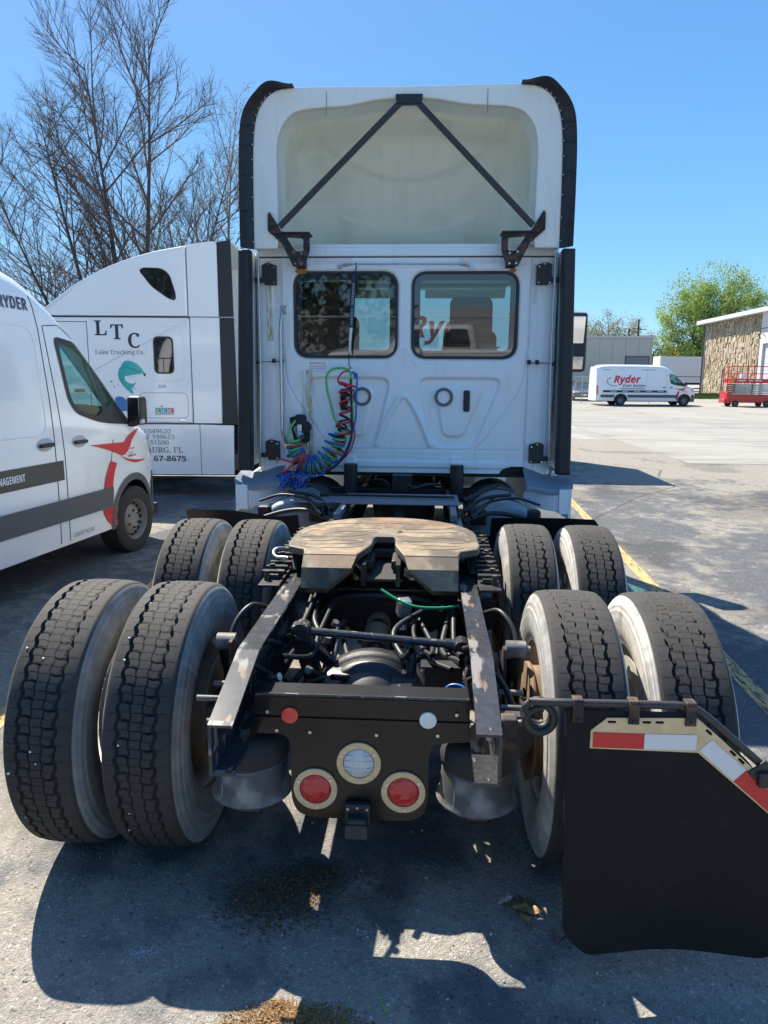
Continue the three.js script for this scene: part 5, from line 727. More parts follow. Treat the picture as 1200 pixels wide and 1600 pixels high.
const vanParts = (() => { // geometry shared by all vans
  const hole = insetPoly(VWIN, 0.012), o = {};
  o.body = join([vanSkin(1, hole), vanSkin(-1, hole)]);
  o.back = grid(10, 10, (u, v) => { const h = lerp(0.33, 2.62, v), x = lerp(-1, 1, u) * vanSide(-6, Math.min(h, 2.59)); return [x, h, 6.0 + 0.0 * u]; });
  o.front = grid(10, 6, (u, v) => { const h = lerp(0.33, 0.86, v); return [lerp(-1, 1, u) * vanSide(0.9, h), h, -0.90 - 0.03 * Math.sin(u * Math.PI)]; });
  o.frame = [1, -1].map((s) => vanPatch(insetPoly(VWIN, -0.012), s, 0.006, [[...insetPoly(VWIN, 0.035)].reverse()]));
  o.pane = [1, -1].map((s) => vanPatch(insetPoly(VWIN, 0.02), s, -0.012));
  o.bar = [1, -1].map((s) => [vanPatch([[-0.66, 2.0], [-0.60, 1.98], [-0.40, 1.385], [-0.47, 1.385]], s, 0.007), vanPatch([[-0.42, 1.80], [-0.30, 1.68], [-0.02, 1.36], [-0.16, 1.36]], s, 0.0075)]);
  o.wind = join([1, -1].map((sg) => grid(30, 14, (u, v) => { const s = lerp(WS.s0, WS.s1, u), T = vanTop(s), xe = vanSide(s, T) - 0.05, t = v; return [sg * xe * (1 - t), T + 0.05 * (1 - ((1 - t)) ** 2) + 0.004, -s]; })));
  o.band = [1, -1].map((s) => [vanPatch([[-3.86, 0.55], [-0.44, 0.55], [-0.42, 0.745], [-3.88, 0.745]], s, 0.012), vanPatch([[-5.7, 0.55], [-4.78, 0.55], [-4.75, 0.745], [-5.7, 0.745]], s, 0.012)]);
  o.arch = [1, -1].map((s) => [0, -4.325].map((c) => { const a = [], b = []; for (let i = 0; i <= 22; i++) { const t = Math.PI * (i / 22) * 1.06 - 0.094; a.push([c + 0.47 * Math.cos(t), 0.36 + 0.47 * Math.sin(t)]); b.push([c + 0.40 * Math.cos(t), 0.36 + 0.40 * Math.sin(t)]); } return vanPatch([...a, ...b.reverse()], s, 0.009); }));
  o.bumper = [1, -1].map((s) => vanPatch([[0.44, 0.34], [0.80, 0.34], [0.86, 0.60], [0.74, 0.74], [0.60, 0.80], [0.46, 0.66], [0.46, 0.5]], s, 0.014));
  o.light = [1, -1].map((s) => vanPatch(rpoly([[0.50, 1.0], [0.74, 0.88], [0.76, 1.04], [0.56, 1.18], [0.44, 1.2]], 0.03), s, 0.006));
  o.seam = [1, -1].map((s) => { const along = (P0) => { const P = []; for (let i = 0; i < P0.length - 1; i++) for (let k = 0; k < 8; k++) P.push([lerp(P0[i][0], P0[i + 1][0], k / 8), lerp(P0[i][1], P0[i + 1][1], k / 8)]); P.push(P0[P0.length - 1]); return new THREE.TubeGeometry(new THREE.CatmullRomCurve3(P.map(([a, h]) => V3(s * (vanSide(a, h) + 0.001), h, -a)), false, 'catmullrom', 0.1), 110, 0.0042, 5); }; return [along([[-1.16, 0.36], [-1.16, 0.6], [-1.16, 1.1], [-1.19, 1.6], [-1.22, 2.0], [-1.235, 2.22], [-1.0, 2.24], [-0.75, 2.13]]), along([[-1.29, 0.36], [-1.29, 1.0], [-1.29, 1.6], [-1.30, 2.2], [-1.34, 2.45]]), along([[-2.62, 0.36], [-2.62, 1.4], [-2.62, 2.45]]), along([[-0.46, 0.8], [-0.42, 1.0], [-0.36, 1.2]])]; });
  o.press = [1, -1].map((s) => { const P = rrect(-2.55, -1.38, 1.32, 2.2, 0.14, 6); return new THREE.TubeGeometry(new THREE.CatmullRomCurve3(P.map(([a, h]) => V3(s * (vanSide(a, h) - 0.004), h, -a)), true, 'catmullrom', 0.2), 160, 0.0085, 6, true); });
  o.tyre = latheX([[-0.115, 0.21], [-0.12, 0.26], [-0.118, 0.30], [-0.105, 0.335], [-0.095, 0.345], [0.095, 0.345], [0.105, 0.335], [0.118, 0.30], [0.12, 0.26], [0.115, 0.21]], 56);
  o.rim = latheX([[0.10, 0.212], [0.112, 0.212], [0.105, 0.198], [0.06, 0.192], [0.045, 0.17], [0.05, 0.13], [0.075, 0.115], [0.082, 0.06], [0.085, 0.001]], 48);
  o.slots = (() => { const g = []; for (let i = 0; i < 16; i++) { const a = i / 16 * 6.283; g.push(mv(box(0.02, 0.022, 0.034, 0.06, 0.166, 0), 0, 0, 0, a)); } for (let i = 0; i < 6; i++) { const a = i / 6 * 6.283; g.push(mv(new THREE.CylinderGeometry(0.011, 0.011, 0.03, 8).rotateZ(Math.PI / 2).translate(0.082, 0.09, 0), 0, 0, 0, a)); } return join(g); })();
  return o;
})();
function makeVan(label, pos, turn, steer) {
  const v = thing('panel_van', label, 'van', pos, turn, 'white panel vans'), o = vanParts;
  part('body', o.body, M.white, v); part('rear_door', o.back, M.white, v); part('front_grille', o.front, M.blackPlastic, v);
  part('underbody', [boxTo(-0.88, 0.88, 0.28, 0.40, -0.7, 5.9), box(1.7, 0.5, 0.02, 0, 0.6, -0.45)], M.black, v);
  for (const k of [0, 1]) {
    const s = k ? -1 : 1, d = sub('door', v);
    part('window_frame', o.frame[k], M.blackPlastic, d); part('pane', o.pane[k], M.vanGlass, d); parts('window_bar', o.bar[k], M.blackPlastic, d);
    for (const [a, h] of [[-0.93, 1.225], [-1.42, 1.235]]) { part('handle', [rb(0.03, 0.034, 0.19, 0.014, s * (vanSide(a, h) + 0.022), h, -a)], M.black, d); part('handle_recess', [mv(new THREE.SphereGeometry(0.10, 20, 12), 0, 0, 0).scale(0.06, 0.55, 1.1).translate(s * (vanSide(a, h) + 0.002), h + 0.005, -a)], std(0.42, 0.43, 0.44, 0.4), d); }
    parts('side_band', o.band[k], M.greyPlastic, v); parts('wheel_arch', o.arch[k], M.greyPlastic, v); part('bumper_corner', o.bumper[k], M.greyPlastic, v); part('headlamp', o.light[k], phy(0.35, 0.36, 0.37, 0.08, { clearcoat: 1 }), v); parts('panel_gap', o.seam[k], M.cable, v); part('panel_pressing', o.press[k], M.white, v);
    const m = sub('door_mirror', v, [s * 1.08, 1.47, 0.02]); part('housing', [rb(0.18, 0.29, 0.14, 0.045, 0, 0, 0, 0, s * -0.2)], M.black, m); part('glass', [rb(0.14, 0.19, 0.01, 0.004, 0, 0.035, 0.073, 0, s * -0.2)], M.darkGlass, m); part('indicator', [rb(0.08, 0.05, 0.05, 0.018, s * 0.06, -0.105, 0.045)], M.clearLens, m); part('arm', [rb(0.2, 0.07, 0.08, 0.02, -s * 0.12, -0.13, -0.02)], M.black, m);
    for (const z of [0, 4.325]) { const w = sub('wheel', v, [s * 0.885, 0.345, z], [0, (s > 0 ? 0 : Math.PI) + (z ? 0 : steer), 0]); part('tyre', o.tyre, M.rubber, w); part('rim', o.rim, M.vanRim, w); part('rim_slots', o.slots, M.black, w); part('wheel_well', [mv(new THREE.CylinderGeometry(0.44, 0.44, 0.3, 24, 1, true, 0, Math.PI), -0.12, 0.01, 0, 0, 0, Math.PI / 2)], new THREE.MeshStandardMaterial({ color: lin(0.012), roughness: 0.9, side: THREE.DoubleSide }), w); }
    part('tail_lamp', [rb(0.05, 0.62, 0.09, 0.02, s * 0.965, 1.05, 5.93)], M.redLens, v);
    const st = sub('seat', v); part('backrest', [rb(0.48, 0.62, 0.14, 0.06, s * 0.45, 1.35, 0.98, -0.15)], M.seat, st); part('headrest', [rb(0.26, 0.2, 0.1, 0.05, s * 0.45, 1.76, 1.06, -0.15)], M.seat, st); part('cushion', [rb(0.5, 0.15, 0.5, 0.05, s * 0.45, 1.0, 0.68)], M.seat, st);
  }
  part('windscreen', o.wind, M.vanGlass, v);
  part('cab_floor', [boxTo(-0.9, 0.9, 0.55, 0.62, -0.3, 1.5)], M.interior, v); part('bulkhead', [boxTo(-0.84, 0.84, 0.6, 2.4, 1.42, 1.45)], M.headliner, v);
  part('dashboard', [rb(1.7, 0.42, 0.5, 0.1, 0, 1.12, 0.0)], M.interior, v);
  const sw = sub('steering_wheel', v, [-0.45, 1.30, 0.42], [-0.6, 0, 0]); part('rim', new THREE.TorusGeometry(0.19, 0.014, 8, 32), M.black, sw); part('spokes', [box(0.36, 0.03, 0.02)], M.black, sw);
  // red bird mark over the front door and wing
  const bird = canvasTex(512, 768, (g, w, h) => { // s -0.78..0.36, h 0.34..1.32 mapped over the canvas
    const X = (s) => (s + 0.80) / 1.2 * w, Y = (y) => (1.36 - y) / 1.04 * h, P = (pts) => { g.beginPath(); pts.forEach((p, i) => p.length === 2 ? (i ? g.lineTo(X(p[0]), Y(p[1])) : g.moveTo(X(p[0]), Y(p[1]))) : g.quadraticCurveTo(X(p[0]), Y(p[1]), X(p[2]), Y(p[3]))); g.closePath(); g.fill(); };
    g.fillStyle = '#c8252f';
    P([[-0.78, 1.18], [-0.22, 1.16], [-0.16, 1.16], [-0.05, 1.27, 0.30, 1.275], [0.02, 1.24, -0.05, 1.10], [-0.15, 1.02, -0.22, 1.03], [-0.48, 1.12, -0.78, 1.18]]);
    P([[-0.26, 1.035], [-0.05, 0.955, 0.30, 0.945], [0.10, 0.915, -0.02, 0.945], [-0.12, 0.965, -0.26, 1.035]]);
    P([[-0.44, 1.0], [-0.56, 0.86, -0.58, 0.745], [-0.42, 0.745], [-0.40, 0.88, -0.32, 0.965]]);
    P([[-0.62, 0.545], [-0.56, 0.38, -0.40, 0.35], [-0.36, 0.35], [-0.38, 0.45], [-0.34, 0.545]]);
    g.fillStyle = '#555'; g.font = 'bold 26px sans-serif'; g.fillText('49974', X(-0.10), Y(1.0)); g.fillRect(X(-0.10), Y(1.045), 52, 3); g.fillStyle = '#c8252f'; g.fillRect(X(-0.05), Y(1.09), 40, 8);
  });
  part('bird_mark', vanPanel(-0.80, 0.40, 0.32, 1.36, 0.0065, 40), alphaMat(bird), v, true);
  return v;
}
const decal = (v, name, s0, s1, h0, h1, W, H, draw, off) => part(name, vanPanel(s0, s1, h0, h1, off ?? 0.006, 30), alphaMat(canvasTex(W, H, draw)), v, true);
const vanNear = makeVan('white high roof panel van with red bird mark parked beside the tractor truck', [-3.819, 0, -4.761], -0.117, -0.06);
decal(vanNear, 'roof_lettering', -3.9, -1.38, 2.30, 2.455, 2048, 128, (g, w, h) => { g.fillStyle = '#2b3a5e'; g.font = 'bold 112px sans-serif'; g.textAlign = 'right'; g.save(); g.translate(w - 8, 104); g.scale(0.82, 1); g.fillText('1-800-GO-BY-RYDER', 0, 0); g.restore(); });
decal(vanNear, 'side_stripe', -3.8, -1.195, 0.915, 1.085, 2048, 128, (g, w, h) => { g.fillStyle = '#1d1f22'; g.fillRect(0, 0, w, h); g.fillStyle = '#e9ecee'; g.font = 'bold 62px sans-serif'; g.textAlign = 'right'; g.save(); g.translate(w * 0.80, 86); g.scale(0.72, 1); g.fillText('MANAGEMENT', 0, 0); g.restore(); });
decal(vanNear, 'sill_lettering', -1.12, -0.62, 0.37, 0.43, 512, 64, (g, w, h) => { g.fillStyle = '#6a6f73'; g.font = '54px sans-serif'; g.fillText('USDOT 16130', 8, 52); });
const vanFar = makeVan('white panel van with large side lettering standing broadside on the concrete yard', [17.49, rise(-48.5), -49.46], -1.510, 0);
const ryderLogo = (g, w, h) => { // red name, black line below, swoosh behind
  g.strokeStyle = '#33384a'; g.lineWidth = 16; g.beginPath(); g.ellipse(250, 210, 190, 110, 0.1, Math.PI * 0.35, Math.PI * 1.35); g.stroke(); g.fillStyle = '#d3202e'; g.font = 'italic bold 255px sans-serif'; g.save(); g.translate(225, 235); g.fillText('Ryder', 0, 0); g.strokeStyle = '#d3202e'; g.lineWidth = 10; g.strokeText('Ryder', 0, 0); g.restore();
  g.fillStyle = '#33384a'; g.font = 'italic bold 118px sans-serif'; g.fillText('Ever better', 480, 352); g.fillRect(430, 385, 660, 18); };
decal(vanFar, 'side_lettering', -5.45, -2.66, 1.10, 2.14, 1120, 410, ryderLogo);
decal(vanFar, 'side_stripe', -5.55, -1.25, 0.89, 1.04, 1024, 36, (g, w, h) => { g.fillStyle = '#24262c'; g.fillRect(0, 0, w, h); g.fillStyle = '#c9cdd2'; for (let x = 120; x < w; x += 190) g.fillRect(x, 12, 100, 10); });
decal(vanFar, 'roof_lettering', -3.0, -1.2, 2.36, 2.44, 1024, 46, (g, w, h) => { g.fillStyle = '#3a4564'; g.font = 'bold 46px sans-serif'; g.fillText('CALL 1-800-GO-BY-RYDER', 10, 40); });
decal(vanFar, 'roof_mark', -5.6, -5.05, 2.36, 2.43, 256, 32, (g, w, h) => { g.fillStyle = '#3a4564'; g.fillRect(10, 8, w - 20, 14); });

// ---------------------------------------------------------------- sleeper tractor parked across the lot (local x along its side, its near side at z = 0)
{
  const t = thing('sleeper_truck', 'white sleeper cab truck with teal fish emblem and LTC lettering, parked side on', 'truck', [-3.0, 0, -8.22], 0.059);
  const solid = (P, mat, name, z0 = -2.42, z1 = 0, bevel = 0.05) => part(name, ext(P, z1 - z0, { bevel, z: z0 }), mat, t);
  solid(rpoly([[-0.335, 1.12], [-0.335, 2.675], [-2.95, 2.675], [-3.25, 1.95], [-3.25, 1.12]], 0.02).reverse(), M.white, 'sleeper_body', -2.42, 0, 0.03);
  const roof = new THREE.SplineCurve([[-0.355, 3.69], [-0.91, 3.585], [-1.479, 3.40], [-1.96, 3.165], [-2.304, 2.935], [-2.62, 2.69]].map((p) => V2(...p))).getPoints(24).map((p) => [p.x, p.y]);
  solid([[-0.355, 2.69], ...roof], M.white, 'roof_cap', -2.42, 0, 0.035);
  const roofX = new THREE.SplineCurve([[0.30, 3.765], [-0.05, 3.735], [-0.34, 3.695]].map((p) => V2(...p))).getPoints(8).map((p) => [p.x, p.y]);
  for (const z of [0, -2.40]) {
    const e = sub('side_extender', t);
    part('upper_panel', ext([[-0.342, 2.688], ...[...roofX].reverse().map((p) => p), [0.098, 3.70], [0.098, 2.688]].filter((p) => p[0] < 0.12), 0.03, { z: z - 0.02 }), M.white, e);
    part('lower_panel', ext([[-0.325, 1.125], [-0.325, 2.675], [0.104, 2.675], [0.098, 1.125]], 0.03, { z: z - 0.02, bevel: 0.004 }), M.white, e);
    part('rubber_edge', [ext([[0.102, 2.688], [0.10, 3.735], [0.30, 3.765], [0.315, 2.688]], 0.03, { z: z - 0.022 }), ext([[0.110, 1.115], [0.108, 2.675], [0.318, 2.675], [0.338, 1.115]], 0.03, { z: z - 0.022 })], M.extender, e);
  }
  part('seam', [boxTo(-2.6, 0.1, 2.676, 2.687, -0.10, -0.010), boxTo(-0.352, -0.336, 1.13, 3.66, -0.2, -0.012)], M.cable, t);
  part('extender_cap', [ext([...roofX, [-0.34, 3.66], [0.30, 3.73]].map((p) => p), 2.4, { z: -2.41 })], M.whitePlain, t);
  // skirt
  const sk = part('skirt', [ext(rpoly([[0.255, 0.345], [0.268, 1.095], [-0.24, 1.105], [-0.235, 0.345]], 0.01).reverse(), 0.03, { z: -0.035, bevel: 0.004 }), ext(rpoly([[-0.245, 0.345], [-0.25, 1.105], [-2.6, 1.105], [-2.6, 0.345]], 0.01).reverse(), 0.03, { z: -0.035, bevel: 0.004 })], M.white, t);
  part('skirt_crease', [boxTo(-2.6, 0.255, 0.56, 0.568, -0.006, -0.0015)], M.whitePlain, sk);
  part('sill_strip', [boxTo(-3.2, -0.33, 1.112, 1.122, -0.05, 0.004)], M.greyPlastic, t);
  // sleeper window and its pressed surround, luggage door
  const w = sub('side_window', t); part('frame', ext(rrect(-0.89, -0.59, 1.855, 2.40, 0.085), 0.012, { z: -0.002, holes: [[...rrect(-0.865, -0.615, 1.88, 2.375, 0.065)].reverse()], bevel: 0.003 }), M.black, w); part('pane', ext(rrect(-0.866, -0.614, 1.879, 2.376, 0.065), 0.004, { z: 0.0005 }), M.darkGlass, w); part('bar', [boxTo(-0.866, -0.614, 2.075, 2.092, 0.005, 0.011), boxTo(-0.752, -0.742, 1.88, 2.075, 0.005, 0.010)], M.black, w);
  const loop = (P, r) => new THREE.TubeGeometry(new THREE.CatmullRomCurve3(P.map(([x, y]) => V3(x, y, -0.001)), true, 'catmullrom', 0.2), 140, r, 6, true);
  part('window_pressing', [loop(rrect(-0.965, -0.46, 1.76, 2.535, 0.10), 0.006), loop(rrect(-0.995, -0.435, 1.735, 2.56, 0.12), 0.004)], M.white, t);
  const ld = part('luggage_door', [loop(rrect(-1.14, -0.405, 1.20, 1.575, 0.09), 0.005)], std(0.35, 0.37, 0.4, 0.5), t); part('latch', [rb(0.08, 0.03, 0.008, 0.003, -0.5, 1.175, 0.004)], M.alu, ld);
  const rwin = sub('roof_window', t); const RW = rpoly([[-1.035, 3.335], [-0.98, 3.365], [-0.72, 3.36], [-0.61, 3.28], [-0.535, 3.02], [-0.53, 2.92], [-0.62, 2.945], [-0.86, 3.11]], 0.07); part('pane', ext(RW.reverse(), 0.008, { z: -0.003 }), M.darkGlass, rwin); part('frame', ext(insetPoly(RW, -0.012), 0.006, { z: -0.003, holes: [[...insetPoly(RW, 0.004)].reverse()] }), M.black, rwin);
  // door, mirror hidden side, bonnet, wheels, frame
  const dr = sub('door', t); part('gap', [boxTo(-1.865, -1.855, 1.2, 2.62, -0.01, 0.001), boxTo(-3.0, -1.865, 2.60, 2.61, -0.01, 0.001)], M.cable, dr); part('pane', ext(rpoly([[-2.28, 2.5], [-2.75, 2.5], [-2.98, 1.8], [-2.28, 1.75]], 0.06), 0.006, { z: 0.001 }), M.darkGlass, dr); part('handle', [rb(0.16, 0.05, 0.02, 0.008, -2.02, 1.6, 0.012)], M.black, dr);
  solid(rpoly([[-3.2, 1.12], [-3.2, 1.95], [-4.6, 1.72], [-5.45, 1.35], [-5.6, 0.7], [-5.55, 0.4], [-5.2, 0.4], [-5.1, 0.9], [-4.3, 0.95], [-4.1, 0.5], [-3.3, 0.5]], 0.08), M.white, 'bonnet', -2.3, -0.12, 0.1);
  part('windscreen', [grid(2, 8, (u, v) => [lerp(-3.27, -2.97, u), lerp(1.95, 2.66, u), lerp(-2.3, -0.12, v)])], M.darkGlass, t);
  parts('frame_rail', [boxTo(-3, 4.1, 0.65, 0.9, -1.65, -1.57), boxTo(-3, 4.1, 0.65, 0.9, -0.85, -0.77)], M.chassis, t);
  part('fuel_tank', [mv(new THREE.CylinderGeometry(0.28, 0.28, 1.6, 28), -1.2, 0.62, -0.38, 0, 0, Math.PI / 2)], M.alu, t);
  const tyre2 = latheX([[-0.12, 0.29], [-0.14, 0.37], [-0.135, 0.46], [-0.11, 0.50], [0.11, 0.50], [0.135, 0.46], [0.14, 0.37], [0.12, 0.29], [0.05, 0.25], [0.05, 0.001]], 40).rotateY(Math.PI / 2);
  for (const x of [-4.7, 2.0, 3.32]) for (const z of [-0.17, -2.25]) { const wh = sub('wheel', t, [x, 0.5, z]); part('tyre', tyre2, M.rubber, wh); part('rim', [mv(new THREE.CylinderGeometry(0.27, 0.27, 0.2, 28), 0, 0, 0, Math.PI / 2)], M.wheelWhite, wh); }
  part('fifth_wheel', [ext(rrect(2.2, 3.1, -1.66, -0.76, 0.3), 0.05, { rx: Math.PI / 2, y: 1.05 })], M.fifth, t);
  parts('shield_and_added_plate', [boxTo(-2.6, 0.2, 0.36, 0.62, -1.0, -0.2), boxTo(-3.2, 0.25, 0.02, 1.1, -2.41, -2.38)], M.black, t);  // far black plate is added, hiding sunlit ground so the gap looks shaded
  // print
  const plane = (name, x0, x1, y0, y1, W, H, draw, z = 0.0035) => part(name, new THREE.PlaneGeometry(x1 - x0, y1 - y0).translate((x0 + x1) / 2, (y0 + y1) / 2, z), alphaMat(canvasTex(W, H, draw), 0.3), t, true);
  plane('company_lettering', -1.82, -1.02, 2.10, 2.66, 800, 560, (g) => { g.fillStyle = '#2b3244'; g.font = 'bold 300px serif'; g.fillText('L', 66, 250); g.fillText('T', 305, 305); g.fillText('C', 545, 428); g.font = '80px serif'; g.save(); g.translate(62, 520); g.scale(1.08, 1); g.fillText('Lake Trucking Co.', 0, 0); g.restore(); });
  plane('fish_emblem', -1.66, -0.98, 1.30, 2.08, 680, 780, (g, w, h) => {
    const X = (x) => (x + 1.66) / 0.68 * w, Y = (y) => (2.08 - y) / 0.78 * h, Q = (p) => { g.beginPath(); g.moveTo(X(p[0][0]), Y(p[0][1])); for (const q of p.slice(1)) q.length === 2 ? g.lineTo(X(q[0]), Y(q[1])) : g.quadraticCurveTo(X(q[0]), Y(q[1]), X(q[2]), Y(q[3])); g.closePath(); g.fill(); };
    const gr = g.createLinearGradient(X(-1.42), 0, X(-1.05), 0); gr.addColorStop(0, '#1d9a98'); gr.addColorStop(1, '#52b9b4'); g.fillStyle = gr;
    Q([[-1.29, 1.60], [-1.42, 1.70, -1.435, 1.83], [-1.43, 1.93, -1.385, 1.955], [-1.36, 2.05, -1.26, 2.045], [-1.15, 2.03, -1.07, 1.92], [-1.03, 1.87, -1.035, 1.845], [-1.08, 1.86, -1.12, 1.85], [-1.24, 1.83, -1.33, 1.82], [-1.36, 1.74, -1.25, 1.71], [-1.20, 1.70, -1.17, 1.74], [-1.19, 1.67, -1.24, 1.64], [-1.23, 1.60, -1.21, 1.555], [-1.26, 1.56, -1.29, 1.60]]);
    g.fillStyle = '#bfe0dd'; Q([[-1.33, 1.825], [-1.18, 1.80, -1.06, 1.85], [-1.15, 1.815, -1.22, 1.80], [-1.30, 1.795, -1.33, 1.825]]);
    g.strokeStyle = '#137f82'; g.lineWidth = 4; for (let i = 0; i < 5; i++) { g.beginPath(); g.moveTo(X(-1.37 + i * 0.02), Y(1.93 + i * 0.015)); g.quadraticCurveTo(X(-1.24), Y(1.96 - i * 0.02), X(-1.1), Y(1.89 - i * 0.006)); g.stroke(); }
    g.fillStyle = '#2b3f56'; g.beginPath(); g.arc(X(-1.095), Y(1.905), 8, 0, 7); g.fill(); Q([[-1.06, 1.85], [-1.02, 1.865], [-1.02, 1.835], [-1.045, 1.81]]);
    g.fillStyle = '#3f86a8'; for (const [x, y, r] of [[-1.54, 1.74, 14], [-1.50, 1.66, 11], [-1.44, 1.69, 8], [-1.20, 1.64, 10], [-1.21, 1.51, 14], [-1.22, 1.33, 12]]) { g.beginPath(); g.arc(X(x), Y(y), r, 0, 7); g.fill(); }
    g.fillStyle = '#2f6fb0'; Q([[-1.50, 1.50], [-1.38, 1.56, -1.30, 1.42], [-1.22, 1.36, -1.22, 1.30], [-1.5, 1.30]]);
  });
  plane('permit_numbers', -1.75, -0.45, 0.47, 1.09, 1300, 620, (g) => { g.textAlign = 'right'; g.fillStyle = '#4c5361'; g.font = '92px sans-serif'; [['YU 049620', 1065, 120], ['DOT 199623', 1120, 205], ['151590', 1030, 290]].forEach(([s, x, y]) => { g.save(); g.translate(x, y); g.scale(1.15, 0.95); g.fillText(s, 0, 0); g.restore(); }); g.font = '112px serif'; g.fillStyle = '#343a48'; g.save(); g.translate(1240, 412); g.scale(1.12, 1); g.fillText('BURG, FL', 0, 0); g.restore(); g.font = 'bold 124px sans-serif'; g.fillStyle = '#272c38'; g.save(); g.translate(1285, 545); g.scale(1.12, 0.95); g.fillText('67-8675', 0, 0); g.restore(); }, 0.0);
  plane('sticker_row', -0.91, -0.62, 1.235, 1.40, 290, 165, (g) => { g.fillStyle = '#cfd6da'; g.fillRect(0, 45, 290, 110); [['#3fa35b', 8], ['#3f8fc4', 104], ['#c8525a', 200]].forEach(([c, x]) => { g.fillStyle = c; g.fillRect(x, 50, 84, 82); g.strokeStyle = '#fff'; g.lineWidth = 9; g.beginPath(); g.arc(x + 42, 94, 24, 0.6, 5); g.stroke(); }); g.fillStyle = '#b3444c'; g.beginPath(); g.moveTo(85, 12); g.lineTo(130, 22); g.lineTo(100, 40); g.fill(); g.fillStyle = '#6b7480'; g.fillRect(10, 138, 270, 6); });
  plane('unit_number', -0.86, -0.70, 1.645, 1.70, 160, 55, (g) => { g.strokeStyle = '#7c8796'; g.lineWidth = 3; g.font = '52px sans-serif'; g.strokeText('2328', 14, 46); });
}
// ---------------------------------------------------------------- box truck standing in front of the tractor, seen through its windows
{
  const t = thing('box_truck', 'white box truck with big red lettering standing across the front of the tractor', 'truck', [0, 0, -12.55]);
  part('cargo_box', [rb(6.3, 2.8, 2.4, 0.03, -0.37, 2.5, -1.2)], M.white, t); parts('corner_trim', [[-3.5, 0], [2.76, 0], [-3.5, -2.4], [2.76, -2.4]].map(([x, z]) => box(0.05, 2.8, 0.05, x, 2.5, z)), M.alu, t);
  part('frame', [boxTo(-5.2, 2.7, 0.8, 1.08, -1.7, -0.7)], M.chassis, t);
  part('cab', [ext(rpoly([[-3.55, 0.7], [-3.55, 2.5], [-4.5, 2.5], [-4.95, 1.7], [-5.8, 1.5], [-5.9, 0.6], [-4.0, 0.6]], 0.1), 2.1, { z: -2.25, bevel: 0.06 })], M.white, t); part('side_glass', [ext(rpoly([[-3.8, 1.7], [-3.8, 2.35], [-4.4, 2.35], [-4.75, 1.7]], 0.05), 0.01, { z: -0.148 })], M.darkGlass, t);
  const ty = latheX([[-0.12, 0.25], [-0.13, 0.4], [-0.1, 0.46], [0.1, 0.46], [0.13, 0.4], [0.12, 0.25], [0.05, 0.2], [0.05, 0.001]], 36).rotateY(Math.PI / 2);
  for (const x of [-5.0, 1.2]) for (const z of [-0.3, -2.1]) { const w = sub('wheel', t, [x, 0.46, z]); part('tyre', ty, M.rubber, w); part('rim', [mv(new THREE.CylinderGeometry(0.23, 0.23, 0.16, 24), 0, 0, 0, Math.PI / 2)], M.wheelWhite, w); }
  part('side_lettering', new THREE.PlaneGeometry(3.4, 1.9).translate(1.0, 2.55, 0.006), alphaMat(canvasTex(1700, 950, (g) => { g.fillStyle = '#cf2230'; g.font = 'italic bold 300px sans-serif'; g.fillText('Ryder', 215, 430); g.fillStyle = '#2c3040'; g.font = 'italic bold 110px sans-serif'; g.fillText('Ever better', 560, 575); })), t, true);
}

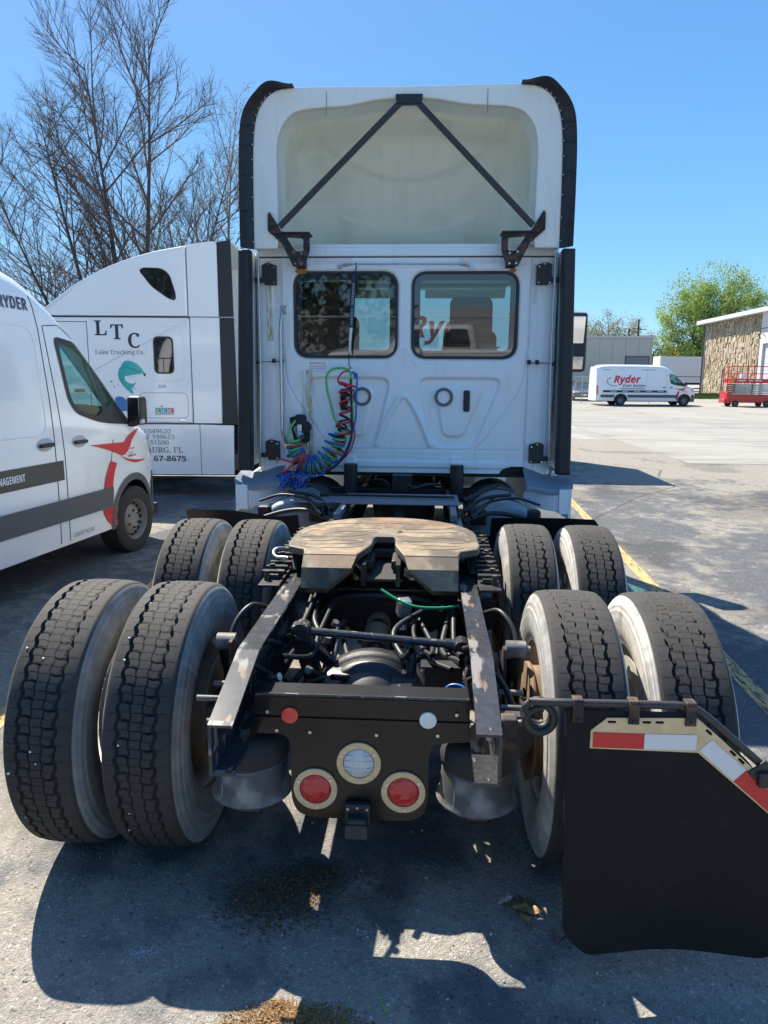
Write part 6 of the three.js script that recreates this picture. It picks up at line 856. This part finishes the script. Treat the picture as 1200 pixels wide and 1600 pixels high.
// ---------------------------------------------------------------- trees
function branches(seed, spec) { // tapered limbs; returns {trunk, crown} geometry lists
  const r = rng(seed), trunk = [], crown = [], tips = [];
  const limb = (start, dir, len, rad, level) => {
    const n = level === 0 ? 10 : level < 2 ? 6 : level < 3 ? 4 : 3, pts = [start.clone()], d = dir.clone().normalize(); let p = start.clone();
    for (let i = 0; i < n; i++) { d.add(V3((r() - 0.5), (r() - 0.5) * 0.6, (r() - 0.5)).multiplyScalar(spec.wander * (level ? 1 : 0.35))); d.y += spec.up[level] ?? 0.03; d.normalize(); p = p.clone().addScaledVector(d, len / n); pts.push(p); }
    const sides = level < 2 ? 7 : level < 3 ? 4 : 3, pos = [], idx = [];
    pts.forEach((q, i) => { const t = pts[Math.min(i + 1, n)].clone().sub(pts[Math.max(i - 1, 0)]).normalize(), a = V3(t.z, 0.1, -t.x).cross(t).normalize(), b = t.clone().cross(a), R = rad * (level === 0 ? lerp(1.15, 0.10, Math.pow(i / n, 0.8)) : lerp(1, 0.25, i / n)); for (let k = 0; k <= sides; k++) { const w = k / sides * 6.2832; const v = q.clone().addScaledVector(a, R * Math.cos(w)).addScaledVector(b, R * Math.sin(w)); pos.push(v.x, v.y, v.z); } });
    for (let i = 0; i < n; i++) for (let k = 0; k < sides; k++) { const a = i * (sides + 1) + k, c = a + sides + 1; idx.push(a, a + 1, c, a + 1, c + 1, c); }
    const g = new THREE.BufferGeometry(); g.setAttribute('position', new THREE.Float32BufferAttribute(pos, 3)); g.setIndex(idx); g.computeVertexNormals(); (level < 1 ? trunk : crown).push(plain(g));
    if (level >= spec.depth) { tips.push(...pts.slice(1)); return; }
    if (level >= spec.depth - 1) tips.push(...pts.slice(-2));
    const kids = spec.kids[level];
    for (let i = 0; i < kids; i++) {
      const t = level === 0 ? lerp(spec.first, 1, (i + r() * 0.8) / kids) : lerp(0.16, 1, (i + r()) / kids), f = t * n, k = Math.min(n - 1, f | 0), q = pts[k].clone().lerp(pts[k + 1], f - k), T = pts[k + 1].clone().sub(pts[k]).normalize();
      const az = r() * 6.283, ang = (spec.ang[level] ?? 0.6) * (0.7 + 0.6 * r()), s = V3(Math.cos(az), 0, Math.sin(az)); s.addScaledVector(T, -s.dot(T)).normalize();
      limb(q, T.clone().multiplyScalar(Math.cos(ang)).addScaledVector(s, Math.sin(ang)), len * (spec.len[level] ?? 0.5) * (0.65 + 0.6 * r()) * (level === 0 ? lerp(1.1, 0.7, t) : lerp(1.05, 0.55, t)), rad * (level === 0 ? lerp(0.42, 0.34, t) * lerp(1, 0.55, t) : level > 1 ? 0.54 : 0.46) * (0.8 + 0.3 * r()), level + 1);
    }
  };
  for (const st of spec.stems) limb(V3(...st.p), V3(...st.d), st.len, st.r, 0);
  return { trunk, crown, tips };
}
const bark = std(0.075, 0.06, 0.05, 0.95, { bumpMap: grain, bumpScale: 0.004 }), bark2 = std(0.11, 0.09, 0.066, 0.95), twig = std(0.105, 0.078, 0.068, 0.9), twig2 = std(0.20, 0.17, 0.095, 0.9);
function plantTree(name, label, pos, res, bm, tm, group) { const t = thing(name, label, 'tree', pos, 0, group); part('trunk', res.trunk, bm, t); part('crown', res.crown, tm, t); return t; }
function leafCloud(tips, n, size, seed, cols, spread = 0.5) { // small faces round the twig ends
  const r = rng(seed), pos = [], col = [];
  for (let i = 0; i < n; i++) {
    const c = tips[(r() * tips.length) | 0], p = V3(c.x + (r() - 0.5) * spread * 2, c.y + (r() - 0.5) * spread * 2, c.z + (r() - 0.5) * spread * 2), s = size * (0.5 + r()), a = V3(r() - 0.5, r() - 0.5, r() - 0.5).normalize(), b = V3(r() - 0.5, r() - 0.5, r() - 0.5).cross(a).normalize(), k = cols[(r() * cols.length) | 0], q = 0.75 + r() * 0.5;
    const P = [p.clone().addScaledVector(a, s), p.clone().addScaledVector(b, s * 0.55), p.clone().addScaledVector(a, -s), p.clone().addScaledVector(b, -s * 0.55)];
    for (const j of [0, 1, 2, 0, 2, 3]) { pos.push(P[j].x, P[j].y, P[j].z); col.push(k[0] * q, k[1] * q, k[2] * q); }
  }
  const g = new THREE.BufferGeometry(); g.setAttribute('position', new THREE.Float32BufferAttribute(pos, 3)); g.setAttribute('color', new THREE.Float32BufferAttribute(col, 3)); g.computeVertexNormals(); return g;
}
const leafMat = new THREE.MeshPhysicalMaterial({ vertexColors: true, roughness: 0.9, transmission: 0.45, thickness: 0, side: THREE.DoubleSide });
const rawPart = (name, g, mat, parent) => { const m = new THREE.Mesh(g, mat); m.name = name; m.castShadow = m.receiveShadow = true; parent.add(m); return m; };
{
  const a = branches(101, { stems: [{ p: [0, 0, 0], d: [-0.06, 1, 0], len: 12.6, r: 0.15 }, { p: [0.35, 0, 0.2], d: [0.10, 1, 0.05], len: 13, r: 0.145 }, { p: [-0.5, 0, 0.1], d: [-0.22, 1, 0.06], len: 11, r: 0.12 }, { p: [0.9, 0, -0.2], d: [0.30, 1, -0.1], len: 10, r: 0.11 }, { p: [-0.9, 0, 0.3], d: [-0.42, 1, 0.1], len: 9.2, r: 0.1 }], wander: 0.085, up: [0.01, 0.05, 0.045, 0.03, 0.02], first: 0.22, depth: 4, kids: [23, 10, 6, 4], ang: [0.78, 0.58, 0.52, 0.5], len: [0.37, 0.52, 0.52, 0.6] });
  plantTree('bare_tree', 'tall leafless tree with many upright stems behind the sleeper truck', [-10.9, 0, -24.5], a, bark, twig, 'leafless trees behind the trucks');
  const b = branches(202, { stems: [{ p: [0, 0, 0], d: [0.12, 1, 0], len: 12, r: 0.14 }, { p: [0.5, 0, 0], d: [0.3, 1, 0.1], len: 10.5, r: 0.11 }, { p: [-0.4, 0, 0.2], d: [-0.15, 1, 0.1], len: 11, r: 0.11 }], wander: 0.10, up: [0.01, 0.05, 0.05, 0.03], first: 0.25, depth: 4, kids: [15, 8, 5, 3], ang: [0.6, 0.6, 0.6, 0.6], len: [0.36, 0.5, 0.5, 0.55] });
  const tb = plantTree('budding_tree', 'smaller tree in pale yellow bud beside the tall bare tree', [-10.2, 0, -33], b, bark2, twig2, 'leafless trees behind the trucks');
  rawPart('buds', leafCloud(b.tips, 9000, 0.035, 5, [[0.20, 0.20, 0.07], [0.16, 0.18, 0.06], [0.22, 0.17, 0.09]], 0.22), leafMat, tb);
  const c = branches(303, { stems: [{ p: [0, 0, 0], d: [0.1, 1, 0], len: 7.4, r: 0.1 }, { p: [-0.4, 0, 0], d: [-0.35, 1, 0.1], len: 6.8, r: 0.085 }, { p: [0.5, 0, 0], d: [0.4, 1, 0.1], len: 6.6, r: 0.08 }], wander: 0.16, up: [0.0, 0.03, 0.03, 0.02], first: 0.12, depth: 4, kids: [14, 7, 5, 3], ang: [0.9, 0.7, 0.6, 0.6], len: [0.5, 0.5, 0.5, 0.55] });
  plantTree('bare_tree', 'low spreading leafless tree with drooping twigs behind the panel van', [-17.6, 0, -30], c, bark2, twig, 'leafless trees behind the trucks');
}
{ // fresh green tree beyond the stone building, hazier trees over the warehouse roof
  const g = branches(404, { stems: [{ p: [0, 0, 0], d: [0, 1, 0], len: 11.2, r: 0.34 }, { p: [0.5, 0, 0.2], d: [0.32, 1, 0], len: 10.5, r: 0.24 }, { p: [-0.5, 0, 0.2], d: [-0.36, 1, 0.1], len: 9.8, r: 0.22 }], wander: 0.12, up: [0.0, 0.03, 0.03, 0.02], first: 0.2, depth: 3, kids: [16, 8, 6], ang: [0.95, 0.7, 0.6], len: [0.50, 0.52, 0.5] });
  const t = plantTree('leafy_tree', 'broad tree in fresh yellow green leaf beyond the stone building', [35.4, rise(-93), -93], g, bark, bark, 'trees beyond the yard');
  const dome = [], dr = rng(45); while (dome.length < 1500) { const p = V3(dr() * 2 - 1, dr() * 2 - 1, dr() * 2 - 1), l = p.length(); if (l < 1 && l > 0.35 && fbm(p.x * 3 + 5, p.y * 3 + p.z * 2, 46, 3) > 0.47) dome.push(V3(p.x * 6.6, 9.6 + p.y * 5.8, p.z * 5)); }
  rawPart('leaves', leafCloud([...g.tips, ...dome], 46000, 0.11, 8, [[0.24, 0.35, 0.055], [0.30, 0.38, 0.06], [0.18, 0.29, 0.05]], 0.55), leafMat, t);
  const low = []; const lr = rng(44); for (let i = 0; i < 900; i++) { const a = lr() * 6.283, d = Math.sqrt(lr()) * 6; low.push(V3(Math.cos(a) * d - 2.5, 2.2 + lr() * 4.2 * (1 - d / 9), Math.sin(a) * d * 0.5)); }
  rawPart('lower_leaves', leafCloud(low, 9000, 0.13, 9, [[0.36, 0.38, 0.03], [0.28, 0.34, 0.035]], 0.5), leafMat, t);
  [[28.3, -118, 11.2, 505, 'hazy olive tree just coming into leaf above the warehouse roof'], [23.0, -121, 11.6, 606, 'pale olive tree partly hidden by the truck mirror above the warehouse'], [33.5, -124, 10.2, 707, 'low olive tree beside the utility pole']].forEach(([x, z, h, seed, label]) => {
    const q = branches(seed, { stems: [{ p: [0, 0, 0], d: [0.05, 1, 0], len: h * 0.82, r: 0.28 }, { p: [0.6, 0, 0], d: [0.3, 1, 0.1], len: h * 0.72, r: 0.2 }, { p: [-0.5, 0, 0], d: [-0.3, 1, 0], len: h * 0.7, r: 0.2 }], wander: 0.12, up: [0, 0.04, 0.03], first: 0.25, depth: 3, kids: [12, 7, 4], ang: [0.7, 0.6, 0.6], len: [0.42, 0.5, 0.5] });
    const o = plantTree('hazy_tree', label, [x, rise(z), z], q, bark2, bark2, 'trees beyond the yard'); rawPart('leaves', leafCloud(q.tips, 7000, 0.11, seed, [[0.26, 0.27, 0.10], [0.29, 0.27, 0.11], [0.20, 0.23, 0.08]], 0.8), leafMat, o);
  });
}
// ---------------------------------------------------------------- buildings, trailer, poles, fence
{
  const y0 = 0.25, b = thing('stone_building', 'tan stone faced commercial building with white fascia and roller door', 'building', [27.6, 0, -61]);
  const X = 0, H = 7.35;
  part('wall', [boxTo(0.25, 30, 0, H, -12, 26), boxTo(0.05, 0.25, 0, H, -12, 0)], std(0.42, 0.36, 0.27, 0.9), b);
  const r = rng(888), stones = [[], [], []]; // rubble stones set on the wall facing the yard
  for (let z = -11.9; z < -0.15;) { const w = 0.17 + r() * 0.13; for (let y = y0; y < H - 0.1;) { const h = 0.25 + r() * 0.4, hh = Math.min(h, H - 0.05 - y); if (hh > 0.1) { const d = 0.05 + r() * 0.09, g = new THREE.BoxGeometry(d, hh - 0.03, w - 0.03, 1, 2, 1), p = g.attributes.position; for (let k = 0; k < p.count; k++) { p.setY(k, p.getY(k) + (hash(k, Math.round(y * 50), 3) - 0.5) * 0.09); p.setZ(k, p.getZ(k) + (hash(k, Math.round(y * 50), 4) - 0.5) * 0.07); } g.translate(0.05 - d / 2, y + hh / 2, z + w / 2 + (r() - 0.5) * 0.05); stones[(r() * 3) | 0].push(g); } y += h; } z += w; }
  stones.forEach((s, i) => { g3(s, i); });
  function g3(s, i) { s.forEach((q) => { q.computeVertexNormals(); }); tag(part('stone_cladding', s, [std(0.42, 0.33, 0.225, 0.9), std(0.31, 0.235, 0.155, 0.9), std(0.47, 0.395, 0.29, 0.9)][i], b), null, null, null, 'stuff'); }
  part('corner_post', [boxTo(-0.12, 0.05, 0, H, -12.25, -12)], std(0.50, 0.46, 0.38, 0.8), b);
  part('fascia', [boxTo(-0.02, 0.24, 4.9, H, 0.02, 26), boxTo(-0.02, 0.24, 0, 4.9, 0.02, 0.55), boxTo(-0.02, 0.24, 0, 4.9, 5.4, 9)], std(0.62, 0.61, 0.60, 0.8), b);
  part('fascia_joint', [boxTo(-0.035, -0.021, 6.1, 6.16, 0.02, 26)], M.greyPlastic, b);
  const door = sub('roller_door', b); for (let i = 0; i < 9; i++) part('slat', [boxTo(0.16, 0.22, 0.06 + i * 0.535, 0.58 + i * 0.535, 0.6, 5.35, 0.01)], std(0.52, 0.55, 0.60, 0.5), door);
  part('roof_edge', [boxTo(-0.75, 0.4, H + 0.01, H + 0.34, -13, 26.5), boxTo(0.4, 30.5, H + 0.01, H + 0.25, -13, 26.5)], std(0.62, 0.64, 0.66, 0.5), b);
  part('down_pipe', [bar([-0.2, 0.3, -12.2], [-0.2, H, -12.2], 0.07)], M.greyPlastic, b);
  const wl = sub('wall_lamp', b); part('arm', [tube([[-0.02, 5.45, 0.9], [-0.25, 5.65, 0.9], [-0.45, 5.6, 0.9], [-0.5, 5.45, 0.9]], 0.03, 16, 6)], M.black, wl); part('shade', [mv(new THREE.CylinderGeometry(0.05, 0.18, 0.16, 14), -0.5, 5.36, 0.9)], M.black, wl);
}
{
  const b = thing('warehouse', 'long low beige metal warehouse behind the yard with a dark dock door', 'building', [0, rise(-91), -91]), H = 6.1;
  const wm = std(0.44, 0.43, 0.36, 0.75);
  part('wall', [boxTo(-14, 27.75, 0, H, -20, -0.2)], wm, b); for (let i = 0; i < 26; i++) part('wall_panel', [boxTo(-13.9 + i * 1.6, -12.33 + i * 1.6, 0, H - 0.02, -0.2, -0.14, 0.01)], wm, b);
  part('roof_edge', [boxTo(-14.2, 28.0, H, H + 0.22, -20, 0.05)], std(0.50, 0.50, 0.46, 0.6), b);
  const d = sub('dock_door', b); for (let i = 0; i < 7; i++) part('panel', [boxTo(24.6, 27.3, 0.3 + i * 0.5, 0.78 + i * 0.5, -0.132, -0.10, 0.01)], std(0.16, 0.18, 0.21, 0.5), d); part('frame', [boxTo(24.48, 24.6, 0.2, 3.85, -0.135, -0.05), boxTo(27.3, 27.42, 0.2, 3.85, -0.135, -0.05), boxTo(24.48, 27.42, 3.8, 3.92, -0.135, -0.05)], M.greyPlastic, d);
  part('wall_vent', [boxTo(18.2, 18.9, 4.95, 5.2, -0.14, -0.06)], M.greyPlastic, b);
}
{
  const t = thing('box_trailer', 'pale grey box trailer parked behind the far van', 'trailer', [25.5, rise(-80), -80.5]);
  part('body', [rb(9, 2.75, 2.5, 0.04, 4.6, 2.35, -1.25)], std(0.52, 0.55, 0.60, 0.45), t); part('front_frame', [boxTo(0.0, 0.18, 0.95, 3.78, -2.52, 0.02), boxTo(0.0, 9.1, 0.95, 1.1, 0.003, 0.03)], M.whitePlain, t);
  part('rub_rail', [boxTo(0.2, 9, 1.55, 1.62, 0.001, 0.02)], M.greyPlastic, t); part('under_frame', [boxTo(0.5, 9, 0.7, 0.95, -2.0, -0.5)], M.chassis, t);
  for (const x of [1.4, 2.7]) { const w = sub('wheel', t, [x, 0.5, -0.3]); part('tyre', [mv(new THREE.CylinderGeometry(0.5, 0.5, 0.5, 28), 0, 0, 0, Math.PI / 2)], M.rubber, w); part('rim', [mv(new THREE.CylinderGeometry(0.26, 0.26, 0.52, 22), 0, 0, 0, Math.PI / 2)], M.wheelWhite, w); }
}
for (const [x, z, h, n] of [[30.3, -107.4, 9.4, 1], [29.4, -109, 8.2, 0]]) { const p = thing('utility_pole', n ? 'wooden utility pole with crossarm above the warehouse roof' : 'short bare wooden pole beside the utility pole', 'pole', [x, rise(z), z]); part('shaft', [bar([0, 0, 0], [0, h, 0], 0.17, 0.12, 10)], bark, p); part('crossarm', [n ? box(1.9, 0.1, 0.1, 0.2, h - 1.4, 0.15, 0, 0, -0.1) : box(0.3, 0.3, 0.2, 0, h - 0.3, 0.15)], bark, p); if (n) part('insulators', [-0.6, 0.2, 1.0].map((q) => bar([q, h - 1.35, 0.15], [q, h - 1.15, 0.15], 0.04, 0.03, 8)), M.greyPlastic, p); }
function chainFence(name, label, x0, x1, z, H, mesh, postStep, y = 0) {
  const f = thing(name, label, 'fence', [0, y, z]), gm = std(0.34, 0.35, 0.36, 0.5, { metalness: 0.5 });
  for (let x = x0; x <= x1 + 1e-3; x += postStep) part('post', [bar([x, 0, 0], [x, H + 0.03, 0], 0.03, 0.03, 10), mv(new THREE.SphereGeometry(0.034, 10, 8), x, H + 0.035, 0)], gm, f);
  part('top_rail', [bar([x0, H, 0.0], [x1, H, 0.0], 0.02, 0.02, 8)], gm, f);
  const wires = [], wr = (a, b) => { const d = V3(...b).sub(V3(...a)), L = d.length(); const q = new THREE.CylinderGeometry(mesh[1], mesh[1], L, 3, 1, true); q.applyQuaternion(new THREE.Quaternion().setFromUnitVectors(V3(0, 1, 0), d.normalize())); return q.translate((a[0] + b[0]) / 2, (a[1] + b[1]) / 2, (a[2] + b[2]) / 2); };
  for (let x = x0 - H; x < x1; x += mesh[0]) { const a = Math.max(x, x0), b = Math.min(x + H, x1); if (b - a > 0.02) { wires.push(wr([a, 0.03 + a - x, 0.03], [b, 0.03 + (b - x) * 0.985, 0.03]), wr([a, H - (a - x), 0.036], [b, H - (b - x) * 0.985, 0.036])); } }
  tag(part('wire_mesh', wires, gm, f), null, null, null, 'stuff'); return f;
}
chainFence('chain_link_fence', 'grey chain link fence with round posts at the far edge of the yard', 6.5, 16.1, -51.5, 1.9, [0.16, 0.004], 2.4, rise(-51.5));
{ const p = thing('gate_post', 'slim steel post in front of the stone wall', 'post', [23.6, rise(-58), -58]); part('shaft', [bar([0, 0, 0], [0, 2.4, 0], 0.05, 0.05, 10)], M.greyPlastic, p); part('cap', [mv(new THREE.SphereGeometry(0.06, 10, 8), 0, 2.4, 0)], M.greyPlastic, p); }
function makeCar(name, label, pos, turn, mat, group) { // small saloon, nose toward local -z
  const c = thing(name, label, 'car', pos, turn, group), P = [[-2.2, 0.35], [-2.25, 0.62], [-1.5, 0.86], [-0.95, 0.92], [-0.2, 1.38], [0.9, 1.40], [1.65, 0.98], [2.2, 0.94], [2.25, 0.4]];
  part('body', [ext(rpoly([[-2.2, 0.3], [-2.25, 0.62], [-2.1, 0.74], [-0.95, 0.92], [1.65, 0.97], [2.2, 0.92], [2.25, 0.35]], 0.12).reverse(), 1.78, { bevel: 0.1, x: 0, ry: Math.PI / 2, z: 0 }).rotateY(0).translate(-0.89, 0, 0).rotateY(Math.PI)], mat, c);
  part('cabin', [ext(rpoly([[-1.05, 0.88], [-0.25, 1.38], [0.85, 1.41], [1.7, 0.95]], 0.15).reverse(), 1.5, { bevel: 0.14, ry: Math.PI / 2 }).translate(-0.75, 0, 0).rotateY(Math.PI)], M.darkGlass, c);
  part('roof', [rb(1.1, 0.05, 1.05, 0.025, 0, 1.405, 0.3)], mat, c);
  for (const s of [-1, 1]) { part('headlamp', [rb(0.4, 0.13, 0.1, 0.04, s * 0.62, 0.66, -2.16)], M.clearLens, c); for (const z of [-1.38, 1.35]) { const w = sub('wheel', c, [s * 0.8, 0.32, z]); part('tyre', [mv(new THREE.CylinderGeometry(0.32, 0.32, 0.2, 24), 0, 0, 0, 0, 0, Math.PI / 2)], M.rubber, w); part('rim', [mv(new THREE.CylinderGeometry(0.2, 0.2, 0.21, 18), 0, 0, 0, 0, 0, Math.PI / 2)], M.alu, w); } }
  part('grille', [rb(0.9, 0.14, 0.06, 0.02, 0, 0.5, -2.22)], M.blackPlastic, c); part('licence_plate', [box(0.3, 0.12, 0.01, 0, 0.46, -2.262)], M.whitePlain, c); return c;
}
makeCar('parked_car', 'dark grey saloon car facing the yard behind the chain link fence', [12.45, rise(-55), -56.5], Math.PI - 0.15, phy(0.05, 0.055, 0.065, 0.25, { clearcoat: 1 }), 'cars behind the fence');
makeCar('parked_car', 'silver blue saloon car in the row behind the dark car', [12.6, rise(-63), -64], Math.PI + 0.2, phy(0.22, 0.25, 0.30, 0.25, { clearcoat: 1 }), 'cars behind the fence');
{ // red scissor lift
  const red = phy(0.48, 0.02, 0.028, 0.35, { clearcoat: 0.4 }), l = thing('scissor_lift', 'red scissor lift with grey folded arms standing by the stone building', 'lift', [20.35, rise(-48), -48.1], 0.05);
  part('chassis', [rb(3.0, 0.55, 1.1, 0.05, 1.5, 0.55, -0.55), rb(0.28, 0.75, 1.1, 0.05, 0.0, 0.62, -0.55), rb(0.25, 0.3, 0.9, 0.04, -0.12, 0.4, -0.55)], red, l);
  for (let i = 0; i < 5; i++) part('scissor_arm', [beam([0.25, 0.90 + i * 0.135, -0.02], [2.8, 0.93 + i * 0.135, -0.02], 0.105, 0.05), beam([0.25, 0.93 + i * 0.135, -1.08], [2.8, 0.90 + i * 0.135, -1.08], 0.105, 0.05)], std(0.36, 0.38, 0.37, 0.5), l);
  parts('scissor_pin', [0.3, 1.5, 2.7].map((x) => box(0.06, 0.6, 0.06, x, 1.2, 0.02)), M.greyPlastic, l);
  part('platform', [rb(3.1, 0.28, 1.15, 0.02, 1.55, 1.72, -0.55)], red, l);
  const rails = []; for (const z of [0.0, -1.1]) { for (const y of [2.2, 2.68]) rails.push(bar([0.02, y, z], [3.08, y, z], 0.022)); for (const x of [0.02, 0.4, 1.15, 2.1, 3.06]) rails.push(bar([x, 1.85, z], [x, 2.68, z], 0.024)); } for (const x of [0.02, 3.06]) for (const y of [2.2, 2.68]) rails.push(bar([x, y, 0], [x, y, -1.1], 0.022)); part('guard_rail', rails, red, l);
  part('ladder', [bar([-0.12, 0.4, -0.2], [-0.08, 2.68, -0.2], 0.03), bar([-0.12, 0.4, -0.8], [-0.08, 2.68, -0.8], 0.03), ...[0.7, 1.0, 1.3, 1.6].map((y) => bar([-0.11, y, -0.2], [-0.11, y, -0.8], 0.02))], red, l);
  part('warning_board', [rb(0.22, 0.5, 0.03, 0.01, 0.12, 1.85, 0.04)], std(0.72, 0.22, 0.04, 0.5), l); part('control_box', [rb(0.26, 0.3, 0.2, 0.03, 0.82, 2.03, -0.1), rb(0.08, 0.14, 0.05, 0.01, 0.82, 1.92, 0.02)], M.whitePlain, l); part('platform_mark', [box(0.5, 0.06, 0.004, 0.75, 1.74, 0.028), box(0.25, 0.06, 0.004, 1.35, 1.74, 0.028), box(0.45, 0.07, 0.004, 1.85, 1.75, 0.028)], M.whitePlain, l);
  for (const x of [0.45, 2.55]) for (const z of [0.0, -1.1]) { const w = sub('wheel', l, [x, 0.21, z]); part('tyre', [mv(new THREE.CylinderGeometry(0.21, 0.21, 0.14, 26), 0, 0, 0, Math.PI / 2)], M.rubber, w); part('hub', [mv(new THREE.CylinderGeometry(0.12, 0.12, 0.15, 18), 0, 0, 0, Math.PI / 2)], M.greyPlastic, w); }
}
{ // grass strip by the stone building
  const n = 9000, r = rng(61), im = new THREE.InstancedMesh(new THREE.ConeGeometry(0.03, 0.35, 3), std(0.10, 0.16, 0.035, 0.9), n), m = new THREE.Matrix4(); for (let i = 0; i < n; i++) { const x = 18.5 + r() * 9, z = -60 - r() * 9; m.makeRotationFromEuler(new THREE.Euler((r() - 0.5) * 0.7, r() * 6, (r() - 0.5) * 0.7)); m.setPosition(x, rise(z) + 0.1, z); im.setMatrixAt(i, m); } im.name = 'grass_verge'; im.castShadow = true; tag(im, 'strip of green grass beside the stone building', 'grass', null, 'stuff'); scene.add(im);
}
// ---------------------------------------------------------------- behind the photographer, mirrored in the cab windows
chainFence('chain_link_fence', 'chain link fence behind the lot, mirrored in the rear windows', -9, 9, 8.6, 2.1, [0.075, 0.0025], 3);
{
  const t = thing('pickup_truck', 'white pickup truck behind the wire fence, mirrored in the rear windows', 'pickup', [0, 0, 10.2]);
  part('body', [ext(rpoly([[-2.5, 0.55], [-2.55, 1.0], [-2.45, 1.15], [-0.9, 1.25], [3.3, 1.25], [3.3, 0.6], [2.55, 0.55], [2.4, 0.9], [2.0, 1.0], [1.6, 0.9], [1.45, 0.5], [-0.95, 0.5], [-1.1, 0.9], [-1.5, 1.0], [-1.9, 0.9], [-2.05, 0.55]], 0.06), 1.9, { bevel: 0.08 })], M.white, t);
  part('cabin', [ext(rpoly([[-1.0, 1.22], [-0.3, 1.85], [1.35, 1.87], [1.5, 1.22]], 0.12), 1.6, { bevel: 0.12, z: 0.15 })], M.white, t);
  parts('side_glass', [ext(rpoly([[-0.72, 1.3], [-0.2, 1.76], [0.45, 1.77], [0.45, 1.3]], 0.05), 0.01, { z: 0.141 }), ext(rpoly([[0.55, 1.3], [0.55, 1.77], [1.2, 1.77], [1.3, 1.3]], 0.05), 0.01, { z: 0.141 })], M.darkGlass, t);
  for (const x of [-1.5, 2.0]) for (const z of [0.12, 1.78]) { const w = sub('wheel', t, [x, 0.39, z]); part('tyre', [mv(new THREE.CylinderGeometry(0.39, 0.39, 0.25, 28), 0, 0, 0, Math.PI / 2)], M.rubber, w); part('rim', [mv(new THREE.CylinderGeometry(0.24, 0.24, 0.26, 20), 0, 0, 0, Math.PI / 2)], M.alu, w); }
  parts('headlamp', [rb(0.14, 0.2, 0.4, 0.04, -2.5, 0.98, 0.25), rb(0.14, 0.2, 0.4, 0.04, -2.5, 0.98, 1.65)], M.clearLens, t); parts('bumper', [rb(0.25, 0.22, 1.95, 0.05, -2.62, 0.58, 0.95), rb(0.2, 0.2, 1.95, 0.05, 3.38, 0.6, 0.95)], M.chrome, t);
}
[[-7.5, 17, 15, 11], [-3.4, 18.5, 16, 12], [-11.5, 20, 14, 13]].forEach(([x, z, h, seed], i) => { // dark conifers
  const o = thing('conifer_tree', ['dense dark conifer mirrored in the window above the pickup', 'tallest dark conifer of the row behind the lot', 'dark conifer at the far end of the row behind the lot'][i], 'tree', [x, 0, z], 0, 'conifers behind the lot'), r = rng(seed), tips = [];
  part('trunk', [bar([0, 0, 0], [0, h, 0], 0.25, 0.03, 8)], bark, o);
  for (let k = 0; k < 1300; k++) { const t = Math.pow(r(), 0.8), y = 1 + t * (h - 1.2), R = (1 - t) * 3.2 + 0.25, a = r() * 6.283, d = R * Math.sqrt(r()); tips.push(V3(Math.cos(a) * d, y - d * 0.25, Math.sin(a) * d)); }
  rawPart('crown', leafCloud(tips, 9000, 0.16, seed + 3, [[0.028, 0.05, 0.018], [0.02, 0.04, 0.015], [0.035, 0.055, 0.02]], 0.3), leafMat, o);
});

renderer.render(scene, camera);
